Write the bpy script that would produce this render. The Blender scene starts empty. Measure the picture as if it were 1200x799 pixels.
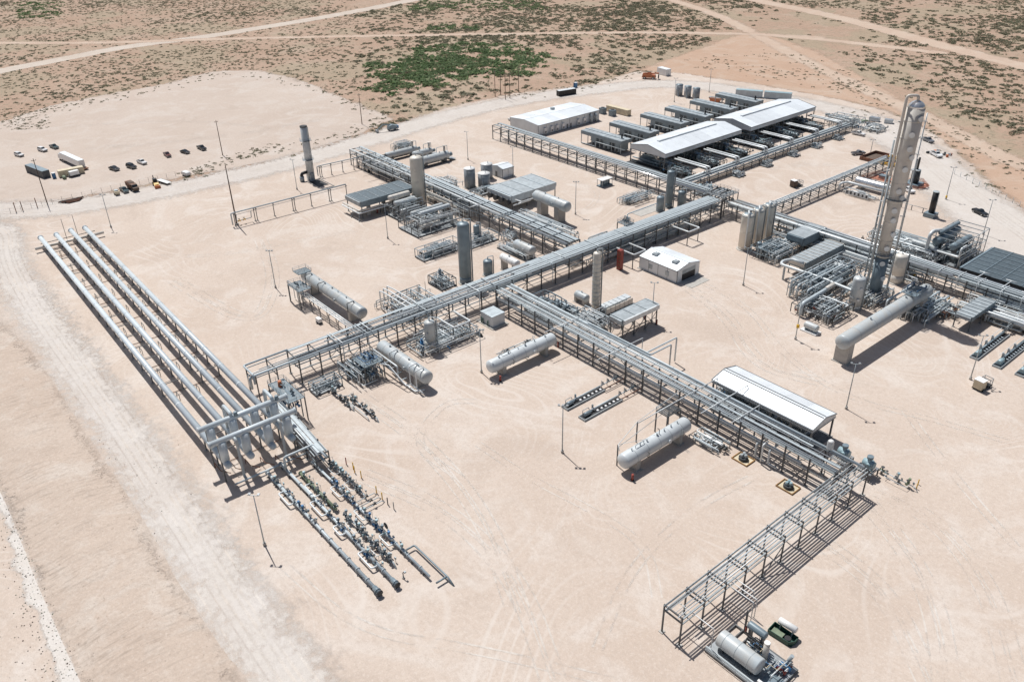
import bpy, bmesh, math, random
import numpy as np
from mathutils import Vector, Matrix
PI = math.pi
random.seed(7)
SC = bpy.context.scene
COL = SC.collection

# ------------------------------------------------------------------ camera, sky, sun, exposure
CAM_H = 120.0
F_PX, PITCH, YAW, ROLL = 962.7, math.radians(30.119), math.radians(-50.45), math.radians(-1.2)
_f = np.array([math.sin(YAW)*math.cos(PITCH), math.cos(YAW)*math.cos(PITCH), -math.sin(PITCH)])
_r = np.array([math.cos(YAW), -math.sin(YAW), 0.0])
_d = np.cross(_f, _r)
_c, _s = math.cos(ROLL), math.sin(ROLL)
RCAM = np.array([[_c, -_s, 0], [_s, _c, 0], [0, 0, 1]]) @ np.stack([_r, _d, _f])

def G(px, py, z=0.0):
    """ground (or height z) point seen at a pixel of the 1200 x 799 photograph"""
    d = RCAM.T @ np.array([(px-600)/F_PX, (py-399.5)/F_PX, 1.0])
    t = (z-CAM_H)/d[2]
    return np.array([d[0]*t, d[1]*t])

cam = bpy.data.cameras.new('camera')
cam.sensor_width = 36.0
cam.lens = F_PX/1200*36
cam.clip_start, cam.clip_end = 1.0, 20000
cam_o = bpy.data.objects.new('camera', cam)
COL.objects.link(cam_o)
M = Matrix.Identity(4)
for i in range(3):
    M[i][0], M[i][1], M[i][2] = RCAM[0][i], -RCAM[1][i], -RCAM[2][i]
M[2][3] = CAM_H
cam_o.matrix_world = M
SC.camera = cam_o

SUN_EL, SUN_AZ = math.radians(61.5), math.radians(-8.5)     # direction the light travels, from +X
W = bpy.data.worlds.new('World')
SC.world = W
W.use_nodes = True
nt = W.node_tree
sky = nt.nodes.new('ShaderNodeTexSky')
sky.sky_type = 'NISHITA'
sky.sun_disc = False
sky.sun_elevation = SUN_EL
sky.sun_rotation = math.atan2(-math.cos(SUN_AZ), -math.sin(SUN_AZ))
sky.dust_density = 2.0
nt.links.new(sky.outputs[0], nt.nodes['Background'].inputs[0])
nt.nodes['Background'].inputs[1].default_value = 0.062
sun = bpy.data.lights.new('sun', 'SUN')
sun.energy = 4.6
sun.angle = math.radians(0.5)
sun.color = (1.0, 0.98, 0.945)
sun_o = bpy.data.objects.new('sun', sun)
COL.objects.link(sun_o)
ld = Vector((math.cos(SUN_AZ)*math.cos(SUN_EL), math.sin(SUN_AZ)*math.cos(SUN_EL), -math.sin(SUN_EL)))
sun_o.rotation_euler = ld.to_track_quat('-Z', 'Y').to_euler()
sun_o.location = (0, 0, 300)
SC.view_settings.view_transform = 'Standard'
SC.view_settings.look = 'None'
SC.view_settings.exposure = 0.0
SC.view_settings.gamma = 1.0

# ------------------------------------------------------------------ materials
def nodes(m):
    m.use_nodes = True
    n = m.node_tree.nodes; l = m.node_tree.links
    return n, l, n['Principled BSDF']

def mat(name, col, rough=0.5, metal=0.0, var=0.12, scale=0.6, dirt=None, bump=0.0):
    """painted or metal surface: base colour with patchy wear and a little dust"""
    m = bpy.data.materials.new(name)
    n, l, b = nodes(m)
    tc = n.new('ShaderNodeNewGeometry')
    nz = n.new('ShaderNodeTexNoise'); nz.inputs['Scale'].default_value = scale; nz.inputs['Detail'].default_value = 6
    l.new(tc.outputs['Position'], nz.inputs['Vector'])
    mx = n.new('ShaderNodeMix'); mx.data_type = 'RGBA'
    k = var
    mx.inputs[6].default_value = (*[max(0, c*(1-k)) for c in col], 1)
    d = dirt or tuple(min(1, c*(1+k)) for c in col)
    mx.inputs[7].default_value = (*d, 1)
    rp = n.new('ShaderNodeValToRGB'); rp.color_ramp.elements[0].position = .35; rp.color_ramp.elements[1].position = .7
    l.new(nz.outputs[0], rp.inputs[0]); l.new(rp.outputs[0], mx.inputs[0])
    oi = n.new('ShaderNodeObjectInfo')
    hs = n.new('ShaderNodeHueSaturation')
    mr = n.new('ShaderNodeMapRange'); mr.inputs[3].default_value = .9; mr.inputs[4].default_value = 1.08
    l.new(oi.outputs['Random'], mr.inputs[0]); l.new(mr.outputs[0], hs.inputs['Value'])
    l.new(mx.outputs[2], hs.inputs['Color']); l.new(hs.outputs[0], b.inputs['Base Color'])
    b.inputs['Roughness'].default_value = rough
    b.inputs['Metallic'].default_value = metal
    if bump:
        bp = n.new('ShaderNodeBump'); bp.inputs['Strength'].default_value = bump; bp.inputs['Distance'].default_value = .05
        l.new(nz.outputs[0], bp.inputs['Height']); l.new(bp.outputs[0], b.inputs['Normal'])
    return m

MT = {}
MT['pipe']    = mat('grey_pipe_paint', (.50, .56, .59), .42, .0, .1, .5)
MT['bright']  = mat('bright_pipe_cladding', (.68, .71, .72), .38, .1, .1, .8)
MT['vessel']  = mat('vessel_paint', (.50, .555, .585), .42, .0, .1, .5, dirt=(.47, .47, .45))
MT['vessel_w'] = mat('white_vessel_cladding', (.57, .605, .62), .4, .05, .08, .3)
MT['clad']    = mat('insulation_cladding', (.62, .585, .535), .5, .05, .1, .4)
MT['silver']  = mat('polished_silver', (.68, .69, .70), .28, .7, .08, .5)
MT['galv']    = mat('galvanised_steel', (.37, .41, .43), .5, .15, .15, .7)
MT['tray']    = mat('cable_tray_steel', (.30, .32, .335), .5, .35, .18, .9)
MT['cover']   = mat('tray_cover_sheet', (.44, .495, .52), .45, .05, .1, .7)
MT['steel']   = mat('structural_steel', (.115, .12, .125), .55, .1, .2, .6)
MT['dark']    = mat('dark_machinery', (.055, .06, .065), .6, .1, .3, .8)
MT['black']   = mat('black_paint', (.02, .02, .022), .5, 0, .2, .8)
MT['slate']   = mat('slate_equipment_paint', (.195, .25, .285), .45, .1, .12, .5)
MT['teal']    = mat('pale_teal_paint', (.30, .42, .46), .45, .1, .12, .6)
MT['blue']    = mat('blue_valve_paint', (.045, .16, .33), .4, .1, .15, .8)
MT['green']   = mat('dark_green_paint', (.02, .075, .055), .5, .0, .2, .9)
MT['olive']   = mat('olive_pipe_paint', (.20, .25, .17), .5, .0, .2, .9)
MT['red']     = mat('red_paint', (.27, .05, .035), .45, 0, .15, .8)
MT['finger']  = mat('slug_catcher_paint', (.585, .645, .68), .4, 0, .06, .3)
MT['tankgrey'] = mat('tank_grey_paint', (.30, .32, .34), .5, 0, .1, .4)
MT['ochre']   = mat('ochre_kerb_paint', (.36, .20, .07), .6, 0, .25, .9)
MT['cream']   = mat('cream_cladding', (.70, .655, .58), .5, .05, .1, .35)
MT['netting'] = mat('faded_netting', (.50, .22, .15), .7, 0, .2, .9)
MT['orange']  = mat('orange_paint', (.52, .17, .07), .5, 0, .15, .8)
MT['yellow']  = mat('yellow_paint', (.70, .42, .03), .5, 0, .12, .8)
MT['rust']    = mat('rusty_steel', (.20, .095, .06), .75, .1, .3, .9)
MT['brown']   = mat('weathered_wood', (.12, .085, .065), .8, 0, .2, .9)
MT['conc']    = mat('concrete', (.42, .40, .37), .85, 0, .1, .9, bump=.2)
MT['roof']    = mat('white_metal_roof', (.78, .82, .845), .4, .1, .05, .15)
MT['wall']    = mat('white_wall_panel', (.65, .68, .70), .5, 0, .06, .3)
MT['trim']    = mat('grey_trim', (.16, .17, .18), .5, .1, .1, .8)
MT['tan']     = mat('tan_container_paint', (.58, .50, .36), .55, 0, .1, .6)
MT['white']   = mat('white_paint', (.78, .78, .77), .35, 0, .05, .6)
MT['fin']     = mat('finned_bundle', (.10, .13, .15), .6, .3, .2, 1.2)
MT['carwhite'] = mat('white_car_paint', (.75, .75, .75), .25, 0, .03, .6)
MT['carblack'] = mat('black_car_paint', (.025, .027, .032), .22, 0, .1, .6)
MT['carmaroon'] = mat('maroon_car_paint', (.13, .04, .035), .25, 0, .1, .6)
MT['cargrey'] = mat('grey_car_paint', (.22, .23, .25), .25, .3, .1, .6)
MT['carteal'] = mat('dark_teal_car_paint', (.05, .09, .10), .25, .2, .1, .6)
MT['tyre']    = mat('tyre_rubber', (.022, .022, .022), .85, 0, .1, .8)
MT['glass']   = mat('dark_window_glass', (.03, .04, .05), .08, 0, .05, .8)
MT['liner']   = mat('dark_grey_finish', (.13, .135, .14), .7, 0, .2, .8)
MT['lens']    = mat('lamp_lens', (.6, .6, .58), .3, 0, .05, .8)

def corrugated(name, col, pitch=.9, axis=0):
    """panelled metal sheeting: fine relief ribs across one object axis"""
    m = mat(name, col, .42, .1, .05, .3)
    n, l = m.node_tree.nodes, m.node_tree.links
    b = n['Principled BSDF']
    tc = n.new('ShaderNodeTexCoord'); sx = n.new('ShaderNodeSeparateXYZ')
    l.new(tc.outputs['Object'], sx.inputs[0])
    mu = n.new('ShaderNodeMath'); mu.operation = 'MULTIPLY'; mu.inputs[1].default_value = 2*PI/pitch
    sn = n.new('ShaderNodeMath'); sn.operation = 'SINE'
    l.new(sx.outputs[axis], mu.inputs[0]); l.new(mu.outputs[0], sn.inputs[0])
    bp = n.new('ShaderNodeBump'); bp.inputs['Strength'].default_value = .5; bp.inputs['Distance'].default_value = .06
    l.new(sn.outputs[0], bp.inputs['Height']); l.new(bp.outputs[0], b.inputs['Normal'])
    return m
MT['ribroof'] = corrugated('ribbed_white_roof', (.76, .80, .83), .6)
MT['ribwall'] = corrugated('ribbed_white_wall', (.65, .68, .70), .5)

# ------------------------------------------------------------------ mesh helper
class MB:
    def __init__(s):
        s.v, s.f, s.sm, s.mi = [], [], [], []
    def add(s, vs, fs, smooth=False, mi=0):
        o = len(s.v)
        s.v += [tuple(map(float, v)) for v in vs]
        for f in fs:
            s.f.append(tuple(i+o for i in f)); s.sm.append(smooth); s.mi.append(mi)
        return s
    def box(s, c, d, rz=0, mi=0):
        cx, cy, cz = c; a, b, h = d[0]/2, d[1]/2, d[2]/2
        co, si = math.cos(rz), math.sin(rz)
        vs = []
        for z in (-h, h):
            for x, y in ((-a, -b), (a, -b), (a, b), (-a, b)):
                vs.append((cx+x*co-y*si, cy+x*si+y*co, cz+z))
        return s.add(vs, [(3, 2, 1, 0), (4, 5, 6, 7), (0, 1, 5, 4), (1, 2, 6, 5), (2, 3, 7, 6), (3, 0, 4, 7)], False, mi)
    def bb(s, x0, y0, z0, x1, y1, z1, mi=0):
        return s.box(((x0+x1)/2, (y0+y1)/2, (z0+z1)/2), (abs(x1-x0), abs(y1-y0), abs(z1-z0)), 0, mi)
    def bar(s, p, q, w, h=None, mi=0):
        h = h or w
        p, q = Vector(p), Vector(q); d = (q-p).normalized()
        u = d.cross(Vector((0, 0, 1)))
        u = Vector((1, 0, 0)) if u.length < 1e-4 else u.normalized()
        v = u.cross(d).normalized()
        vs = []
        for e in (p, q):
            for a, b in ((-1, -1), (1, -1), (1, 1), (-1, 1)):
                vs.append(e+u*(a*w/2)+v*(b*h/2))
        return s.add(vs, [(0, 1, 2, 3), (7, 6, 5, 4), (0, 4, 5, 1), (1, 5, 6, 2), (2, 6, 7, 3), (3, 7, 4, 0)], False, mi)
    def rev(s, p, q, prof, n=12, mi=0, smooth=True):
        """surface of revolution about p->q; prof = [(t in metres, r)]"""
        p, q = Vector(p), Vector(q); d = (q-p).normalized()
        u = d.orthogonal().normalized() if abs(d.z) < .99 else Vector((1, 0, 0))
        v = d.cross(u)
        o = len(s.v); vs = []; fs = []
        for t, r in prof:
            for k in range(n):
                a = 2*PI*k/n
                vs.append(p+d*t+(u*math.cos(a)+v*math.sin(a))*r)
        for i in range(len(prof)-1):
            for k in range(n):
                k2 = (k+1) % n
                fs.append((i*n+k, i*n+k2, (i+1)*n+k2, (i+1)*n+k))
        s.add(vs, fs, smooth, mi)
        m = len(prof)-1
        s.add([], [], False)
        s.f.append(tuple(o+k for k in reversed(range(n)))); s.sm.append(False); s.mi.append(mi)
        s.f.append(tuple(o+m*n+k for k in range(n))); s.sm.append(False); s.mi.append(mi)
        return s
    def cyl(s, p, q, r, r2=None, n=12, mi=0):
        L = (Vector(q)-Vector(p)).length
        return s.rev(p, q, [(0, r), (L, r if r2 is None else r2)], n, mi)
    def tube(s, pts, r, n=8, bend=None, mi=0):
        pts = [Vector(p) for p in pts]
        if bend is None: bend = r*2.2
        if len(pts) > 2 and bend > 0:
            out = [pts[0]]
            for a, b, c in zip(pts, pts[1:], pts[2:]):
                d1, d2 = (a-b), (c-b)
                k = min(bend, d1.length*.45, d2.length*.45)
                d1.normalize(); d2.normalize()
                for t in (0, .33, .67, 1):
                    out.append((b+d1*k)*(1-t)**2+b*2*t*(1-t)+(b+d2*k)*t*t)
            pts = out+[pts[-1]]
        o = len(s.v); vs = []; fs = []
        d = (pts[1]-pts[0]).normalized()
        u = d.orthogonal().normalized()
        for i, p in enumerate(pts):
            d1 = (pts[min(i+1, len(pts)-1)]-pts[max(i-1, 0)])
            if d1.length > 1e-6: d = d1.normalized()
            u = (u-d*u.dot(d)); u = u.normalized() if u.length > 1e-4 else d.orthogonal().normalized()
            v = d.cross(u)
            for k in range(n):
                a = 2*PI*k/n
                vs.append(p+(u*math.cos(a)+v*math.sin(a))*r)
        for i in range(len(pts)-1):
            for k in range(n):
                k2 = (k+1) % n
                fs.append((i*n+k, i*n+k2, (i+1)*n+k2, (i+1)*n+k))
        s.add(vs, fs, True, mi)
        m = len(pts)-1
        s.f.append(tuple(o+k for k in reversed(range(n)))); s.sm.append(False); s.mi.append(mi)
        s.f.append(tuple(o+m*n+k for k in range(n))); s.sm.append(False); s.mi.append(mi)
        return s
    def prism(s, prof, y0, y1, mi=0):
        """closed (x,z) outline swept from y0 to y1"""
        n = len(prof)
        vs = [(x, y0, z) for x, z in prof]+[(x, y1, z) for x, z in prof]
        fs = [tuple(range(n)), tuple(range(2*n-1, n-1, -1))]
        fs += [(i, i+n, (i+1) % n+n, (i+1) % n) for i in range(n)]
        return s.add(vs, fs, False, mi)
    def mesh(s, name, mats):
        me = bpy.data.meshes.new(name)
        me.from_pydata(s.v, [], s.f)
        me.polygons.foreach_set('use_smooth', s.sm)
        me.polygons.foreach_set('material_index', s.mi)
        for m in (mats if isinstance(mats, (list, tuple)) else [mats]):
            me.materials.append(MT[m] if isinstance(m, str) else m)
        me.update()
        return me

def link(name, me, parent=None, loc=(0, 0, 0), rz=0):
    o = bpy.data.objects.new(name, me)
    COL.objects.link(o)
    o.location = loc
    o.rotation_euler = (0, 0, rz)
    if parent is not None: o.parent = parent
    return o
def part(parent, name, mb, mats, loc=(0, 0, 0), rz=0):
    return link(name, mb.mesh(name, mats), parent, loc, rz)
def tag(o, label, cat, group=None, kind=None):
    if label: o['label'] = label
    if cat: o['category'] = cat
    if group: o['group'] = group
    if kind: o['kind'] = kind
    return o
def thing(name, label, cat, loc, rz=0, group=None):
    o = bpy.data.objects.new(name, None)
    COL.objects.link(o)
    o.empty_display_size = .5
    o.location = (loc[0], loc[1], loc[2] if len(loc) > 2 else 0)
    o.rotation_euler = (0, 0, rz)
    return tag(o, label, cat, group)
def dup(root, loc, rz=0, label=None, group=None):
    r = root.copy(); COL.objects.link(r)
    r.location = (loc[0], loc[1], loc[2] if len(loc) > 2 else 0); r.rotation_euler = (0, 0, rz)
    if label: r['label'] = label
    if group: r['group'] = group
    for ch in list(root.children):
        c = ch.copy(); COL.objects.link(c); c.parent = r
        for g in list(ch.children):
            d = g.copy(); COL.objects.link(d); d.parent = c
    return r
Y = PI/2
# ------------------------------------------------------------------ ground, roads and terrain
def seg_dist(P, poly, closed):
    Q = np.array(poly, float)
    A = Q if closed else Q[:-1]
    B = np.roll(Q, -1, 0) if closed else Q[1:]
    best = np.full(len(P), 1e9)
    for a, b in zip(A, B):
        d = b-a; t = np.clip(((P-a)@d)/(d@d+1e-9), 0, 1)
        best = np.minimum(best, np.linalg.norm(P-(a+t[:, None]*d), axis=1))
    return best
def sdf_poly(P, poly):
    d = seg_dist(P, poly, True)
    ins = np.zeros(len(P), bool)
    Q = np.array(poly, float); n = len(Q)
    for i in range(n):
        x1, y1 = Q[i]; x2, y2 = Q[(i+1) % n]
        c = ((y1 > P[:, 1]) != (y2 > P[:, 1])) & (P[:, 0] < (x2-x1)*(P[:, 1]-y1)/((y2-y1) if abs(y2-y1) > 1e-9 else 1e-9)+x1)
        ins ^= c
    return np.where(ins, d, -d)
def W_(pts): return [tuple(G(*p)) for p in pts]
def smooth_line(pts, k=2):
    pts = [np.array(p, float) for p in pts]
    for _ in range(k):
        o = [pts[0]]
        for a, b in zip(pts, pts[1:]):
            o += [a*.75+b*.25, a*.25+b*.75]
        pts = o+[pts[-1]]
    return pts
rng = np.random.default_rng(5)
_NG = rng.random((64, 64))
def vnoise(P, scale, off=0.0):
    q = (P/scale+off) % 63.0
    i = np.floor(q).astype(int); f = q-i; f = f*f*(3-2*f)
    a = _NG[i[:, 0], i[:, 1]]; b = _NG[(i[:, 0]+1) % 64, i[:, 1]]; c = _NG[i[:, 0], (i[:, 1]+1) % 64]; d = _NG[(i[:, 0]+1) % 64, (i[:, 1]+1) % 64]
    return (a*(1-f[:, 0])+b*f[:, 0])*(1-f[:, 1])+(c*(1-f[:, 0])+d*f[:, 0])*f[:, 1]

def soil(name, c0, c1, c2, speck=None, edge=None, scales=(.018, .09, .8), tracks=0.0, rough=.92, bump=.25, wob=6.0, streak=None):
    """bare ground: three colours mixed at three sizes, optional speckle, tyre swirls and a ragged fading edge"""
    m = bpy.data.materials.new(name)
    n, l, b = nodes(m)
    geo = n.new('ShaderNodeNewGeometry')
    def noise(sc, det=6, dist=0.0, ro=.55):
        t = n.new('ShaderNodeTexNoise'); t.inputs['Scale'].default_value = sc; t.inputs['Detail'].default_value = det
        t.inputs['Distortion'].default_value = dist; t.inputs['Roughness'].default_value = ro
        l.new(geo.outputs['Position'], t.inputs['Vector']); return t
    def ramp(src, a, b_):
        r = n.new('ShaderNodeValToRGB'); inv = a > b_
        if inv: a, b_ = b_, a
        r.color_ramp.elements[0].position = a; r.color_ramp.elements[1].position = b_
        if inv: r.color_ramp.elements[0].color = (1, 1, 1, 1); r.color_ramp.elements[1].color = (0, 0, 0, 1)
        l.new(src, r.inputs[0]); return r.outputs[0]
    def mix(fac, a, b_, k=1.0):
        x = n.new('ShaderNodeMix'); x.data_type = 'RGBA'
        if k != 1.0:
            q = n.new('ShaderNodeMath'); q.operation = 'MULTIPLY'; q.inputs[1].default_value = k
            l.new(fac, q.inputs[0]); fac = q.outputs[0]
        l.new(fac, x.inputs[0])
        for s_, v in ((6, a), (7, b_)):
            if isinstance(v, tuple): x.inputs[s_].default_value = (*v, 1)
            else: l.new(v, x.inputs[s_])
        return x.outputs[2]
    n1, n2, n3 = noise(scales[0], 5, .6), noise(scales[1], 6, .8), noise(scales[2], 5)
    c = mix(ramp(n1.outputs[0], .36, .64), c0, c1)
    c = mix(ramp(n2.outputs[0], .52, .66), c, c2, .6)
    n4 = noise(.032, 8, 1.5, .65)
    c = mix(ramp(n4.outputs[0], .53, .62), c, c2, .5)
    c = mix(ramp(n4.outputs[0], .44, .36), c, tuple(v*.9 for v in c0), .5)
    dk = tuple(v*.86 for v in c0)
    c = mix(ramp(n3.outputs[0], .45, .75), c, dk, .5)
    fine = noise(4.5, 3)
    c = mix(ramp(fine.outputs[0], .5, .75), c, tuple(v*.72 for v in c0), .55)
    mid = noise(1.7, 4, .4, .7)
    c = mix(ramp(mid.outputs[0], .52, .7), c, tuple(min(1, v*1.06) for v in c2), .45)
    c = mix(ramp(mid.outputs[0], .44, .28), c, tuple(v*.78 for v in c0), .4)
    if tracks:
        sw = noise(.012, 1.5, 1.2)
        w = n.new('ShaderNodeMath'); w.operation = 'MULTIPLY'; w.inputs[1].default_value = 240.0
        l.new(sw.outputs[0], w.inputs[0])
        si = n.new('ShaderNodeMath'); si.operation = 'SINE'; l.new(w.outputs[0], si.inputs[0])
        msk = noise(.03, 3)
        mm = n.new('ShaderNodeMath'); mm.operation = 'MULTIPLY'
        l.new(ramp(si.outputs[0], .6, 1.0), mm.inputs[0]); l.new(ramp(msk.outputs[0], .45, .65), mm.inputs[1])
        c = mix(mm.outputs[0], c, c2, tracks)
    if speck:
        for sc, col, a, k in speck:
            v = noise(sc, 3, 0, .6)
            c = mix(ramp(v.outputs[0], a, a+.07), c, col, k)
    if streak:
        mp = n.new('ShaderNodeMapping'); mp.inputs['Scale'].default_value = (streak[0], streak[1], 1); mp.inputs['Rotation'].default_value = (0, 0, streak[3])
        l.new(geo.outputs['Position'], mp.inputs['Vector'])
        sn_ = n.new('ShaderNodeTexNoise'); sn_.inputs['Scale'].default_value = 1.0; sn_.inputs['Detail'].default_value = 4; sn_.inputs['Distortion'].default_value = .3
        l.new(mp.outputs[0], sn_.inputs['Vector'])
        pm_ = noise(.05, 3)
        mm = n.new('ShaderNodeMath'); mm.operation = 'MULTIPLY'
        l.new(ramp(sn_.outputs[0], .5, .68), mm.inputs[0]); l.new(ramp(pm_.outputs[0], .38, .62), mm.inputs[1])
        c = mix(mm.outputs[0], c, tuple(v*.6 for v in c0), streak[2])  # stretched dark streaks paint the shadow lines of the rills into the soil colour
    l.new(c, b.inputs['Base Color'])
    b.inputs['Roughness'].default_value = rough
    b.inputs['Specular IOR Level'].default_value = .15
    bp = n.new('ShaderNodeBump'); bp.inputs['Strength'].default_value = bump; bp.inputs['Distance'].default_value = .25
    l.new(n3.outputs[0], bp.inputs['Height']); l.new(bp.outputs[0], b.inputs['Normal'])
    if edge:
        at = n.new('ShaderNodeAttribute'); at.attribute_name = 'edge'
        en = noise(.11, 5, .5)
        q = n.new('ShaderNodeMath'); q.operation = 'MULTIPLY_ADD'; q.inputs[1].default_value = wob*2; q.inputs[2].default_value = -wob
        l.new(en.outputs[0], q.inputs[0])
        ad = n.new('ShaderNodeMath'); ad.operation = 'ADD'; l.new(at.outputs['Fac'], ad.inputs[0]); l.new(q.outputs[0], ad.inputs[1])
        g1 = noise(6.5, 5, 0, .75); g2 = noise(.55, 3, 0, .6)
        q1 = n.new('ShaderNodeMath'); q1.operation = 'MULTIPLY_ADD'; q1.inputs[1].default_value = edge*3.2; q1.inputs[2].default_value = -edge*1.6
        l.new(g1.outputs[0], q1.inputs[0])
        q2 = n.new('ShaderNodeMath'); q2.operation = 'MULTIPLY_ADD'; q2.inputs[1].default_value = edge*1.6; q2.inputs[2].default_value = -edge*.8
        l.new(g2.outputs[0], q2.inputs[0])
        a1 = n.new('ShaderNodeMath'); a1.operation = 'ADD'; l.new(ad.outputs[0], a1.inputs[0]); l.new(q1.outputs[0], a1.inputs[1])
        a2 = n.new('ShaderNodeMath'); a2.operation = 'ADD'; l.new(a1.outputs[0], a2.inputs[0]); l.new(q2.outputs[0], a2.inputs[1])
        mr = n.new('ShaderNodeMath'); mr.operation = 'GREATER_THAN'; mr.inputs[1].default_value = 0
        l.new(a2.outputs[0], mr.inputs[0])
        tr = n.new('ShaderNodeBsdfTransparent'); ms = n.new('ShaderNodeMixShader')
        l.new(mr.outputs[0], ms.inputs[0]); l.new(tr.outputs[0], ms.inputs[1]); l.new(b.outputs[0], ms.inputs[2])
        l.new(ms.outputs[0], n['Material Output'].inputs['Surface'])
    return m

def sheet(name, label, sdf, bounds, res, z, material, margin=6.0, zf=None):
    x0, y0, x1, y1 = bounds
    nx, ny = int((x1-x0)/res)+1, int((y1-y0)/res)+1
    X, Yg = np.meshgrid(np.linspace(x0, x1, nx), np.linspace(y0, y1, ny), indexing='ij')
    P = np.stack([X.ravel(), Yg.ravel()], 1)
    d = sdf(P)
    ok = (d > -margin).reshape(nx, ny)
    cell = ok[:-1, :-1] | ok[1:, :-1] | ok[:-1, 1:] | ok[1:, 1:]
    ii, jj = np.nonzero(cell)
    idx = np.arange(nx*ny).reshape(nx, ny)
    F = np.stack([idx[ii, jj], idx[ii+1, jj], idx[ii+1, jj+1], idx[ii, jj+1]], 1)
    used = np.unique(F); rm = np.full(nx*ny, -1); rm[used] = np.arange(len(used))
    Z = np.full(len(used), z) if zf is None else z+zf(P[used], d[used])
    V = np.concatenate([P[used], Z[:, None]], 1)
    me = bpy.data.meshes.new(name)
    me.from_pydata(V.tolist(), [], rm[F].tolist())
    a = me.attributes.new('edge', 'FLOAT', 'POINT'); a.data.foreach_set('value', d[used].astype(np.float32))
    me.polygons.foreach_set('use_smooth', [True]*len(F))
    me.materials.append(material)
    me.update()
    o = link(name, me)
    o['kind'] = 'structure'
    if label: o['label'] = label
    return o

PAD = W_([(0, 246), (60, 239), (240, 206), (330, 190), (420, 162), (520, 127), (600, 110), (690, 100), (745, 84), (800, 86), (900, 101), (985, 117), (1040, 130), (1085, 150), (1130, 185), (1165, 218), (1200, 246)])
PAD = PAD+[tuple(G(1330, 330)), (60, 420), (150, 60), (60, -200), (-420, -200), (-500, -60)]
LAY = W_([(-60, 150), (0, 143), (60, 124), (120, 112), (190, 99), (250, 84), (300, 82), (345, 92), (400, 114), (462, 139), (420, 158), (330, 186), (240, 203), (60, 237), (-60, 262)])
EARTH = W_([(752, 82), (810, 60), (870, 40), (905, 42), (960, 62), (1035, 104), (1105, 140), (1160, 172), (1230, 205), (1230, 285), (1190, 238), (1160, 214), (1125, 181), (1080, 148), (1040, 129), (985, 117), (900, 101), (800, 87)])
RING1 = smooth_line([G(*p) for p in ((-60, 262), (8, 266), (6, 300), (32, 350), (70, 404), (140, 500), (205, 600), (264, 692), (332, 790), (420, 920))])
RING2 = smooth_line([G(*p) for p in ((-40, 246), (60, 246), (150, 232), (240, 214), (330, 194), (420, 168), (520, 137), (600, 118), (690, 106), (770, 97), (840, 102), (920, 116), (1000, 133), (1050, 150), (1085, 185), (1120, 215), (1170, 250), (1240, 300))])
RING3 = smooth_line([G(*p) for p in ((1010, 142), (1060, 165), (1095, 195), (1120, 222), (1160, 262), (1230, 320))])
ROADS = {
 'caliche_road': (smooth_line([G(*p) for p in ((-40, 94), (0, 83), (60, 72), (150, 54), (230, 45), (310, 32), (400, 17), (490, -1), (560, -16))]), 8.5),
 'dirt_track': (smooth_line([G(*p) for p in ((750, -10), (790, 1), (840, 17), (885, 40), (925, 62), (985, 92), (1045, 118), (1120, 156), (1200, 196))]), 6.0),
 'dirt_track_b': (smooth_line([G(*p) for p in ((850, -10), (890, 2), (960, 15), (1040, 36), (1120, 58), (1200, 78), (1290, 100))]), 9.0),
 'dirt_track_c': (smooth_line([G(*p) for p in ((-40, 50), (100, 51), (220, 47), (290, 45), (450, 42), (600, 40), (760, 38), (885, 40), (960, 44))]), 5.0),
 'dirt_track_d': (smooth_line([G(*p) for p in ((885, 40), (960, 46), (1040, 55), (1100, 62))]), 6.0),
}
THICKET = W_([(428, 92), (445, 72), (500, 56), (560, 51), (628, 55), (645, 68), (625, 82), (560, 90), (500, 98), (450, 106)])

mt_desert = soil('desert_sand', (.385, .265, .195), (.422, .30, .228), (.44, .345, .27),
                 speck=[(.016, (.33, .28, .20), .50, .55), (.55, (.20, .18, .125), .57, .7), (.22, (.24, .21, .15), .57, .6), (1.1, (.16, .14, .095), .62, .6)], scales=(.006, .035, .4))
mt_earth = soil('bare_red_earth', (.455, .31, .225), (.48, .345, .26), (.50, .40, .32), edge=5, wob=7, scales=(.012, .06, .6), tracks=.3,
                speck=[(.35, (.25, .20, .14), .66, .5)])
mt_pad = soil('caliche_pad_soil', (.522, .427, .357), (.567, .477, .408), (.625, .562, .508), edge=4, wob=5, tracks=.55)
mt_lay = soil('laydown_soil', (.49, .405, .345), (.53, .45, .39), (.565, .505, .455), edge=4, wob=6, tracks=.3)
mt_ring = soil('packed_caliche', (.555, .50, .455), (.58, .535, .49), (.605, .565, .53), edge=9, wob=3, tracks=.4)
mt_road = soil('white_caliche', (.50, .425, .36), (.54, .47, .405), (.58, .52, .46), edge=2.5, wob=2.5)
mt_track = soil('sandy_track', (.49, .365, .285), (.52, .41, .325), (.54, .45, .37), edge=4, wob=4)

gm = MB()
NG = 24
for i in range(NG+1):
    for j in range(NG+1):
        gm.v.append((-7000+14000*i/NG, -7000+14000*j/NG, -.05))
for i in range(NG):
    for j in range(NG):
        a = i*(NG+1)+j
        gm.f.append((a, a+NG+1, a+NG+2, a+1)); gm.sm.append(True); gm.mi.append(0)
g = link('ground', gm.mesh('ground', [mt_desert])); g['kind'] = 'structure'
sheet('bare_earth', None, lambda P: sdf_poly(P, EARTH), (-420, 260, 80, 740), 4, -.042, mt_earth, 18)
for i, (nm, (ln, hw)) in enumerate(ROADS.items()):
    A = np.array(ln); lo, hi = A.min(0)-20, A.max(0)+20
    sheet('dirt_road' if nm == 'caliche_road' else 'dirt_track', None, lambda P: hw-seg_dist(P, ln, False), (lo[0], lo[1], hi[0], hi[1]), 4, -.038+.003*i, mt_road if nm == 'caliche_road' else mt_track, 12)
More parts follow.
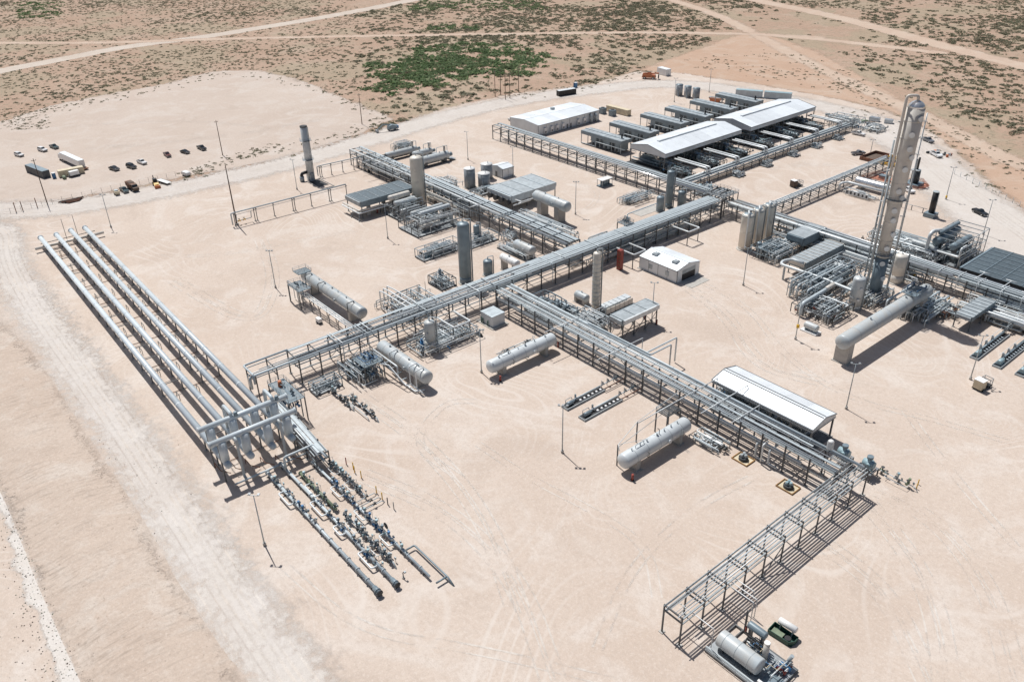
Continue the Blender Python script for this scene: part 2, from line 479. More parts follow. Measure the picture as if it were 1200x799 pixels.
sheet('laydown_yard', None, lambda P: sdf_poly(P, LAY), (-760, -40, -330, 330), 4, -.018, mt_lay, 16)
sheet('gravel_pad', None, lambda P: sdf_poly(P, PAD), (-520, -210, 160, 520), 4, -.008, mt_pad, 15)
sheet('ring_road', None, lambda P: np.maximum(5.5-seg_dist(P, RING1, False), np.maximum(9.5-seg_dist(P, RING2, False), 13-seg_dist(P, RING3, False))), (-480, -60, 20, 480), 3, .010, mt_ring, 22)

# raised earth bank with rain rills along the lower left edge of the pad, and the white caliche strip at its foot
BANK = smooth_line([G(*p) for p in ((-70, 360), (0, 440), (40, 520), (85, 600), (130, 690), (190, 800), (270, 930))])
def bank_z(P, d):
    t = np.clip(d/9.0, 0, 1)
    s = seg_dist(P, BANK, False)
    ril = vnoise(P*np.array([1.0, 1.0]), 2.2)*.5+vnoise(P, .9, 7.3)*.3
    return t*t*(3-2*t)*1.0*(1+.5*(ril-.4))
mt_bank = soil('bank_soil', (.495, .40, .33), (.53, .44, .37), (.585, .52, .46), edge=6, wob=5, scales=(.03, .14, 1.3), bump=.6, streak=(1.5, .16, .55, .2),
               speck=[(.9, (.27, .21, .165), .64, .45)])
GRADE = smooth_line([G(*p) for p in ((-60, 300), (0, 345), (45, 425), (105, 525), (165, 625), (215, 705), (285, 799), (360, 930))])
mt_grade = soil('graded_soil', (.505, .412, .345), (.54, .452, .385), (.60, .54, .485), edge=7, wob=4, scales=(.03, .14, 1.1), bump=.3, streak=(1.7, .13, .30, .2))
sheet('graded_slope', None, lambda P: 13-seg_dist(P, GRADE, False), (-360, -120, -40, 70), 2, .002, mt_grade, 18)
sheet('earth_bank', None, lambda P: 11-seg_dist(P, BANK, False), (-330, -120, -60, 60), 1.2, .005, mt_bank, 14, bank_z)
STRIP = smooth_line([G(*p) for p in ((-10, 545), (8, 600), (30, 655), (50, 710), (72, 770), (95, 830))])
mt_strip = soil('white_gravel', (.60, .55, .50), (.63, .59, .55), (.66, .63, .60), edge=1.4, wob=3.6, scales=(.08, .4, 2.5))
sheet('gravel_strip', None, lambda P: 1.5-seg_dist(P, STRIP, False), (-230, -60, -120, 10), 1.2, .016, mt_strip, 6)

# wheel tracks worn into the pad and the ring road: pairs of thin broken ribbons
mt_tyre = soil('tyre_marks', (.57, .50, .44), (.61, .555, .50), (.64, .60, .56), edge=.5, wob=.8)
mt_tyre2 = soil('tyre_marks_dark', (.53, .465, .415), (.55, .49, .44), (.57, .52, .47), edge=.5, wob=.8)
def ribbon(pts, k, wd, z, m):
    l2 = [np.array(p) for p in smooth_line(pts, 3)]
    V, F = [], []
    for i, p in enumerate(l2):
        d = l2[min(i+1, len(l2)-1)]-l2[max(i-1, 0)]; d = d/(np.linalg.norm(d)+1e-9); nn = np.array([-d[1], d[0]])
        for s in (-wd/2, wd/2): q = p+nn*(k+s); V.append((q[0], q[1], z))
    for i in range(len(l2)-1): F.append((2*i, 2*i+1, 2*i+3, 2*i+2))
    me = bpy.data.meshes.new('tyre_track'); me.from_pydata(V, [], F); me.materials.append(m); me.update()
    o = link('tyre_track', me); o['kind'] = 'structure'
TR = [((560, 520), (620, 560), (700, 600), (760, 640), (770, 700)), ((420, 560), (520, 600), (600, 680), (640, 799)), ((330, 660), (420, 740), (560, 760), (720, 799)), ((980, 560), (1080, 600), (1150, 680), (1180, 799)),
      ((1060, 480), (1120, 560), (1190, 640)), ((960, 640), (1030, 690), (1080, 799)), ((820, 330), (880, 360), (920, 420), (1000, 470), (1090, 490), (1190, 520)), ((790, 330), (850, 370), (880, 430), (960, 450)),
      ((180, 300), (260, 300), (360, 280), (420, 270)), ((200, 330), (300, 390), (330, 330), (310, 280)), ((640, 205), (700, 218), (700, 240), (650, 262)), ((905, 200), (960, 190), (1010, 205)), ((540, 560), (480, 520), (520, 470), (560, 470)),
      ((1010, 590), (1060, 650), (1090, 720), (1100, 799)), ((880, 560), (820, 590), (740, 660), (700, 760)), ((420, 470), (480, 510), (560, 600), (600, 720)), ((60, 150), (200, 140), (330, 150)), ((100, 175), (240, 165), (380, 140))]
zz = 0
for n_, tr in enumerate(TR):
    pts = [G(*p) for p in tr]
    for off in ((0, 2.6) if n_ % 2 else (0,)):
        for k in (-.95, .95): zz += 1; ribbon(pts, off+k, random.uniform(.28, .5), .0115+.00015*zz, mt_tyre)
for ring in (RING1, RING2):
    for off in (-3.4, 0, 3.1):
        for k in (-.95, .95): zz += 1; ribbon(ring, off+k, random.uniform(.3, .6), .0115+.00015*zz, mt_tyre if random.random() < .6 else mt_tyre2)

# stones and dry tufts scattered by the bank: one mass, nobody could count them
st = MB()
for _ in range(1100):
    t = random.random(); k = int(t*(len(STRIP)-1)); p = STRIP[k]*(1-t)+STRIP[min(k+1, len(STRIP)-1)]*t if random.random() < .75 else G(random.uniform(0, 190), random.uniform(520, 799))
    x, y = p[0]+random.gauss(0, 2.6), p[1]+random.gauss(0, 2.6)
    r = random.uniform(.05, .16)
    z = .03
    st.add([(x+r*math.cos(a)*random.uniform(.7, 1.2), y+r*math.sin(a)*random.uniform(.7, 1.2), z) for a in (0, 1.57, 3.14, 4.71)]+[(x, y, z+r*random.uniform(.7, 1.3))],
           [(0, 1, 4), (1, 2, 4), (2, 3, 4), (3, 0, 4)], False, random.choice((0, 0, 1)))
tag(link('loose_stones', st.mesh('loose_stones', ['brown', 'olive'])), 'small dark stones and tufts scattered beside the white gravel strip', None, None, 'stuff')

# ------------------------------------------------------------------ desert shrubs
def leafmat(name, cols):
    m = bpy.data.materials.new(name)
    n, l, b = nodes(m)
    oi = n.new('ShaderNodeNewGeometry')
    nz = n.new('ShaderNodeTexNoise'); nz.inputs['Scale'].default_value = .11; nz.inputs['Detail'].default_value = 4
    l.new(oi.outputs['Position'], nz.inputs['Vector'])
    r = n.new('ShaderNodeValToRGB')
    r.color_ramp.elements[0].position = .32; r.color_ramp.elements[1].position = .68
    r.color_ramp.elements[0].color = (*cols[0], 1); r.color_ramp.elements[1].color = (*cols[1], 1)
    e = r.color_ramp.elements.new(.5); e.color = (*cols[2], 1)
    l.new(nz.outputs[0], r.inputs[0])
    mx = n.new('ShaderNodeHueSaturation'); 
    mr = n.new('ShaderNodeMapRange'); mr.inputs[3].default_value = .65; mr.inputs[4].default_value = 1.35
    l.new(oi.outputs['Random Per Island'], mr.inputs[0]); l.new(mr.outputs[0], mx.inputs['Value'])
    l.new(r.outputs[0], mx.inputs['Color']); l.new(mx.outputs[0], b.inputs['Base Color'])
    b.inputs['Roughness'].default_value = .8
    tl = n.new('ShaderNodeBsdfTranslucent'); l.new(mx.outputs[0], tl.inputs[0]); sh = n.new('ShaderNodeMixShader'); sh.inputs[0].default_value = .4
    l.new(b.outputs[0], sh.inputs[1]); l.new(tl.outputs[0], sh.inputs[2]); l.new(sh.outputs[0], n['Material Output'].inputs['Surface'])
    b.inputs['Specular IOR Level'].default_value = .2
    return m
MT['scrub'] = leafmat('scrub_leaves', ((.25, .225, .16), (.30, .26, .195), (.215, .215, .145)))
MT['mesq'] = leafmat('mesquite_leaves', ((.15, .22, .10), (.215, .255, .14), (.17, .235, .12)))
def shrub_arrays(seed, n=30):
    r = np.random.default_rng(seed)
    V, F = [], []
    lobes = [(r.normal(0, .45), r.normal(0, .45), r.uniform(.35, .62)) for _ in range(5)]
    for _ in range(n):
        lx, ly, lr = lobes[r.integers(5)]
        a = r.uniform(0, 2*PI); e = r.uniform(0, 1)**.6
        q = np.array([lx+lr*math.cos(a)*e, ly+lr*math.sin(a)*e, lr*.85*math.sqrt(max(0, 1-e*e))*r.uniform(.45, 1.1)+.03])
        s = r.uniform(.17, .32)
        u = r.normal(size=3); u /= np.linalg.norm(u); v = np.cross(u, r.normal(size=3)); v /= np.linalg.norm(v)
        o = len(V)
        V += [q+u*s, q+v*s, q-u*s*.8, q-v*s*.9]
        F.append((o, o+1, o+2, o+3))
    V = np.array(V); V[:, 2] = np.maximum(V[:, 2], .0)
    return V, np.array(F)
SH = [shrub_arrays(k) for k in range(8)]
def accept(P):
    ok = (sdf_poly(P, PAD) < -2) & (sdf_poly(P, LAY) < -1) & (sdf_poly(P, EARTH) < -4)
    for nm, (ln, hw) in ROADS.items():
        ok &= seg_dist(P, ln, False) > hw+1.5
    return ok
def in_view(P, m=60):
    c = RCAM @ np.concatenate([P.T, np.full((1, len(P)), -CAM_H)])
    x, y = 600+F_PX*c[0]/c[2], 399.5+F_PX*c[1]/c[2]
    return x, y, (c[2] > 1) & (x > -m) & (x < 1200+m) & (y > -m*.5) & (y < 799+m)
P = np.stack([rng.uniform(-1500, 250, 190000), rng.uniform(-60, 1300, 190000)], 1)
x, y, v = in_view(P)
P = P[v & accept(P)]
x, y, _ = in_view(P)
left = x < 420
dens = vnoise(P, 90)*.35+vnoise(P, 30, 11.)*.25+.22
th = np.where(left, .36, .51)+rng.uniform(-.22, .22, len(P))+.06
# the sandy saddle between the tracks at upper right is nearly bare
bare = (x > 820) & (x < 1010) & (y < 115) & (y > 10) & (x > 820+(60-y)*.8)
sadd = sdf_poly(P, W_([(560, 41), (900, 41), (900, 62), (800, 78)])) > 1e9
keep = (dens > th) & ~(bare & (rng.random(len(P)) < .85))
trough = seg_dist(P, [tuple(G(*p)) for p in ((940, 75), (1040, 120), (1130, 165), (1220, 205))], False) < 26
keep &= ~(trough & (rng.random(len(P)) < .9))
P = P[keep]; x, y, _ = in_view(P)
left = x < 420
R = np.where(left, rng.uniform(.6, 1.7, len(P)), rng.uniform(.8, 3.2, len(P)))
R *= .75+.5*vnoise(P, 45, 3.)
inth = (sdf_poly(P, THICKET) > 0) & (rng.random(len(P)) < .6)
P2 = P[~inth]; R2 = R[~inth]
# weeds along the yard edge and the foot of the slope
edge = smooth_line([G(*p) for p in ((222, 203), (262, 190), (300, 178), (330, 172), (400, 158), (450, 146))])
WP = np.array([edge[rng.integers(len(edge))]+rng.normal(0, 4.0, 2) for _ in range(170)])
left_w = np.array([G(*p) for p in [(rng.uniform(0, 58), rng.uniform(130, 152)) for _ in range(160)]])
BL = []
for ln, k, s in ((((985, 97), (1045, 124), (1120, 163), (1210, 207)), 190, 7), (((900, 62), (960, 80), (1010, 108)), 90, 8), (((835, 72), (880, 84), (940, 88)), 110, 10), (((300, 88), (350, 96), (400, 117), (455, 140)), 70, 5), (((40, 132), (120, 117), (250, 90)), 90, 5), (((600, 112), (660, 104), (720, 93), (760, 84)), 110, 5), (((1000, 130), (1060, 146), (1110, 176), (1160, 222)), 60, 5)):
    l2 = smooth_line([G(*p) for p in ln], 3)
    for _ in range(k):
        i = rng.integers(len(l2)-1); t = rng.random(); BL.append(l2[i]*(1-t)+l2[i+1]*t+rng.normal(0, s, 2))
BL = np.array(BL)
P2 = np.concatenate([P2, WP, left_w, BL]); R2 = np.concatenate([R2, rng.uniform(.4, 1.3, len(WP)), rng.uniform(.4, 1.1, len(left_w)), rng.uniform(.4, 1.3, len(BL))])
def scatter(name, P, R, material, label, flat=.62):
    VV, FF, o = [], [], 0
    for p, r in zip(P, R):
        V, F = SH[rng.integers(8)]
        a = rng.uniform(0, 2*PI); c, s = math.cos(a), math.sin(a)
        q = np.stack([(V[:, 0]*c-V[:, 1]*s)*r+p[0], (V[:, 0]*s+V[:, 1]*c)*r+p[1], V[:, 2]*r*flat-.05], 1)
        VV.append(q); FF.append(F+o); o += len(V)
    VV = np.concatenate(VV); FF = np.concatenate(FF)
    me = bpy.data.meshes.new(name)
    me.vertices.add(len(VV)); me.vertices.foreach_set('co', VV.ravel().astype(np.float32))
    me.loops.add(FF.size); me.loops.foreach_set('vertex_index', FF.ravel().astype(np.int32))
    me.polygons.add(len(FF)); me.polygons.foreach_set('loop_start', np.arange(0, FF.size, 4, dtype=np.int32))
    me.materials.append(MT[material]); me.update(calc_edges=True); me.validate()
    return tag(link(name, me), label, None, None, 'stuff')
D2 = np.linalg.norm(P2, axis=1)
xs, ys, iv = in_view(P2, 0)
big = np.argsort(-(R2/np.sqrt(D2**2+CAM_H**2))*iv)[:300]
rest = np.setdiff1d(np.arange(len(P2)), big)
scatter('desert_scrub', P2[rest], R2[rest], 'scrub', 'low grey green desert scrub covering the sand far beyond the plant')
smesh = []
for k, (V, F) in enumerate(SH):
    me = bpy.data.meshes.new('desert_shrub'); me.from_pydata((V*np.array([1, 1, .62])).tolist(), [], F.tolist()); me.materials.append(MT['scrub']); smesh.append(me)
for i in big:
    o = link('desert_shrub', smesh[int(rng.integers(8))], None, (P2[i][0], P2[i][1], -.06), float(rng.uniform(0, 6.28)))
    o.scale = (R2[i],)*3
    if xs[i] > 840: tag(o, 'grey green desert shrub between the dirt tracks on the right', 'shrub', 'shrubs among the dirt tracks at upper right')
    elif xs[i] > 400: tag(o, 'grey green desert shrub on sand behind the compressor buildings', 'shrub', 'shrubs behind the compressor buildings')
    else: tag(o, 'small dry shrub along the edge of the bare laydown yard', 'shrub', 'shrubs along the laydown yard')
TP = np.stack([rng.uniform(-1100, -350, 26000), rng.uniform(100, 800, 26000)], 1)
TP = TP[sdf_poly(TP, THICKET)+(vnoise(TP, 30)-.5)*45+rng.normal(0, 7, len(TP)) > 8]
TP = TP[(vnoise(TP, 20, 5.) > .22) & accept(TP)][:1500]
scatter('mesquite_thicket', TP, rng.uniform(2.4, 4.4, len(TP)), 'mesq', 'bright green mesquite thicket standing out in the brown scrub', .7)
TP = np.array([G(*p) for p in [(rng.uniform(480, 640), rng.uniform(1, 13)) for _ in range(180)]]+[G(*p) for p in [(rng.uniform(20, 70), rng.uniform(3, 22)) for _ in range(80)]]
              +[G(*p) for p in [(rng.uniform(500, 560), rng.uniform(30, 36)) for _ in range(50)]])
TP = TP[accept(TP)]
scatter('green_scrub', TP, rng.uniform(2.0, 4.0, len(TP)), 'mesq', 'scattered green bushes along the far dirt road', .65)
# ------------------------------------------------------------------ builders for the plant
def rot(p, rz):
    c, s = math.cos(rz), math.sin(rz)
    return (p[0]*c-p[1]*s, p[0]*s+p[1]*c)

def rack(name, label, p0, p1, width, height, bay=6.1, low=None, pipes=(), trays=(), cat='pipe rack', postw=.3, brace_every=5, foot=True, group=None, skip=(), pm='steel'):
    """steel pipe rack along p0->p1: posts, cross beams, side stringers, pipes and cable trays; local x along, local +y to the left"""
    dx, dy = p1[0]-p0[0], p1[1]-p0[1]
    L = math.hypot(dx, dy); rz = math.atan2(dy, dx)
    t = thing(name, label, cat, p0, rz, group)
    n = max(1, round(L/bay)); b = L/n; w = width/2
    mb = MB()
    for a in (-1, 1): mb.bb(a*postw*.42-.03, -postw/2, 0, a*postw*.42+.03, postw/2, height)
    mb.bb(-.4*postw, -.04, 0, .4*postw, .04, height)
    mb.bb(-.45, -.45, -.1, .45, .45, .14, 1)
    post = mb.mesh('post', [pm, 'conc'])
    bm_ = MB().bb(-.11, -w+postw/2, -.16, .11, w-postw/2, .16).mesh('beam', pm)
    lv = [height-.2]+(list(low) if low else [])
    for i in range(n+1):
        if i in skip: continue
        for s in (-1, 1): link('post', post, t, (i*b, s*w, 0))
        for z in lv: link('beam', bm_, t, (i*b, 0, z))
    sm = MB().bb(postw/2, -.09, -.14, b-postw/2, .09, .14).mesh('stringer', 'galv')
    for i in range(n):
        if i in skip or i+1 in skip: continue
        for s in (-1, 1):
            for z in lv: link('stringer', sm, t, (i*b, s*w, z-.35))
    if brace_every:
        zz = lv[-1]-.6
        br = MB().bar((.2, 0, .3), (b-.2, 0, zz), .12).bar((b-.2, .13, .3), (.2, .13, zz), .12).mesh('brace', pm)
        for i in range(2, n, brace_every):
            for s in (-1, 1): link('brace', br, t, (i*b, s*w, 0))
    for y, z, r, m, *x in pipes:
        a, c = (x[0], x[1]) if x else (-1, L+1)
        q = MB()
        if len(x) > 2: q.tube(x[2], r, 10)
        else:
            q.cyl((a, y, z), (c, y, z), r, None, 10)
            k = a+random.uniform(3, 9)
            while k < c-2:                                  # welds, flanges and shoes along the line
                q.cyl((k-.05, y, z), (k+.05, y, z), r*1.28, None, 10); k += random.uniform(9, 22)
        part(t, 'pipe', q, m)
    for y, z, wd, x0, x1 in trays:
        q = MB()
        for s in (-1, 1): q.bb(x0, y+s*wd/2-.03, z-.02, x1, y+s*wd/2+.03, z+.14)
        k = x0
        while k < x1-.2:
            e = min(k+3.0, x1); q.bb(k+.02, y-wd/2+.03, z+.09, e-.02, y+wd/2-.03, z+.12, 1); k = e
        part(t, 'cable_tray', q, ['tray', 'cover'])
    return t

def rpipes(seed, w, z, n, L, rmax=.24, mats=('pipe', 'pipe', 'bright', 'galv', 'vessel'), gap=.0, x0=-.6, cut=.25):
    r = random.Random(seed); out = []
    ys = [-w/2+.45+(w-.9)*(i+.5+r.uniform(-.25, .25))/n for i in range(n)]
    for y in ys:
        rad = min(r.choice((.07, .09, .12, .16, .2, .26)), rmax)
        a, c = x0, L+.6
        if r.random() < cut: a = r.uniform(0, L*.4)
        if r.random() < cut: c = r.uniform(L*.6, L)
        out.append((y, z+rad, rad, r.choice(mats), a, c))
    return out

def valve_mb(s=1.0):
    m = MB()
    m.cyl((-.45*s, 0, 0), (.45*s, 0, 0), .2*s, None, 8)
    for x in (-.45, .45): m.cyl((x*s-.05*s, 0, 0), (x*s+.05*s, 0, 0), .36*s, None, 10)
    m.cyl((0, 0, 0), (0, 0, .75*s), .17*s, .12*s, 8)
    m.cyl((0, 0, .75*s), (0, 0, .83*s), .38*s, None, 10, 1)
    return m
VALVE = {}
def valve(parent, loc, s=1.0, m='blue', rz=0):
    k = (round(s, 2), m)
    if k not in VALVE: VALVE[k] = valve_mb(s).mesh('valve', [m, 'dark'])
    return link('valve', VALVE[k], parent, loc, rz)

def hvessel_part(parent, name, p, L, r, m, axis=0, bands=True, n=20, head=.5):
    """horizontal drum with dished heads as one part; p = centre"""
    q = MB(); h = r*head
    d = Vector((1, 0, 0)) if axis == 0 else Vector((0, 1, 0))
    c = Vector(p)
    prof = [(0, .02)]+[(h*(1-math.cos(a)), r*math.sin(a)) for a in (.35, .7, 1.05, 1.35)]+[(h, r)]
    xs = [h]
    prof += [(L-h, r)]+[(L-h*(1-math.cos(a)), r*math.sin(a)) for a in (1.35, 1.05, .7, .35)]+[(L, .02)]
    q.rev(c-d*L/2, c+d*L/2, prof, n)
    if bands:
        k = h+L*.12
        while k < L-h-.4:
            e = c-d*L/2+d*k; q.cyl(e-d*.05, e+d*.05, r*1.012, None, n, 1); k += max(2.6, L*.17)
    return part(parent, name, q, [m, 'galv'])

def hvessel(name, label, x, y, z, L, r, rz=0, m='vessel', cat='tank', saddles=(-.32, .32), smat='conc', nozzles=3, seed=0, manway=True, sw=None, group=None, ladder=False):
    t = thing(name, label, cat, (x, y, 0), rz, group)
    hvessel_part(t, 'shell', (0, 0, z), L, r, m)
    R = random.Random(seed)
    for k in saddles:
        q = MB(); a = L*k; ww = sw or r*.35
        q.prism([(-r*.92, 0), (r*.92, 0), (r*.92, z-r*.35), (r*.55, z-r*.8), (-r*.55, z-r*.8), (-r*.92, z-r*.35)], -ww, ww)
        o = part(t, 'saddle', q, smat, (a, 0, 0), PI/2)
        q = MB().bb(a-ww-.35, -r*1.12, -.1, a+ww+.35, r*1.12, .18)
        part(t, 'footing', q, 'conc')
    for i in range(nozzles):
        a = L*(-.4+.8*(i+.5)/nozzles)+R.uniform(-.5, .5); rr = R.uniform(.1, .22)
        q = MB().cyl((a, 0, z+r*.9), (a, 0, z+r+.5), rr, None, 8).cyl((a, 0, z+r+.42), (a, 0, z+r+.52), rr*1.6, None, 10)
        part(t, 'nozzle', q, 'galv')
    if manway:
        q = MB().cyl((L*.12, -r*.8, z), (L*.12, -r-.3, z), .42, None, 12).cyl((L*.12, -r-.3, z), (L*.12, -r-.4, z), .55, None, 12)
        part(t, 'manway', q, m)
    if ladder:
        ladder_part(t, (L*.3, -r-.35, 0), z+r)
        part(t, 'pipe', MB().tube([(-L*.3, 0, z+r), (-L*.3, 0, z+r+.7), (-L*.18, 0, z+r+.7), (-L*.18, 0, z+r)], .07, 6), 'galv')
        part(t, 'relief_pipe', MB().tube([(L*.05, 0, z+r), (L*.05, 0, z+r+1.2), (L*.05, .6, z+r+1.2)], .09, 6), 'dark')
        part(t, 'level_gauge', MB().tube([(-L*.2, -r*.95, z+.5), (-L*.2, -r-.35, z+.5), (-L*.2, -r-.35, z-.8), (-L*.2, -r*.9, z-.8)], .07, 6), 'dark')
        part(t, 'outlet_pipe', MB().tube([(L*.1, 0, z-r), (L*.1, 0, .7), (L*.1, r+1.8, .7), (L*.52, r+1.8, .7)], .16, 8), 'pipe')
        part(t, 'nameplate', MB().bb(L*.2, -r*.98-.06, z-.1, L*.2+.5, -r*.98, z+.3), 'silver')
    return t

def ladder_part(t, p, h, cage=True):
    q = MB(); x, y, z = p
    for s in (-.25, .25): q.bar((x+s, y, z), (x+s, y, z+h), .07)
    k = .4
    while k < h: q.bar((x-.25, y, z+k), (x+.25, y, z+k), .05); k += .6
    return part(t, 'ladder', q, 'galv')

def vvessel(name, label, x, y, h, r, m='vessel', cat='tower', skirt=1.2, bands=0, seed=0, riser=True, cap=True, plat=(), group=None, lad=True, dome=.5, nmw=2, skirt_m=None, face=-.69):
    """upright vessel: skirt, shell with domed top, manways, riser pipe, ladder and ring platforms"""
    t = thing(name, label, cat, (x, y, 0), 0, group)
    part(t, 'footing', MB().cyl((0, 0, -.1), (0, 0, .25), r*1.25, None, 16), 'conc')
    part(t, 'skirt', MB().cyl((0, 0, .25), (0, 0, skirt), r*.98, None, 20), skirt_m or m)
    d = r*dome
    prof = [(0, r)]
    prof += [(h-skirt-d, r)]+[(h-skirt-d+d*math.sin(a), r*math.cos(a)) for a in (.3, .6, .9, 1.2, 1.45)]+[(h-skirt, .03)]
    q = MB().rev((0, 0, skirt), (0, 0, h), prof, 24)
    for i in range(1, bands+1):
        k = skirt+(h-skirt-d)*i/(bands+1); q.cyl((0, 0, k-.07), (0, 0, k+.07), r*1.015, None, 24)
    part(t, 'shell', q, m)
    R = random.Random(seed)
    for i in range(nmw):
        z = skirt+(h-skirt-d)*(i+.7)/(nmw+.4); a = face+R.uniform(-.5, .5); c, s = math.cos(a), math.sin(a)
        q = MB().cyl((c*r*.9, s*r*.9, z), (c*(r+.28), s*(r+.28), z), .32, None, 10).cyl((c*(r+.28), s*(r+.28), z), (c*(r+.36), s*(r+.36), z), .42, None, 10)
        part(t, 'manway', q, m)
    if cap: part(t, 'nozzle', MB().cyl((0, 0, h-.15), (0, 0, h+.55), .16, None, 8).cyl((0, 0, h+.5), (0, 0, h+.6), .28, None, 10), 'galv')
    if riser:
        a = R.uniform(.3, 1.3); c, s = math.cos(a)*(r+.4), math.sin(a)*(r+.4)
        part(t, 'pipe', MB().tube([(0, 0, h), (0, 0, h+.9), (c, s, h+.9), (c, s, .5)], .14, 8), 'pipe')
    if lad:
        a = .75; part(t, 'ladder', MB().bar((math.cos(a)*(r+.3), math.sin(a)*(r+.3), .3), (math.cos(a)*(r+.3), math.sin(a)*(r+.3), h), .5, .08), 'galv')
    for z in plat: ring_platform(t, r, z)
    return t

def ring_platform(t, r, z, wd=1.1):
    q = MB().rev((0, 0, z-.06), (0, 0, z+.04), [(0, r+.02), (0, r+wd), (.1, r+wd), (.1, r+.02)], 16, 0, False)
    p = part(t, 'platform', q, 'tray')
    q = MB()
    pts = [((r+wd-.05)*math.cos(a), (r+wd-.05)*math.sin(a)) for a in np.linspace(0, 2*PI, 17)]
    for zz in (.55, 1.1):
        for a, b in zip(pts, pts[1:]): q.bar((*a, z+zz), (*b, z+zz), .06)
    for a in pts[:-1:2]: q.bar((*a, z), (*a, z+1.1), .06)
    part(p, 'handrail', q, 'galv')
    return p

def platform(t, x0, y0, x1, y1, z, rail=True, legs=True, deck='tray', rail_sides='nsew', lm='steel', rm='galv', stair=False):
    q = MB(); 
    q.bb(x0, y0, z-.18, x1, y0+.12, z).bb(x0, y1-.12, z-.18, x1, y1, z).bb(x0, y0+.12, z-.18, x0+.12, y1-.12, z).bb(x1-.12, y0+.12, z-.18, x1, y1-.12, z)
    n = max(2, int((x1-x0)/.5))
    for i in range(n): 
        k = x0+.12+(x1-x0-.24)*(i+.5)/n
        q.bb(k-.17, y0+.12, z-.07, k+.17, y1-.12, z-.02)
    p = part(t, 'platform', q, deck)
    if rail:
        q = MB(); c = {'s': ((x0, y0), (x1, y0)), 'n': ((x0, y1), (x1, y1)), 'w': ((x0, y0), (x0, y1)), 'e': ((x1, y0), (x1, y1))}
        for s in rail_sides:
            a, b = c[s]
            for zz in (.55, 1.1): q.bar((*a, z+zz), (*b, z+zz), .07)
            m = max(1, int(math.hypot(b[0]-a[0], b[1]-a[1])/1.6))
            for i in range(m+1):
                k = (a[0]+(b[0]-a[0])*i/m, a[1]+(b[1]-a[1])*i/m); q.bar((*k, z), (*k, z+1.1), .07)
        part(p, 'handrail', q, rm)
    if legs:
        for x in (x0+.1, x1-.1):
            for y in (y0+.1, y1-.1): part(t, 'leg', MB().bb(x-.13, y-.13, 0, x+.13, y+.13, z-.18), lm)
    return p

def walk_pipe(R, L, Wd, H, r, segs=4):
    if R.random() < .45:
        z1 = R.uniform(.35, 1)*H
        if L >= Wd:
            a, b, c = R.uniform(0, L*.35), R.uniform(L*.6, L), R.uniform(0, Wd)
            return [(a, c, .3), (a, c, z1), (b, c, z1), (b, c, R.choice((.3, z1*.4)))]
        a, b, c = R.uniform(0, Wd*.35), R.uniform(Wd*.6, Wd), R.uniform(0, L)
        return [(c, a, .3), (c, a, z1), (c, b, z1), (c, b, R.choice((.3, z1*.4)))]
    p = [R.uniform(0, L), R.uniform(0, Wd), R.uniform(.4, H)]
    pts = [tuple(p)]; ax = R.choice((0, 1, 2)); lim = (L, Wd, H)
    for _ in range(segs):
        k = R.uniform(.15, .9)*lim[ax]
        p[ax] = k if abs(k-p[ax]) > .7 else (p[ax]+1.0 if p[ax]+1 < lim[ax] else max(.3, p[ax]-1.0))
        if ax == 2: p[2] = max(.35, p[2])
        pts.append(tuple(p)); ax = R.choice([a for a in (0, 1, 2) if a != ax])
    return pts

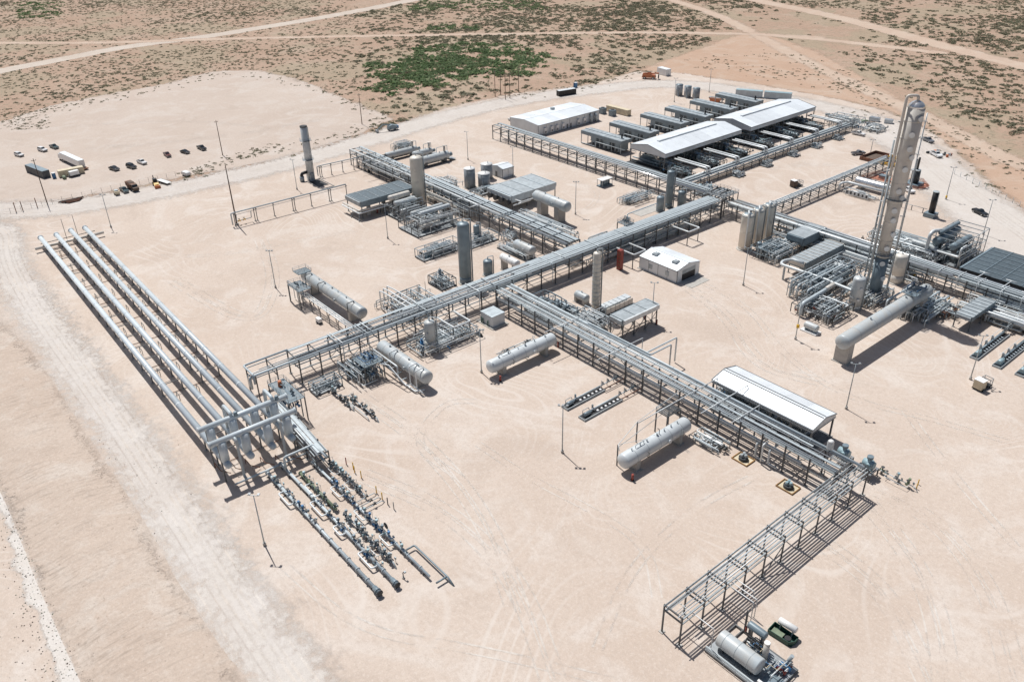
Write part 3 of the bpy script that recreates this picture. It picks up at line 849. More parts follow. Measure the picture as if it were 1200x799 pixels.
def skid(name, label, x, y, L, Wd, H, seed, rz=0, hv=(), vv=(), npipe=10, nvalve=5, cage=0, cat='process skid', vm='vessel', pm=('pipe', 'galv', 'bright'), valm=('blue', 'galv', 'slate'), base='steel', deck=True, boxes=2, group=None, rmax=.16, pumps=0, cm='steel'):
    """equipment skid: base frame, drums, exchangers, pumps, valves and hard piping (local box L x Wd x H from the corner)"""
    R = random.Random(seed)
    t = thing(name, label, cat, (x, y, 0), rz, group)
    q = MB()
    if deck:
        for yy in (0, Wd-.25): q.bb(0, yy, .03, L, yy+.25, .38)
        k = 0
        while k <= L-.2:
            q.bb(k, .25, .05, k+.2, Wd-.25, .36); k += max(1.5, L/8)
        q.bb(.2, .3, .37, L-.2, Wd-.3, .41, 1)
        part(t, 'base_frame', q, [base, 'tray'])
    else:
        sm = MB().bb(-.08, -.08, .1, .08, .08, H*.45).bb(-.08, -.7, H*.45, .08, .7, H*.45+.14).bb(-.3, -.3, -.1, .3, .3, .1, 1).mesh('support', ['steel', 'conc'])
        for i in range(int(L*Wd/22)+2): link('support', sm, t, (R.uniform(.5, L-.5), R.uniform(.7, Wd-.7), 0), R.choice((0, Y)))
    if cage:
        n = max(1, round(L/4))
        pm_ = MB().bb(-.1, -.1, .38, .1, .1, cage).mesh('post', cm)
        for i in range(n+1):
            for yy in (.12, Wd-.12): link('post', pm_, t, (.12+(L-.24)*i/n, yy, 0))
        bm_ = MB().bb(.12, -.09, -.1, L-.12, .09, .1).mesh('beam', cm); cb = MB().bb(-.09, .22, -.1, .09, Wd-.22, .1).mesh('beam', cm)
        for z in ([cage] if cage < 4 else [cage*.52, cage]):
            for yy in (.12, Wd-.12): link('beam', bm_, t, (0, yy, z))
            for i in range(n+1): link('beam', cb, t, (.12+(L-.24)*i/n, 0, z))
    for a, b, z, l, r, *m in hv:
        o = hvessel_part(t, 'drum', (a, b, z), l, r, m[0] if m else vm, m[1] if len(m) > 1 else 0, n=14)
        for s in (-.3, .3):
            q = MB()
            if len(m) > 1 and m[1]: q.bb(a-r*.7, b+s*l-.15, .38, a+r*.7, b+s*l+.15, z-r*.6)
            else: q.bb(a+s*l-.15, b-r*.7, .38, a+s*l+.15, b+r*.7, z-r*.6)
            part(t, 'saddle', q, base)
    for a, b, h, r, *m in vv:
        prof = [(0, r), (h-.38-r*.5, r)]+[(h-.38-r*.5+r*.5*math.sin(e), r*math.cos(e)) for e in (.4, .8, 1.2, 1.5)]
        part(t, 'upright_drum', MB().rev((a, b, .38), (a, b, h), prof, 14), m[0] if m else vm)
        part(t, 'nozzle', MB().cyl((a, b, h-.1), (a, b, h+.4), .1, None, 6), 'galv')
    if not hv and L*Wd > 55:
        for i in range(min(9, int(L*Wd/42)+1)):
            l = R.uniform(2.4, min(5.0, max(L, Wd)*.4)); r = R.uniform(.38, .7); z = R.uniform(1.3, max(1.5, H*.75)); ax = 0 if L > Wd else 1
            if R.random() < .3: ax = 1-ax
            l = min(l, (Wd if ax else L)*.6); a, b = R.uniform(.25, .75)*L, R.uniform(.25, .75)*Wd
            hvessel_part(t, 'drum', (a, b, z), l, r, R.choice(('vessel', 'vessel_w', 'slate', 'clad', 'cream', 'dark')), ax, False, 12)
            me = MB().bb(-.12, -.12, 0, .12, .12, z-r*.9).mesh('saddle', 'steel')
            for s in (-.3, .3): link('saddle', me, t, (a+(0 if ax else s*l), b+(s*l if ax else 0), 0))
        for i in range(min(8, int(L*Wd/60))):
            a, b, s = R.uniform(.5, L-.5), R.uniform(.5, Wd-.5), R.uniform(.5, 1.1)
            part(t, 'pump', MB().bb(a-s, b-.45, .02, a+s, b+.45, .3).cyl((a-s*.9, b, .7), (a+s*.2, b, .7), .38, None, 10).cyl((a+s*.2, b, .7), (a+s*.9, b, .7), .3, None, 10), R.choice(('dark', 'slate', 'dark', 'teal', 'galv')))
    for i in range(int(npipe*(1.6 if deck else 2.1))):
        r = R.choice((.07, .1, .13, .16, rmax))
        part(t, 'pipe', MB().tube(walk_pipe(R, L, Wd, H, r, R.randint(3, 5)), r, 6), R.choice(pm))
    for i in range(int(nvalve*1.5)):
        valve(t, (R.uniform(.4, L-.4), R.uniform(.4, Wd-.4), R.uniform(.8, H*.8)), R.uniform(.55, .95), R.choice(valm), R.choice((0, Y)))
    for i in range(boxes):
        a, b, z = R.uniform(.6, L-.6), R.uniform(.4, Wd-.4), R.uniform(.9, 1.5)
        q = MB().bb(a-.35, b-.15, z-.45, a+.35, b+.15, z+.45).bb(a-.05, b-.05, .38, a+.05, b+.05, z-.45)
        part(t, 'junction_box', q, R.choice(('galv', 'wall', 'white')))
    for i in range(pumps):
        a = L*(i+.5)/pumps; b = Wd*R.uniform(.3, .7)
        q = MB().bb(a-.9, b-.4, .38, a+.9, b+.4, .55).cyl((a-.75, b, .95), (a+.1, b, .95), .36, None, 10).cyl((a+.1, b, .95), (a+.45, b, .95), .14, None, 8).cyl((a+.45, b, .95), (a+.8, b, .95), .42, .3, 10).cyl((a+.62, b, .95), (a+.62, b, 1.7), .15, None, 8)
        part(t, 'pump', q, R.choice(('blue', 'slate', 'teal', 'galv')))
    return t

def air_cooler(name, label, x, y, L, Wd, z0, z1, rz=0, bays=4, cat='air cooler', top='fin', side='slate', headers='galv', legm='steel', hood=False, cross=False, group=None, ribs=True, fans=True, nl=None):
    """forced draught cooler: legs, plenum box, finned bundle panels on top, header boxes at the ends and fan rings below"""
    t = thing(name, label, cat, (x, y, 0), rz, group)
    q = MB()
    q.bb(0, 0, z0, L, .12, z1).bb(0, Wd-.12, z0, L, Wd, z1).bb(0, .12, z0, .12, Wd-.12, z1).bb(L-.12, .12, z0, L, Wd-.12, z1)
    q.bb(.12, .12, z0+.1, L-.12, Wd-.12, z0+.2)
    part(t, 'plenum', q, side)
    b = L/bays
    mesh = MB().bb(.05, .14, z1-.18, b-.05, Wd-.14, z1-.02).mesh('fin_panel', top)
    for i in range(bays): link('fin_panel', mesh, t, (i*b, 0, 0))
    if ribs:
        rm = MB().bb(-.09, 0, z1+.004, .09, Wd, z1+.16).mesh('rib', headers)
        for i in range(bays+1): link('rib', rm, t, (min(max(i*b, .09), L-.09), 0, 0))
    for e in (-.7, L+.04):
        q = MB().bb(e, .3, (z0+z1)/2-.35, e+.66, Wd-.3, z1-.1)
        part(t, 'header_box', q, headers)
    n = nl or max(2, bays//2+1)
    lm = MB().bb(-.14, -.14, 0, .14, .14, z0-.01).bb(-.4, -.4, -.1, .4, .4, .12, 1).mesh('leg', [legm, 'conc'])
    for i in range(n):
        for yy in (.2, Wd-.2): link('leg', lm, t, (.2+(L-.4)*i/(n-1), yy, 0))
    if cross:
        cm = MB()
        st = (L-.4)/(n-1)
        cm.bar((.3, 0, .4), (st-.1, 0, z0-.4), .12).bar((st-.1, .13, .4), (.3, .13, z0-.4), .12).bar((.2, .06, z0*.5), (st, .06, z0*.5), .14)
        cm = cm.mesh('brace', legm)
        for i in range(n-1):
            for yy in (.2, Wd-.33): link('brace', cm, t, (.2+st*i, yy, 0))
    if fans:
        fm = MB().cyl((0, 0, z0-.5), (0, 0, z0+.09), min(b, Wd)*.42, min(b, Wd)*.45, 14).cyl((0, 0, z0-1.3), (0, 0, z0-.5), .3, None, 8).mesh('fan', 'tray')
        k = max(1, bays//2)
        for i in range(k): link('fan', fm, t, (L*(i+.5)/k, Wd/2, 0))
    return t

def hood_cooler(name, label, x, y, L=27, Wd=7.2, z0=3.2, z1=6.3, group=None):
    """long raised compressor cooler: louvred roof box on tall legs with deep duct housings under it"""
    t = thing(name, label, 'cooler', (x, y, 0), 0, group)
    part(t, 'roof_box', MB().bb(0, 0, z1-1.6, L, Wd, z1), 'slate')
    n = 9; b = L/n
    lm = MB().bb(.08, .25, z1+.004, b-.08, Wd-.25, z1+.12).mesh('louvre_panel', 'galv')
    for i in range(n): link('louvre_panel', lm, t, (i*b, 0, 0))
    part(t, 'ridge_pipe', MB().bb(-.3, Wd*.5-.25, z1+.13, L, Wd*.5+.25, z1+.42), 'pipe')
    for a, w in ((8.5, 3.4), (17, 4.2), (24, 3)):
        part(t, 'fan_housing', MB().bb(a-w/2, .5, .9, a+w/2, Wd-.5, z1-1.61), 'slate')
        part(t, 'motor', MB().cyl((a, -.3, 1.5), (a, .5, 1.5), .5, None, 10), 'dark')
    lm = MB().bb(-.13, -.13, 0, .13, .13, z1-1.61).mesh('leg', 'galv')
    for a in (.3, 4.8, 13, 20.8, L-.3):
        for yy in (.2, Wd-.2): link('leg', lm, t, (a, yy, 0))
    part(t, 'exhaust_stack', MB().cyl((L-3, Wd*.5, z1+.42), (L-3, Wd*.5, z1+2.4), .42, None, 12), 'black')
    part(t, 'pipe', MB().tube([(1, -.4, .6), (L*.4, -.4, .6), (L*.4, -.4, 3), (L+3, -.4, 3)], .15, 8), 'pipe')
    part(t, 'pipe', MB().tube([(3, Wd+.3, .8), (L*.6, Wd+.3, .8), (L+3, Wd+.3, .8)], .2, 8), 'bright')
    part(t, 'base_frame', MB().bb(0, .1, .02, L, .4, .4).bb(0, Wd-.4, .02, L, Wd-.1, .4), 'steel')
    return t

def gable(mb, x0, x1, y0, y1, ze, zr, th=.15, over=.0, mi=0):
    """gabled roof shell with its ridge along y"""
    xm = (x0+x1)/2
    prof = [(x0-over, ze), (xm, zr), (x1+over, ze), (x1+over, ze-th), (xm, zr-th), (x0-over, ze-th)]
    return mb.prism(prof, y0-over, y1+over, mi)

def canopy(name, label, x0, x1, y0, y1, ze, zr, fascia=1.6, bays=6, ridge_vent=True, rz=0, loc=(0, 0), fm='wall', rm='roof'):
    """open sided steel building: columns, white gable roof of separate sheets, deep fascias, gable ends, ridge vent"""
    t = thing(name, label, 'canopy building', (loc[0], loc[1], 0), rz)
    xm = (x0+x1)/2
    n = bays; b = (y1-y0)/n
    for s, xa in ((-1, x0), (1, x1)):
        q = MB().prism([(xa, ze), (xm, zr), (xm, zr-.14), (xa, ze-.14)] if s < 0 else [(xm, zr), (xa, ze), (xa, ze-.14), (xm, zr-.14)], .02, b-.02)
        me = q.mesh('roof_sheet', 'ribroof')
        for i in range(n): link('roof_sheet', me, t, (0, y0+i*b, 0))
    for xa in (x0, x1):
        me = MB().bb(xa-.06, .02, ze-fascia, xa+.06, b-.02, ze-.16).mesh('fascia_panel', fm)
        for i in range(n): link('fascia_panel', me, t, (0, y0+i*b, 0))
        part(t, 'gutter', MB().bb(xa-.16+(.0 if xa > xm else 0), y0, ze-.16+.0, xa+.16, y1, ze-.02+.0) if 0 else MB().bb(xa-.12+(.2 if xa > xm else -.2), y0, ze-.3, xa+.12+(.2 if xa > xm else -.2), y1, ze-.05), 'trim')
    for yy in (y0, y1):
        q = MB().prism([(x0+.07, ze-fascia), (x1-.07, ze-fascia), (x1-.07, ze-.16), (xm, zr-.16), (x0+.07, ze-.16)], yy-.05, yy+.05)
        part(t, 'gable_end', q, 'ribwall')
        o_ = yy+(.1 if yy > (y0+y1)/2 else -.1)
        part(t, 'rake_trim', MB().bar((x0-.1, o_, ze+.02), (xm, o_, zr+.03), .22, .16).bar((xm, o_, zr+.03), (x1+.1, o_, ze+.02), .22, .16), 'trim')
        part(t, 'base_trim', MB().bb(x0+.1, o_-.06, ze-fascia-.12, x1-.1, o_+.06, ze-fascia), 'trim')
    if rm == 'trim':
        for k in (-.45, .45): part(t, 'ridge_trim', MB().bb(xm+k-.07, y0+.2, zr-.2, xm+k+.07, y1-.2, zr+.06), 'trim')
    elif ridge_vent:
        me = MB().prism([(xm-.7, zr-.1), (xm-.55, zr+.42), (xm+.55, zr+.42), (xm+.7, zr-.1)], b*.0+.05, b-.05).mesh('ridge_vent', rm)
        for i in range(n):
            if 0 < i < n-1 or n < 4: link('ridge_vent', me, t, (0, y0+i*b, 0))
    cm = MB().bb(-.18, -.18, 0, .18, .18, ze-fascia*.3).bb(-.5, -.5, -.1, .5, .5, .15, 1).mesh('column', ['trim', 'conc'])
    for i in range(n+1):
        yy = min(max(y0+i*b, y0+.3), y1-.3)
        for xa in (x0+.35, x1-.35): link('column', cm, t, (xa, yy, 0))
        part(t, 'rafter', MB().bar((x0+.1, yy, ze-.35), (xm, yy, zr-.35), .2, .35).bar((xm, yy, zr-.35), (x1-.1, yy, ze-.35), .2, .35), 'steel')
    return t

def light_pole(label, x, y, h=13.3, lamps=3, rz=0, m='galv'):
    t = thing('light_pole', label, 'light pole', (x, y, 0), rz, 'light poles around the plant')
    part(t, 'base', MB().cyl((0, 0, -.1), (0, 0, .75), .34, None, 12), 'conc')
    part(t, 'pole', MB().cyl((0, 0, .75), (0, 0, h), .15, .09, 10), m)
    w = .95
    part(t, 'crossarm', MB().bar((-w, 0, h-.1), (w, 0, h-.1), .1), m)
    for i in range(lamps):
        a = -w+2*w*i/max(1, lamps-1)
        l = part(t, 'lamp', MB().box((0, .25, 0), (.5, .7, .16)).cyl((0, 0, -.02), (0, 0, .2), .07, None, 6), 'tray', (a, 0, h+.02))
        part(l, 'lens', MB().bb(-.2, .02, -.13, .2, .52, -.085), 'lens')
    return t

def car_wheels(t, xs, w, r=.4):
    me = MB().cyl((0, -.13, 0), (0, .13, 0), r, None, 14).mesh('wheel', 'tyre')
    rim = MB().cyl((0, -.15, 0), (0, .15, 0), r*.55, None, 10).mesh('rim', 'silver')
    for x in xs:
        for s in (-1, 1):
            o = link('wheel', me, t, (x, s*w, r)); link('rim', rim, o)

def car(name, label, p, q, paint, kind='pickup', cat=None, sc=1.0, group='parked vehicles'):
    """road vehicle; p rear, q front (ground points)"""
    p, q = Vector((*p, 0)), Vector((*q, 0)); d = q-p; rz = math.atan2(d.y, d.x); c = (p+q)/2
    t = thing(name, label, cat or kind, (c.x, c.y, .03), rz, group)
    L = {'pickup': 5.9, 'suv': 4.9, 'car': 4.7}[kind]; h = L/2; w = .98
    if kind == 'pickup':
        body = [(-h, .5), (-h+.1, .42), (h-.15, .42), (h, .62), (h-.03, 1.0), (h-.25, 1.12), (1.3, 1.2), (-.62, 1.2), (-.62, 1.18), (-h, 1.18)]
        cab = [(-.6, 1.2), (-.42, 1.86), (.55, 1.9), (1.3, 1.2)]
        win = [(-.5, 1.27), (-.38, 1.78), (.5, 1.8), (1.17, 1.27)]
    elif kind == 'suv':
        body = [(-h, .5), (-h+.1, .4), (h-.15, .4), (h, .6), (h-.05, .98), (h-.3, 1.06), (1.15, 1.14), (-h+.04, 1.14)]
        cab = [(-h+.08, 1.14), (-h+.3, 1.74), (.25, 1.8), (1.15, 1.14)]
        win = [(-h+.2, 1.2), (-h+.36, 1.66), (.22, 1.7), (1.0, 1.2)]
    else:
        body = [(-h, .45), (-h+.1, .34), (h-.15, .34), (h, .5), (h-.05, .8), (h-.4, .9), (1.1, .98), (-1.5, 1.0), (-h+.05, .96)]
        cab = [(-1.6, 1.0), (-1.0, 1.44), (.2, 1.47), (1.1, .98)]
        win = [(-1.42, 1.04), (-.95, 1.37), (.18, 1.4), (.95, 1.04)]
    part(t, 'body', MB().prism(body, -w, w), paint)
    cw = w-.1
    n = len(cab)
    def cabmesh(pr, wl, wu, mb):
        zs = [z for _, z in pr]; z0, z1 = min(zs), max(zs)
        vs = []
        for s in (-1, 1):
            for x, z in pr: vs.append((x, s*(wl+(wu-wl)*(z-z0)/(z1-z0)), z))
        return mb.add(vs, [tuple(range(n)), tuple(range(2*n-1, n-1, -1))]+[(i, i+n, (i+1) % n+n, (i+1) % n) for i in range(n)])
    part(t, 'cab', cabmesh(cab, cw, cw-.14, MB()), paint)
    part(t, 'side_window', cabmesh([(a, b) for a, b in win], cw+.01, cw-.12, MB()), 'glass')
    a0, a1 = cab[-1], cab[-2]
    dx, dz = a1[0]-a0[0], a1[1]-a0[1]
    f = lambda k, y: (a0[0]+dx*k+.02, y, a0[1]+dz*k+.015)
    part(t, 'windscreen', MB().add([f(.12, -cw+.1), f(.12, cw-.1), f(.9, cw-.2), f(.9, -cw+.2), tuple(np.array(f(.12, -cw+.1))-(.03, 0, .02)), tuple(np.array(f(.12, cw-.1))-(.03, 0, .02)), tuple(np.array(f(.9, cw-.2))-(.03, 0, .02)), tuple(np.array(f(.9, -cw+.2))-(.03, 0, .02))], [(0, 1, 2, 3), (7, 6, 5, 4), (0, 4, 5, 1), (1, 5, 6, 2), (2, 6, 7, 3), (3, 7, 4, 0)]), 'glass')
    if kind == 'pickup':
        part(t, 'bed_liner', MB().bb(-h+.12, -w+.12, 1.184, -.7, w-.12, 1.2), 'black')
    part(t, 'bumper', MB().bb(h-.02, -w+.05, .42, h+.1, w-.05, .66), 'tray')
    for s in (-1, 1):
        part(t, 'headlight', MB().bb(h-.07, s*.68-.16, .74, h+.015, s*.68+.16, .9), 'lens')
    car_wheels(t, (-h*.62, h*.64), w-.1, .4 if kind != 'car' else .34)
    t.scale = (sc,)*3
    return t

def flat_trailer(label, p, q, deck='white', cat='trailer', wd=2.4, name='flat_trailer'):
    p, q = Vector((*p, 0)), Vector((*q, 0)); d = q-p; L = d.length; c = (p+q)/2
    t = thing(name, label, cat, (c.x, c.y, .03), math.atan2(d.y, d.x))
    part(t, 'deck', MB().bb(-L/2, -wd/2, .75, L/2, wd/2, .92), deck)
    part(t, 'rail', MB().bb(-L/2, -wd/2-.08, .6, L/2, -wd/2-.003, 1.0).bb(-L/2, wd/2+.003, .6, L/2, wd/2+.08, 1.0), 'black')
    part(t, 'hitch', MB().bar((L/2, 0, .7), (L/2+1.3, 0, .6), .15), 'black')
    car_wheels(t, (-L*.2, -L*.05), wd/2+.2, .38)
    return t

def container(name, label, p, q, wd=2.44, h=2.6, m='tan', roofm=None, cat='container', z=.15, ribs=True, doors=True):
    p, q = Vector((*p, 0)), Vector((*q, 0)); d = q-p; L = d.length; c = (p+q)/2
    t = thing(name, label, cat, (c.x, c.y, 0), math.atan2(d.y, d.x))
    part(t, 'shell', MB().bb(-L/2, -wd/2, z, L/2, wd/2, z+h), m)
    part(t, 'roof', MB().bb(-L/2+.05, -wd/2+.05, z+h+.003, L/2-.05, wd/2-.05, z+h+.06), roofm or m)
    if ribs:
        me = MB().bb(-.06, -wd/2-.05, z+.15, .06, -wd/2-.003, z+h-.15).bb(-.06, wd/2+.003, z+.15, .06, wd/2+.05, z+h-.15).mesh('rib', m)
        n = max(3, int(L/1.2))
        for i in range(n): link('rib', me, t, (-L/2+L*(i+.5)/n, 0, 0))
    if doors:
        for s in (-1, 1):
            part(t, 'door', MB().bb(L/2+.003, s*wd*.25-wd*.23, z+.1, L/2+.05, s*wd*.25+wd*.23, z+h-.1), m)
    part(t, 'skid_rail', MB().bb(-L/2, -wd/2+.1, .0, L/2, -wd/2+.3, z-.003).bb(-L/2, wd/2-.3, .0, L/2, wd/2-.1, z-.003), 'black')
    return t

def bollard(label, p, h=1.2, m='yellow', group='yellow marker posts', lean=0):
    t = thing('bollard', label, 'bollard', (p[0], p[1], 0), 0, group)
    part(t, 'post', MB().cyl((0, 0, -.1), (lean, 0, h), .12, None, 10), m)
    part(t, 'cap', MB().rev((lean, 0, h), (lean, 0, h+.1), [(0, .13), (.06, .1), (.1, .02)], 10), m)
    return t

def flanged(mb, a, b, r, n=10, step=6, mi=0):
    a, b = Vector(a), Vector(b); d = (b-a); L = d.length; d.normalize()
    mb.cyl(a, b, r, None, n, mi)
    k = .0
    while k <= L+.01:
        p = a+d*min(max(k, .06), L-.06); mb.cyl(p-d*.06, p+d*.06, r*1.55, None, n, mi); k += step
    return mb
# ------------------------------------------------------------------ PIPE RACKS
def T3(p): return tuple(p)
L_ = 177.0
mp = [(3.1, 7.4, .30, 'pipe', -.5, L_), (-3.1, 7.4, .26, 'pipe', -12.5, L_), (1.2, 7.35, .14, 'bright', 10, L_), (.2, 7.32, .2, 'bright', 30, L_),
      (-.7, 7.3, .11, 'pipe', -10, L_), (-1.5, 7.32, .16, 'bright', 44, L_), (-2.2, 7.3, .1, 'galv', 20, L_), (.8, 7.28, .09, 'pipe', 0, 120), (2.3, 7.0, .1, 'galv', 12, 150)]
mp += rpipes(3, 6.6, 4.85, 9, L_)
R1 = rack('pipe_rack', 'longest pipe rack crossing the plant from the slug catcher to the far junction', (-183.2, 75), (-181.0, 252), 7, 7.4, low=[4.75], pipes=mp,
          trays=[(2.55, 7.55, .9, 0, L_), (1.7, 7.6, .75, 36, L_), (-.2, 7.75, .9, 76, L_), (-1.3, 7.7, .8, 76, L_), (-2.3, 7.7, .8, 60, L_), (.8, 7.72, .8, 84, L_)])
part(R1, 'pipe', MB().tube([(3.1, 0, 0), (3.1, 0, 0)] if 0 else [(0, 3.1, 7.7), (-12.5, 3.1, 7.7), (-12.5, -3.1, 7.7), (-12.5, -3.1, 5)], .28, 10), 'pipe')
for k in (-6.2, -12.0):
    for s in (-3.1, 3.1): part(R1, 'post', MB().bb(k-.14, s-.14, 0, k+.14, s+.14, 7.35), 'steel')
    for z in (7.0, 5.2): part(R1, 'beam', MB().bb(k-.1, -2.95, z-.14, k+.1, 2.95, z+.14), 'steel')
part(R1, 'pipe', MB().tube([(0, 1.4, 5.5), (-12.5, 1.4, 5.5), (-12.5, 1.4, 2)], .2, 10), 'bright')
for s in (-3.1, 3.1): part(R1, 'stringer', MB().bb(-11.8, s-.08, 6.6, -.2, s+.08, 6.85), 'galv')
part(R1, 'pipe', MB().tube([(0, -1.6, 6.6), (-13, -1.6, 6.6), (-13, -1.6, 3)], .36, 10), 'pipe')
for i, s in enumerate((12, 13, 20, 21, 22.5, 41, 47, 60, 66, 90, 96, 111, 125)):     # cross-over lines and drops
    part(R1, 'pipe', MB().tube([(s, 3.3, 7.9), (s, -2.2+(i % 3), 7.9), (s, -3.9, 7.9), (s, -3.9, 1.0)] if i % 2 else [(s, 3.0, 8.0), (s, -3.4, 8.0)], .12+.03*(i % 3), 8), ('pipe', 'bright', 'galv')[i % 3])
B_L = 115.0
bp = [(2.9, 7.4, .34, 'pipe', 0, B_L+3), (2.2, 7.3, .12, 'galv', 0, B_L), (1.5, 7.35, .2, 'bright', 0, B_L-12), (-2.9, 4.9, .34, 'vessel_w', 0, B_L-8), (-2.9, 7.35, .2, 'pipe', 0, B_L),
      (-2.2, 7.3, .12, 'bright', 0, B_L), (-1.7, 7.3, .1, 'galv', 0, B_L-30), (.6, 7.3, .1, 'bright', 8, B_L), (-.8, 7.3, .08, 'pipe', 15, 80), (-.2, 7.3, .07, 'galv', 0, 60)]
bp += rpipes(5, 5.0, 4.9, 6, B_L)
R2 = rack('pipe_rack', 'pipe rack from the long rack past the low white shelter to the near corner', (-176.5, 143), (-61.4, 142), 6.4, 7.4, low=[4.75], pipes=bp,
          trays=[(-1.25, 7.5, .7, 0, B_L), (1.0, 7.5, .5, 0, B_L-8)])
for s, a, b in ((30, 14, -10), (50, 8, -9.5), (76, 7, -22), (83, 10, -8), (90, 5, -6)):
    part(R2, 'pipe', MB().tube([(s, a, 7.9), (s, b, 7.9)], .12, 8), 'bright')
    part(R2, 'pipe', MB().tube([(s, a, 7.9), (s, a, 1.2)], .1, 8), 'galv')
for s in (56, 57.5):
    part(R2, 'pipe', MB().tube([(s-22, 2.9, 8.0), (s, 3.0, 8.0), (s, 3.0+(12 if s == 56 else 8), 8.0), (s, 3.0+(12 if s == 56 else 8), .5)], .22, 10), 'pipe')
part(R2, 'pipe', MB().tube([(98, -2.4, 5.4), (98, -4.2, 5.4), (98, -4.2, .8)], .22, 10), 'bright')
for s in (96, 99.5):
    part(R2, 'pipe', MB().tube([(s, 0, 4.4), (s, -3.6, 4.4), (s, -3.6, .7), (s+2.4, -3.6, .7)], .24, 10), 'vessel_w')
R3 = rack('pipe_rack', 'sparse foreground pipe rack of thin lines ending beside the skid with a grey drum', (-59.8, 84.6), (-59.6, 145.5), 4, 7, low=[5.6], postw=.24, brace_every=0,
          pipes=[(1.8, 7.0, .1, 'galv', -.5, 61), (1.2, 7.0, .08, 'bright', -.3, 61), (.6, 7.0, .06, 'bright', 0, 50), (0, 7.0, .1, 'pipe', 6, 61), (-.5, 7.0, .06, 'bright', 0, 61), (-1.0, 7.0, .08, 'galv', 0, 61), (-1.5, 7.0, .1, 'bright', -.6, 61),
                 (1.5, 5.65, .12, 'bright', 0, 61), (.9, 5.65, .08, 'bright', 12, 61), (.3, 5.65, .08, 'galv', 4, 61), (-.3, 5.65, .1, 'bright', 4, 61), (-.9, 5.65, .07, 'bright', 8, 61), (-1.4, 5.65, .07, 'galv', 0, 61)],
          trays=[])
for s, y0, k in ((3, -1.5, -6.5), (13, -.9, -7.5), (14, -.3, -7.5), (15.2, .3, -6)):
    part(R3, 'pipe', MB().tube([(s, 1.4, 5.9), (s, k, 5.9), (s, k, 1.2)], .09, 8), 'bright')
part(R3, 'brace', MB().bar((24.4, -2.1, .2), (30.5, -2.1, 5), .16), 'steel')
R4 = rack('pipe_rack', 'pipe rack from the three fired heaters past the big grey air cooler', (-334.5, 184.6), (-187.5, 183), 6.4, 7.4, low=[4.75],
          pipes=[(2.9, 7.4, .26, 'pipe', 0, 147), (-2.9, 7.4, .3, 'bright', 0, 147), (-2.2, 7.3, .12, 'galv', 0, 147), (0, 7.3, .16, 'pipe', 0, 147), (.5, 7.3, .1, 'bright', 0, 147), (1.1, 7.3, .2, 'galv', 0, 147)]+rpipes(9, 6, 4.9, 8, 147),
          trays=[(2.2, 7.55, .8, 0, 147), (-1.2, 7.6, .9, 40, 147), (1.3, 7.65, .8, 60, 147), (-.2, 7.7, .7, 60, 147)])
for s in (14, 22, 28, 36, 46, 88, 98, 112, 113.5, 125, 131, 139):
    part(R4, 'pipe', MB().tube([(s, 2.5, 7.95), (s, -3.6, 7.95), (s, -3.6-random.uniform(1, 6), 7.95), (s, -3.6-random.uniform(1, 6), 5.2)][:3], .13+.08*random.random(), 8), random.choice(('pipe', 'bright', 'galv')))
R5 = rack('pipe_rack', 'pipe rack in front of the long white control building and the compressor coolers', (-321.3, 258.4), (-187, 258.0), 5.6, 7, low=[4.2],
          pipes=[(2.3, 7.0, .3, 'pipe', 0, 134), (-2.4, 7.0, .34, 'silver', 62, 136), (1.2, 6.95, .2, 'pipe', 6, 134), (-1.5, 6.95, .2, 'galv', 0, 134), (.2, 6.95, .2, 'bright', 20, 134), (-.6, 6.95, .16, 'pipe', 0, 134), (-2.4, 4.4, .1, 'bright', 10, 134), (2.0, 4.4, .12, 'pipe', 4, 134), (0, 4.4, .16, 'galv', 4, 100)],
          trays=[(1.8, 7.2, .7, 0, 134), (.7, 7.3, .7, 0, 134), (-.9, 7.3, .8, 18, 134)], brace_every=9)
R6 = rack('pipe_rack', 'pipe rack carrying wide silver lines past the tall column to the right edge', (-178, 257.3), (-42, 254.9), 5.4, 6.2, low=[3.6],
          pipes=[(2.3, 6.2, .42, 'silver', 2, 136), (1.3, 6.15, .22, 'galv', 0, 136), (-2.2, 6.2, .45, 'bright', 0, 88), (-2.2, 6.2, .24, 'pipe', 90, 136), (-1.1, 6.15, .26, 'pipe', 0, 136), (-.4, 6.15, .16, 'bright', 30, 136), (.5, 6.15, .3, 'silver', 0, 136)]+rpipes(21, 4.8, 3.75, 6, 136, rmax=.3),
          trays=[(-.3, 6.75, .7, 10, 136), (.9, 6.75, .6, 60, 136), (-1.5, 6.7, .6, 70, 136)])
for s in (84, 90, 96, 103, 109, 116, 122, 128):
    part(R6, 'pipe', MB().tube([(s, 2.2, 6.95), (s, -3.2, 6.95), (s, -3.2, 2)], .14, 8), 'bright')
for i, s in enumerate((94, 102, 110, 118)):
    part(R6, 'pipe', MB().tube([(s, -1, 6.9), (s, 6, 6.9)], .16, 8), 'bright'); part(R6, 'pipe', MB().tube([(s-1.6, 6, 6.9), (s+1.6, 6, 6.9)], .16, 8), 'bright')
R7 = rack('pipe_rack', 'low pipe rack leading away behind the tall column towards the excavated pits', (-166.6, 261.5), (-166.2, 356), 3.4, 4.6, low=[2.6], postw=.26, brace_every=0,
          pipes=[(1.3, 4.6, .32, 'pipe', -1, 95), (.5, 4.6, .2, 'bright', -1, 95), (-.2, 4.6, .16, 'galv', -1, 90), (-1.2, 4.6, .2, 'galv', 0, 95), (-1.2, 2.7, .12, 'pipe', 0, 90), (1, 2.7, .12, 'pipe', 0, 60)], trays=[(-.6, 4.85, .5, 0, 92)])
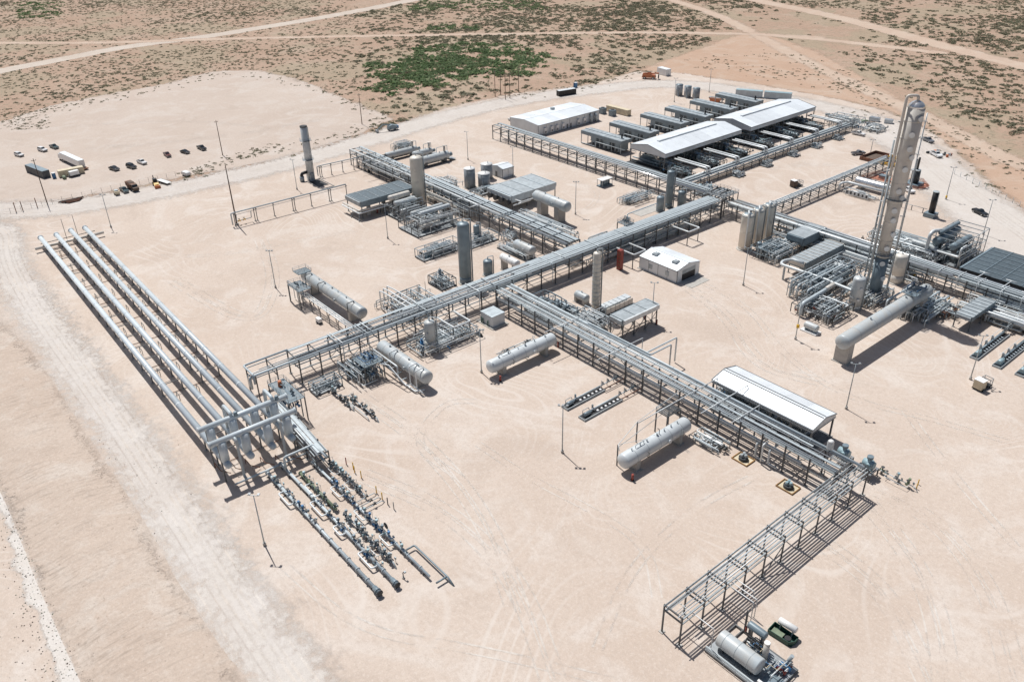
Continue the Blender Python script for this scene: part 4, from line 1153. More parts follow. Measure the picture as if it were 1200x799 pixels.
R8 = rack('pipe_rack', 'wide low header rack along the open side of the compressor buildings', (-208.8, 264), (-208.6, 396), 5, 3.2, low=None, postw=.24, brace_every=0,
          pipes=[(1.9, 3.2, .4, 'bright', 0, 131), (.9, 3.2, .3, 'pipe', 0, 131), (.1, 3.2, .34, 'silver', 0, 131), (-.8, 3.2, .25, 'pipe', 0, 131), (-1.6, 3.2, .3, 'galv', 0, 131), (-2.2, 3.2, .16, 'bright', 0, 131), (1, 1.6, .3, 'galv', 0, 131), (-1, 1.6, .3, 'galv', 0, 131)],
          trays=[(.5, 3.9, .8, 0, 131), (-1.2, 3.75, .7, 0, 131)])
for k, yy in enumerate((282.7, 303.0, 324.0, 344.4, 365.6, 386.4)):
    for d in (-1.05, 1.05):
        part(R8, 'pipe', MB().tube([(yy-264+d, 17, 6.2), (yy-264+d, -1.0, 6.2), (yy-264+d, -1.0, 3.6)], .36, 10), 'bright')
    part(R8, 'post', MB().bb(yy-264-1.3, -.2, 0, yy-264-1.1, 0, 6.0).bb(yy-264+1.1, -.2, 0, yy-264+1.3, 0, 6.0).bb(yy-264-1.1, -.2, 5.6, yy-264+1.1, 0, 5.8), 'steel')

# junction tower where the long rack meets the cross rack
t = thing('valve_platform', 'dark raised valve platform where the long rack meets the cross rack', 'platform', (-182, 257.3, 0))
platform(t, -4.3, -4.6, 4.5, 5, 8.3)
skp = random.Random(3)
for i in range(6):
    part(t, 'pipe', MB().tube([(-4+1.5*i, -6, 7.9), (-4+1.5*i, -3, 7.9), (-4+1.5*i, -3, 9.1), (-4+1.5*i, 3, 9.1), (-4+1.5*i, 3, 5)], .2, 8), ('pipe', 'dark', 'galv')[i % 3])
    valve(t, (-4+1.5*i, skp.uniform(-2, 3), 9.2), .9, ('galv', 'dark', 'slate')[i % 3])
for i in range(9): part(t, 'pipe', MB().tube(walk_pipe(skp, 8, 9, 7.5, .16, 4), .14, 6), skp.choice(('pipe', 'galv', 'dark')), (-4.2, -4.5, 0))
for i in range(5): valve(t, (skp.uniform(-4, 4), skp.uniform(-4, 4), skp.uniform(1, 6)), .9, 'dark')

# small gantry pipe lines at the upper left
def gantry(name, label, p0, p1, h, r, bay, m='pipe', double=(), extra=None):
    dx, dy = p1[0]-p0[0], p1[1]-p0[1]; L = math.hypot(dx, dy)
    t = thing(name, label, 'pipeline', p0, math.atan2(dy, dx))
    q = MB().tube([(0, 0, .8), (0, 0, h+r), (L, 0, h+r)], r, 10)
    part(t, 'pipe', q, m)
    part(t, 'pipe', MB().tube([(1, -.5, h-.55), (L, -.5, h-.55)], .09, 6), 'galv')
    n = round(L/bay)
    me = MB().bb(-.12, -.12, 0, .12, .12, h-.25).bb(-.12, -.9, h-.25, .12, .9, h-.02).bb(-.35, -.35, -.1, .35, .35, .2, 1).mesh('support', ['steel', 'conc'])
    for i in range(n+1): link('support', me, t, (1+(L-1)*i/n, 0, 0))
    for i in double: link('support', me, t, (1+(L-1)*i/n+.9, 0, 0))
    return t
t = gantry('raised_pipeline', 'raised pipe on goalpost supports with yellow valves at its left end', (-299.5, 108), (-298.5, 158), 5.2, .26, 8.2, double=(1, 3, 5))
for k in (3, 5): valve(t, (k, .5, 1.6), 1.0, 'yellow')
part(t, 'pipe', MB().tube([(2, 0, 4.6), (2, .6, 1.6), (8, .6, 1.6), (8, 0, 4.6)], .16, 8), 'galv')
t = gantry('raised_pipeline', 'raised pipe on goalpost supports leading away from the grey flare stack', (-328.8, 161), (-327, 190), 5, .22, 6, double=(0,))

# ------------------------------------------------------------------ SLUG CATCHER
t = thing('slug_catcher', 'slug catcher of four long parallel pipes rising into two high cross headers', 'slug catcher', (-300, 46.4, 0), math.radians(-1.2))
ysf = (0, 5.3, 10.6, 15.4)
def zc(x): return 3.6+.0115*x
xa, xb = -29.5, 147.5
cb = MB().bb(-.09, .17, -.1, .09, 5.1, .08).mesh('crossbar', 'steel')
gb = MB().bb(-.05, .46, .12, .05, 4.8, .26).mesh('ground_beam', 'rust')
for j, yy in enumerate(ysf):
    a = xa-(.6 if j % 2 == 0 else -.2)
    q = MB().cyl((a, yy, zc(a)), (xb, yy, zc(xb)), .80, None, 18)
    k = a+12
    while k < xb-20: q.cyl((k-.25, yy, zc(k)), (k+.25, yy, zc(k)), .835, None, 18); k += 12.2
    part(t, 'finger_pipe', q, 'finger')
    part(t, 'end_cap', MB().rev((a-.6, yy, zc(a)), (a+.1, yy, zc(a)), [(0, .7), (.1, 1.0), (.45, 1.0), (.5, .84), (.7, .82)], 18), 'finger')
    part(t, 'end_cap', MB().rev((xb, yy, zc(xb)), (xb+.7, yy, zc(xb)), [(0, .8), (.3, .74), (.55, .5), (.7, .1)], 18), 'finger')
    for i in range(18):
        xx = (-24+i*8.35) if i < 16 else (124+(i-15)*7.6)
        h = zc(xx)-.97
        me = MB().bb(-.15, -.15, 0, .15, .15, h).bb(-.15, -.8, h, .15, .8, h+.17).bb(-.45, -.45, -.1, .45, .45, .2, 1)
        part(t, 'support', me, ['steel', 'conc'], (xx, yy, 0))
        if j in (0, 2): link('crossbar', cb, t, (xx, yy, h-.4))
        if j < 3 and i % 2: link('ground_beam', gb, t, (xx, yy, 0))
for i, (a, b, r, z) in enumerate(((-3.5, 20.5, .52, 1.5), (-1, 18, .16, 1.2), (-1, 18, .12, 2.2))):
    part(t, 'rear_header', MB().cyl((xa+4.5-1.0*i, a, z), (xa+4.5-1.0*i, b, z), r, None, 14), 'clad' if i == 0 else 'dark')
for yy in ysf: part(t, 'riser', MB().tube([(xa+4.5, yy, 1.5), (xa+4.5, yy, zc(xa)-.3)], .3, 10), 'dark')
for a, h in ((8, 9.5), (12, 10)): part(t, 'vent_stack', MB().cyl((xa+2, a, 1.5), (xa+2, a, h), .1, .08, 8), 'steel')
for yy in (2.6, 7.9, 13):
    for i in range(9):
        xx = xa+14+i*15
        part(t, 'drain_pipe', MB().tube([(xx, yy, .4), (xx, yy, 2.2), (xx+2.4, yy, 2.2), (xx+2.4, yy, .4)], .09, 6), 'steel')
zh = 11.2
for i, hx in enumerate((139.0, 145.9)):
    a, b = (-2.3, 18.7) if i == 0 else (-2.5, 17.6)
    q = MB().cyl((hx, a, zh), (hx, b, zh), .66, None, 18)
    for k in (a+7.5, a+14): q.cyl((hx, k-.12, zh), (hx, k+.12, zh), .72, None, 18)
    part(t, 'header', q, 'finger')
    for s, e in ((a, -1), (b, 1)):
        part(t, 'end_cap', MB().rev((hx, s, zh), (hx, s+e*.5, zh), [(0, .66), (.12, .85), (.32, .85), (.36, .55), (.5, .1)], 18), 'finger')
    for j, yy in enumerate(ysf):
        z0 = zc(hx)+.5
        part(t, 'drop_leg', MB().cyl((hx, yy, z0), (hx, yy, zh-.3), 1.0, None, 20), 'finger')
        part(t, 'reducer', MB().cyl((hx, yy, zh-.9), (hx, yy, zh), 1.02, .6, 20), 'finger')
    for yy in (-.9, 16.3):
        part(t, 'support', MB().bb(hx-.15, yy-.15, 0, hx+.15, yy+.15, zh-.7), 'steel')
for yy in (ysf[1], ysf[3]):
    part(t, 'inlet_riser', MB().tube([(134.5, yy, zc(134)), (134.5, yy, zh+1.2), (139, yy, zh+1.2), (139, yy, zh)], .42, 14), 'pipe')
    part(t, 'actuator', MB().cyl((139.6, yy+.9, zh+.5), (139.6, yy+.9, zh+1.6), .55, .4, 10), 'slate')
for yy in (2.8, 13.2):
    part(t, 'downcomer', MB().tube([(145.9, yy, zh-.2), (147.6, yy, zh-.2), (147.6, yy, .8), (148.6, yy, .8)], .32, 12), 'vessel')
part(t, 'pipe', MB().tube([(149, 0, .8), (149, 18, .8)], .22, 10), 'pipe')
part(t, 'pipe', MB().tube([(152, 11, .8), (152, 11, 4.6), (152, 18.5, 4.6), (158, 18.5, 4.6)], .28, 10), 'pipe')
for k in range(6): part(t, 'drain_pipe', MB().tube([(140+k*1.6, -1+k*3, .4), (140+k*1.6, -1+k*3, 2), (144+k*1.2, -1+k*3, 2), (144+k*1.2, 1+k*3, .4)], .1, 6), 'rust')
# valve platform beside the headers, cable gantry beyond it
t = thing('valve_platform', 'railed valve platform of blue machinery at the near end of the slug catcher', 'platform', (-167, 65.2, 0))
platform(t, -8, -1.4, 3.5, 3, 7.0, deck='slate', rm='slate')
rr = random.Random(4)
for i in range(9): part(t, 'pipe', MB().tube(walk_pipe(rr, 10, 4, 9, .15, 4), .16, 6), rr.choice(('pipe', 'blue', 'slate', 'galv')), (-7.8, -1, 0))
for i in range(7): valve(t, (rr.uniform(-7, 3), rr.uniform(-.8, 2.6), rr.uniform(3, 7.8)), 1.1, rr.choice(('blue', 'blue', 'slate')))
part(t, 'actuator', MB().cyl((-5, .6, 7), (-5, .6, 8.6), .6, .45, 12), 'orange')
R9 = rack('pipe_rack', 'short cable and pipe gantry leading from the slug catcher headers to the metering runs', (-166, 63), (-143.8, 61.6), 3.2, 4.4, low=[2.6], bay=5.6, postw=.24, brace_every=0,
          pipes=[(-1.1, 4.4, .18, 'bright', -3, 22.5), (1.1, 4.4, .12, 'pipe', -3, 22), (0, 2.7, .3, 'pipe', -5, 23), (-.8, 2.7, .12, 'galv', 0, 22)], trays=[(.45, 4.55, .8, -3, 22), (-.5, 4.55, .7, -3, 22)])

# ------------------------------------------------------------------ METERING RUNS AND PIG LAUNCHERS (lower left)
def meter_run(label, x0, x1, y, r, z=.95, body='pipe', gear='blue', seed=0, valves=8, loops=2, end='launcher', cluster=None, name='meter_run', cat='pipe run'):
    t = thing(name, label, cat, (x0, y, 0)); L = x1-x0; R = random.Random(seed)
    part(t, 'pipe', flanged(MB(), (0, 0, z), (L, 0, z), r, 12, R.uniform(3.4, 5.0)), body)
    me = MB().bb(-.15, -.35, 0, .15, .35, z-r-.003).mesh('support', 'steel')
    k = 1.0
    while k < L: link('support', me, t, (k, 0, 0)); k += 4
    c0, c1 = cluster or (0, L)
    for i in range(valves):
        x = c0+(c1-c0)*(i+R.uniform(.2, .8))/valves
        s = R.uniform(.75, 1.25)
        valve(t, (x, R.uniform(-.35, .35), z), s, gear if R.random() < .75 else R.choice(('galv', 'teal')), R.choice((0, 0, Y)))
        if R.random() < .7: valve(t, (x+R.uniform(.8, 1.6), R.uniform(-.5, .5), z+.2), s*.7, R.choice((gear, 'teal', 'slate')), R.choice((0, Y)))
        if R.random() < .5: part(t, 'meter_box', MB().box((x+1, .9, 1.1), (.4, .25, .5)).box((x+1, .9, .42), (.08, .08, .84)), R.choice(('teal', 'galv', 'slate')))
        if R.random() < .6:
            q = MB().cyl((x+.3, 0, z), (x+.3, 0, z+1.3), .13, None, 8).cyl((x+.3, 0, z+1.2), (x+.3, .0, z+1.6), .34, .28, 10)
            part(t, 'actuator', q, R.choice((gear, 'slate', 'teal')))
        if R.random() < .5: part(t, 'gauge_line', MB().tube([(x-.2, 0, z+r), (x-.2, 0, z+1.2), (x-.2, .8, z+1.2), (x-.2, .8, .2)], .05, 6), 'galv')
    for i in range(loops):
        x = c0+(c1-c0)*(i+.3)/max(1, loops); w = R.uniform(3.2, 5.5); s = -1
        part(t, 'bypass', MB().tube([(x, 0, z), (x, s*1.5, z), (x+w, s*1.5, z), (x+w, 0, z)], r*.55, 8), 'bright')
    if end == 'launcher':
        q = MB().cyl((L, 0, z), (L+.5, 0, z), r, r*1.5, 12).cyl((L+.5, 0, z), (L+2.2, 0, z), r*1.5, None, 12).cyl((L+1.5, 0, z), (L+1.7, 0, z), r*1.9, None, 12)
        part(t, 'launcher_barrel', q, 'slate')
        part(t, 'closure_door', MB().rev((L+2.2, 0, z), (L+2.6, 0, z), [(0, r*1.9), (.18, r*1.9), (.22, r*1.3), (.4, .1)], 12), 'dark')
    elif end == 'dip': part(t, 'pipe', MB().tube([(L-.1, 0, z), (L+.9, 0, z), (L+2.0, 0, -.3)], r, 10), body)
    return t
meter_run('metering run nearest the ring road with one blue valve cluster and a long bare pipe', -150, -104.5, 50.6, .36, cluster=(2, 24), valves=8, loops=1, seed=1)
meter_run('metering run with blue valves between the bare pipe and the olive green pipe', -151, -104, 54.3, .34, cluster=(14, 44), valves=9, loops=3, seed=2)
meter_run('short olive green meter pipe beside the blue valves', -144.8, -128.5, 56.2, .34, body='olive', gear='olive', valves=5, loops=1, end=None, seed=3)
meter_run('thin run of small valves between two long metering runs', -126, -108, 56.9, .16, valves=11, loops=2, end='dip', gear='slate', seed=4)
t = meter_run('longest metering run with a rectangular pipe loop at its near end', -146.5, -99.5, 60.2, .27, cluster=(8, 38), valves=13, loops=3, end=None, seed=5)
part(t, 'bypass', MB().tube([(38, 0, .9), (38, 2.6, .9), (49.5, 2.6, .9), (51.5, 2.6, -.2)], .2, 10), 'slate')
part(t, 'bypass', MB().cyl((49.2, 0, .9), (49.2, 2.6, .9), .2, None, 10), 'slate')
part(t, 'handwheel', MB().rev((30, .9, 1.6), (30, 1.0, 1.6), [(0, .75), (.1, .75)], 14), 'dark')
meter_run('row of small meters under the end of the cable gantry', -144.5, -129.5, 63.2, .15, gear='slate', valves=10, loops=2, end='dip', seed=6)
t = thing('pipe_stub', 'pair of thin parallel pipes branching off the longest metering run', 'pipe run', (-127, 61.6, 0))
for k in (-.9, .9, 2.4):
    part(t, 'pipe', MB().tube([(k, -.8, .7), (k, 3.6, .7), (k, 4.4, -.2)], .11, 8), 'pipe'); valve(t, (k, 1.8, .75), .7, 'dark', Y)
for i, (x, y, c) in enumerate(((-141.6, 66.2, 'red'), (-138.9, 66.5, 'yellow'), (-137.7, 66.1, 'yellow'), (-135.1, 66.3, 'yellow'), (-128.3, 66.1, 'yellow'), (-125.6, 65.9, 'yellow'), (-123.4, 65.9, 'dark'), (-121.3, 66.1, 'conc'))):
    lab = {'red': 'red marker post beside the row of small meters', 'dark': 'dark marker post right of the yellow ones by the metering runs', 'conc': 'pale grey marker post, last in the row by the metering runs'}.get(c)
    if c == 'yellow': lab = 'yellow marker post near the row of small meters' if i < 4 else 'yellow marker post near the pair of thin branch pipes'
    bollard(lab, (x, y), 1.9, c, 'marker posts by the metering runs')
t = thing('pipe_marker', 'dark leaning pipe vent standing alone between the metering run ends', 'vent pipe', (-103.3, 56.6, 0))
part(t, 'post', MB().tube([(0, 0, 0), (0, 0, 1.5), (.3, .2, 1.7)], .1, 8), 'dark'); part(t, 'base', MB().cyl((0, 0, 0), (0, 0, .25), .3, None, 10), 'conc'); part(t, 'cap', MB().box((.35, .25, 1.7), (.4, .4, .3)), 'galv')

# ------------------------------------------------------------------ HORIZONTAL DRUMS
t = hvessel('separator_drum', 'longest grey separator drum, left of the long rack, with railed end platforms', -213.8, 104, 4.6, 37, 1.85, 0, nozzles=7, saddles=(-.33, .33), seed=1)
platform(t, -12.5, -9, -5, -4.5, 6.2, deck='slate'); platform(t, -19.5, -3.5, -15.5, 1.2, 6.6, legs=False, deck='slate')
R = random.Random(8)
for i in range(6): part(t, 'pipe', MB().tube(walk_pipe(R, 7, 5, 7.5, .15, 4), .13, 6), R.choice(('slate', 'pipe', 'galv')), (-13, -9, 0))
for i in range(5): valve(t, (R.uniform(-12, -6), R.uniform(-8.5, -5), 6.9), .8, 'slate')
for a in (-13, -4.6, 13.4): part(t, 'pipe', MB().tube([(a, 0, 6.3), (a, 0, 7.0), (a, -2.4, 7.0), (a, -2.4, 4.0)], .12, 8), 'dark')
for i, yy in enumerate((-6.6, -5.9, -5.2)): part(t, 'pipe', MB().tube([(-8, yy, 3.6), (26.5, yy, 3.6)], .2, 8), 'bright')
me = MB().bb(-.1, -7.2, 0, .1, -7.0, 3.4).bb(-.1, -5.0, 0, .1, -4.8, 3.4).bb(-.1, -7.2, 3.2, .1, -4.8, 3.4).mesh('support', 'steel')
for i in range(6): link('support', me, t, (-7+5.6*i, 0, 0))
t = hvessel('separator_drum', 'white grey separator drum on the near side of the long rack', -165.5, 98.5, 3.9, 23.5, 1.85, 0, nozzles=4, seed=2, m='vessel')
for a in (-3, 6.5, 9.5): part(t, 'pipe', MB().tube([(a, 0, 5.6), (a, 0, 6.3), (a, -2.5, 6.3), (a, -2.5, .8), (a+3, -2.5, .8)], .17, 8), 'bright')
part(t, 'pipe', MB().tube([(-10, -3.4, 4.6), (2, -3.4, 4.6), (2, -3.4, .6), (10, -3.4, .6), (11, -1, .6)], .24, 10), 'bright')
hvessel('storage_bullet', 'silver white storage drum beside the small white cabinet, a fire extinguisher at its end', -148.3, 126, 3.4, 24, 1.85, Y, m='vessel_w', nozzles=6, seed=3, ladder=True)
hvessel('storage_bullet', 'silver white storage drum standing alone in the lower middle of the pad', -97, 122.6, 3.4, 23, 1.85, Y, m='vessel_w', nozzles=7, seed=4, ladder=True)
t = hvessel('surge_drum', 'very long thin grey drum high on two concrete piers in front of the tall column', -90.3, 213.6, 6.7, 48.5, 2.15, Y, m='vessel', nozzles=2, saddles=(-.44, .40), seed=5, sw=1.3, manway=False)
platform(t, 11.5, -2.2, 19, 2.2, 9.4, legs=False, deck='slate')
R = random.Random(5)
for i in range(6): valve(t, (R.uniform(12, 19), R.uniform(-2, 2), 9.9), .8, 'blue' if i % 2 else 'galv')
for i in range(5): part(t, 'pipe', MB().tube(walk_pipe(R, 6, 4, 2.5, .12, 4), .1, 6), 'blue' if i % 2 else 'galv', (12, -2, 9))
t = hvessel('reflux_drum', 'fat grey drum raised on two tall concrete piers beside the big grey air cooler', -222, 204.6, 7.2, 19.5, 2.1, 0, m='vessel', nozzles=2, saddles=(-.26, .24), seed=6, sw=1.2)
hvessel('drum', 'short grey drum right below the upper left pipe rack, by the long rack', -201.8, 173.2, 3.6, 10, 1.7, 0, m='vessel', nozzles=2, seed=7, saddles=(-.3, .3))
hvessel('drum', 'small white drum tucked behind the long rack beside a grey upright drum', -196.0, 161.6, 4.2, 9, 1.3, 0, m='white', nozzles=1, seed=8, manway=False)
hvessel('drum', 'small grey drum lying just left of the slim trayed tower', -163.2, 163.6, 2.3, 5.5, 1.3, 0, m='vessel', nozzles=1, seed=9, manway=False)
t = hvessel('silver_tank', 'long polished silver tank behind the tall column', -153.5, 322.3, 2.9, 17, 1.8, 0, m='silver', nozzles=3, seed=10)
t = thing('skid_tank', 'small grey tank on its own white skid in front of the silver flash drum', 'tank', (-105.2, 200.4, 0))
hvessel_part(t, 'shell', (0, 0, 1.7), 4.6, 1.05, 'vessel', 0, False); part(t, 'base_frame', MB().bb(-2.6, -1.5, 0, 2.6, 1.5, .35), 'white'); [part(t, 'saddle', MB().bb(k-.2, -.8, .353, k+.2, .8, 1), 'slate') for k in (-1.4, 1.4)]

# ------------------------------------------------------------------ UPRIGHT VESSELS AND TOWERS
t = thing('distillation_column', 'tallest tower, a slender beige column with round manways and side pipes', 'tower', (-103.9, 233.1, 0))
part(t, 'footing', MB().cyl((0, 0, -.1), (0, 0, .4), 2.8, None, 20), 'conc')
part(t, 'lower_shell', MB().cyl((0, 0, .4), (0, 0, 14.5), 1.85, 1.95, 24), 'slate')
q = MB().rev((0, 0, 14.5), (0, 0, 59.5), [(0, 1.9), (16, 1.98), (17.5, 2.1), (30, 2.18), (31.5, 2.34), (45, 2.4)], 28)
for z, r in ((20, 1.93), (26, 1.97), (31.6, 2.08), (38, 2.15), (45, 2.22), (51, 2.38), (56, 2.4)): q.cyl((0, 0, z-.06), (0, 0, z+.06), r*1.015+.02, None, 28)
part(t, 'shell', q, 'clad')
for i, z in enumerate((8, 13, 18, 22.5, 27, 30, 34, 36, 42.5, 46, 48.5, 52.5, 57)):
    an = -.86+(.42 if i % 3 == 0 else -.12*(i % 2)); c, s = math.cos(an), math.sin(an); r = 1.8+.6*z/60
    part(t, 'manway', MB().cyl((c*(r-.4), s*(r-.4), z), (c*(r+.4), s*(r+.4), z), .6, None, 14).cyl((c*(r+.4), s*(r+.4), z), (c*(r+.55), s*(r+.55), z), .8, None, 16), 'bright')
part(t, 'top_dome', MB().rev((0, 0, 59.4), (0, 0, 61.62), [(0, 2.4), (.9, 2.1), (1.6, 1.5), (2.05, .65), (2.2, .05)], 24), 'silver')
a = -2.35
part(t, 'overhead_pipe', MB().tube([(0, 0, 61), (0, 0, 62.8), (-2.2, -2.2, 62.8), (-2.2, -2.2, 58), (-2.0, -2.0, 5)], .42, 12), 'clad')
part(t, 'pipe', MB().tube([(-3.4, -1.6, 2), (-3.4, -1.6, 50)], .28, 8), 'galv')
part(t, 'pipe', MB().tube([(-1.6, -3.2, 2), (-1.6, -3.2, 40)], .22, 8), 'galv')
for i in range(12):
    z = 4+i*4.7
    part(t, 'pipe_clamp', MB().bar((-1.6, -1.6, z), (-2.9, -2.9, z), .3, .2), 'bright')
    part(t, 'pipe_clamp', MB().bar((1.6, 1.8, z), (2.8, 2.6, z), .3, .2), 'bright')
part(t, 'pipe', MB().cyl((2.35, 2.35, 1), (2.35, 2.35, 58), .2, None, 8), 'bright'); part(t, 'pipe', MB().cyl((2.75, 2.2, 1), (2.75, 2.2, 45), .12, None, 8), 'galv')
for z in (15.5, 33): ring_platform(t, 2.3, z, .7)
vvessel('still_tower', 'thick cream tower at the upper left beside a dark panelled air cooler', -267.5, 173.6, 21.5, 2.55, 'cream', skirt=2, bands=3, seed=3, nmw=3)
t = vvessel('flare_stack', 'lone grey stack with a dark open top at the upper left yard edge', -329.4, 157.6, 23.5, 1.5, 'vessel_w', 'stack', skirt=1.5, bands=7, riser=False, cap=False, dome=.05, nmw=1, seed=4, lad=True)
part(t, 'rim', MB().cyl((0, 0, 23.45), (0, 0, 23.9), 1.6, None, 18), 'black')
for z in (9, 17.5): ring_platform(t, 1.55, z, .9)
part(t, 'duct', MB().tube([(0, -1.4, 3.6), (0, -4.2, 3.6), (0, -4.2, .3)], .7, 12), 'black')
part(t, 'blower', MB().cyl((0, -4.2, 0), (0, -4.2, 2.2), 1.0, None, 14), 'galv')
for k in (-1, 1): part(t, 'burner_housing', MB().bb(k*1.7-.35, -.9, 0, k*1.7+.35, .9, 3.2), 'galv')
t = thing('containment_pit', 'black lined pit with a pale kerb in front of the flare stack', 'containment', (-322, 157.6, 0))
part(t, 'liner', MB().bb(-4.5, -2.4, .01, 4.5, 2.4, .06), 'black')
part(t, 'kerb', MB().bb(-5.2, -3.2, 0, 8, -2.9, .3).bb(-5.2, 2.9, 0, 8, 3.2, .3).bb(-5.2, -2.9, 0, -4.9, 2.9, .3).bb(7.7, -2.9, 0, 8, 2.9, .3), 'conc')
vvessel('contactor_tower', 'tall plain slate grey tower just behind the middle of the long rack', -199.4, 145.3, 21.5, 2.05, 'slate', skirt=2.5, seed=5, nmw=0, riser=True)
t = vvessel('contactor_tower', 'tall grey tower with an arched top pipe beside the far end of the long rack', -199, 247, 15.4, 1.5, 'slate', skirt=2, seed=6, nmw=1, riser=True)
vvessel('upright_drum', 'squat grey upright drum just in front of the arched pipe tower', -198.5, 241.2, 6.5, 1.55, 'slate', 'drum', seed=7, nmw=0)
vvessel('upright_drum', 'dark upright drum just right of the arched pipe tower', -195.5, 250.2, 7.2, 1.4, 'slate', 'drum', seed=8, nmw=0)
for i, (x, y, lb) in enumerate(((-154.2, 235.3, 'front tower of the three tall beige dehydrator towers'), (-154.6, 242, 'middle tower of the three tall beige dehydrator towers'), (-154.9, 248.6, 'rear tower of the three tall beige dehydrator towers'))):
    t = vvessel('dehydrator_tower', lb, x, y, 13.6, 2.15, 'cream', skirt=1.2, bands=1, seed=20+i, nmw=1, group='three dehydrator towers in a row')
    part(t, 'top_dome', MB().rev((0, 0, 12.5), (0, 0, 13.75), [(0, 2.2), (.5, 1.95), (.9, 1.3), (1.25, .1)], 20), 'slate')
    part(t, 'pipe', MB().tube([(0, 0, 13.5), (0, 0, 14.4), (1.6, -2.0, 14.4), (1.6, -2.0, 1.2)], .3, 10), 'bright')
vvessel('flash_drum', 'silver upright drum with dents standing left of the tall column base', -104.6, 223, 10.8, 1.85, 'vessel_w', skirt=1.2, bands=2, seed=11, nmw=2, riser=False)
ACX, ACY = G(1049.5, 331)
vvessel('accumulator', 'beige upright drum with a pale domed top right of the tall column base', ACX, ACY, 10.2, 2.0, 'clad', 'drum', skirt=3, bands=1, seed=12, nmw=0, riser=False)
t = vvessel('trayed_tower', 'slim insulated tower with stacked side nozzles in the middle of the plant', -155.5, 161.9, 20.5, 1.25, 'cream', skirt=1.2, bands=0, seed=13, nmw=8, riser=True)
for i in range(13): part(t, 'band', MB().cyl((0, 0, 2+i*1.35), (0, 0, 2.12+i*1.35), 1.32, None, 16), 'galv')
vvessel('filter_drum', 'grey and beige upright drum on the near side of the long rack beside the separator', -171.2, 111.3, 9.6, 1.6, 'vessel', 'drum', skirt=3.4, seed=14, nmw=1, skirt_m='cream')
vvessel('upright_drum', 'stubby grey upright drum with a bent top pipe behind the long rack', -198.9, 154.4, 5.8, 1.6, 'slate', 'drum', seed=15, nmw=0)
vvessel('upright_drum', 'small grey upright drum behind the plain slate tower', -224.2, 169.4, 6.5, 1.2, 'slate', 'drum', seed=16, nmw=0)
t = thing('fire_box_panel', 'red upright burner casing standing at the near side of the long rack', 'red tower', (-172.2, 190.4, 0))
part(t, 'casing', MB().bb(-.8, -.8, 0, .8, .8, 7.2), 'red')
for i in range(5): part(t, 'shelf', MB().bb(-.3, -.9, .9+i*1.25, .83, -.803, 1.35+i*1.25), 'rust')
def stack_thing(label, x, y, h, r, m, base):
    t = thing('exhaust_stack', label, 'stack', (x, y, 0))
    part(t, 'base', MB().bb(-r*1.9, -r*1.9, 0, r*1.9, r*1.9, base), 'slate'); part(t, 'stack', MB().cyl((0, 0, base), (0, 0, h), r, None, 16), m)
    part(t, 'rim', MB().cyl((0, 0, h), (0, 0, h+.3), r*1.1, None, 16), 'galv'); part(t, 'ladder', MB().bar((r+.15, 0, base), (r+.15, 0, h), .3, .06), 'galv')
    return t
stack_thing('black exhaust stack on a grey base standing in the open right of the tall column', -124.8, 312.7, 9.8, 1.05, 'black', 1.6)
t = stack_thing('dark burner with a thin chimney inside the orange fence behind the tall column', -146.3, 341.7, 6.5, 1.6, 'dark', 1.2)
part(t, 'chimney', MB().cyl((0, .3, 6.8), (0, .3, 11.8), .45, None, 10), 'black')
for i, (x, y, h, r, lb) in enumerate(((-272.2, 203.2, 8.4, 2.4, 'tallest of three grey flat topped tanks, left of the others'), (-276.4, 215.8, 6.6, 2.6, 'rear of three grey flat topped tanks, touching the small white shed'), (-268.7, 208.2, 6.0, 2.6, 'front of three grey flat topped tanks by the small white shed'))):
    t = thing('storage_tank', lb, 'tank', (x, y, 0), 0, 'three flat topped tanks')
    part(t, 'footing', MB().cyl((0, 0, -.1), (0, 0, .25), r+.4, None, 24), 'conc'); part(t, 'shell', MB().cyl((0, 0, .25), (0, 0, h), r, None, 28), 'tankgrey')
    part(t, 'roof', MB().rev((0, 0, h), (0, 0, h+.35), [(0, r+.08), (.1, r+.08), (.3, .3), (.35, .05)], 28), 'white')
    part(t, 'ladder', MB().bar((r*.9, -r*.8, .2), (r*.5, -r*.95, h), .5, .1), 'galv'); part(t, 'nozzle', MB().cyl((.5, .4, h+.2), (.5, .4, h+1.3), .12, None, 8), 'galv')
for i, (x, y) in enumerate(((-314.6, 391.6), (-308.4, 391.8), (-302.0, 391.6))):
    t = thing('storage_tank', ('left', 'middle', 'right')[i]+' one of three grey tanks with slanted stairs beyond the coolers', 'tank', (x, y, 0), 0, 'three far tanks beyond the coolers')
    part(t, 'shell', MB().cyl((0, 0, .1), (0, 0, 6.2), 2.1, None, 24), 'tankgrey'); part(t, 'roof', MB().rev((0, 0, 6.2), (0, 0, 6.6), [(0, 2.15), (.1, 2.15), (.4, .1)], 24), 'slate')
    part(t, 'stair', MB().bar((2.6, -3.6, .1), (.6, -2.4, 5.8), .7, .12), 'galv')
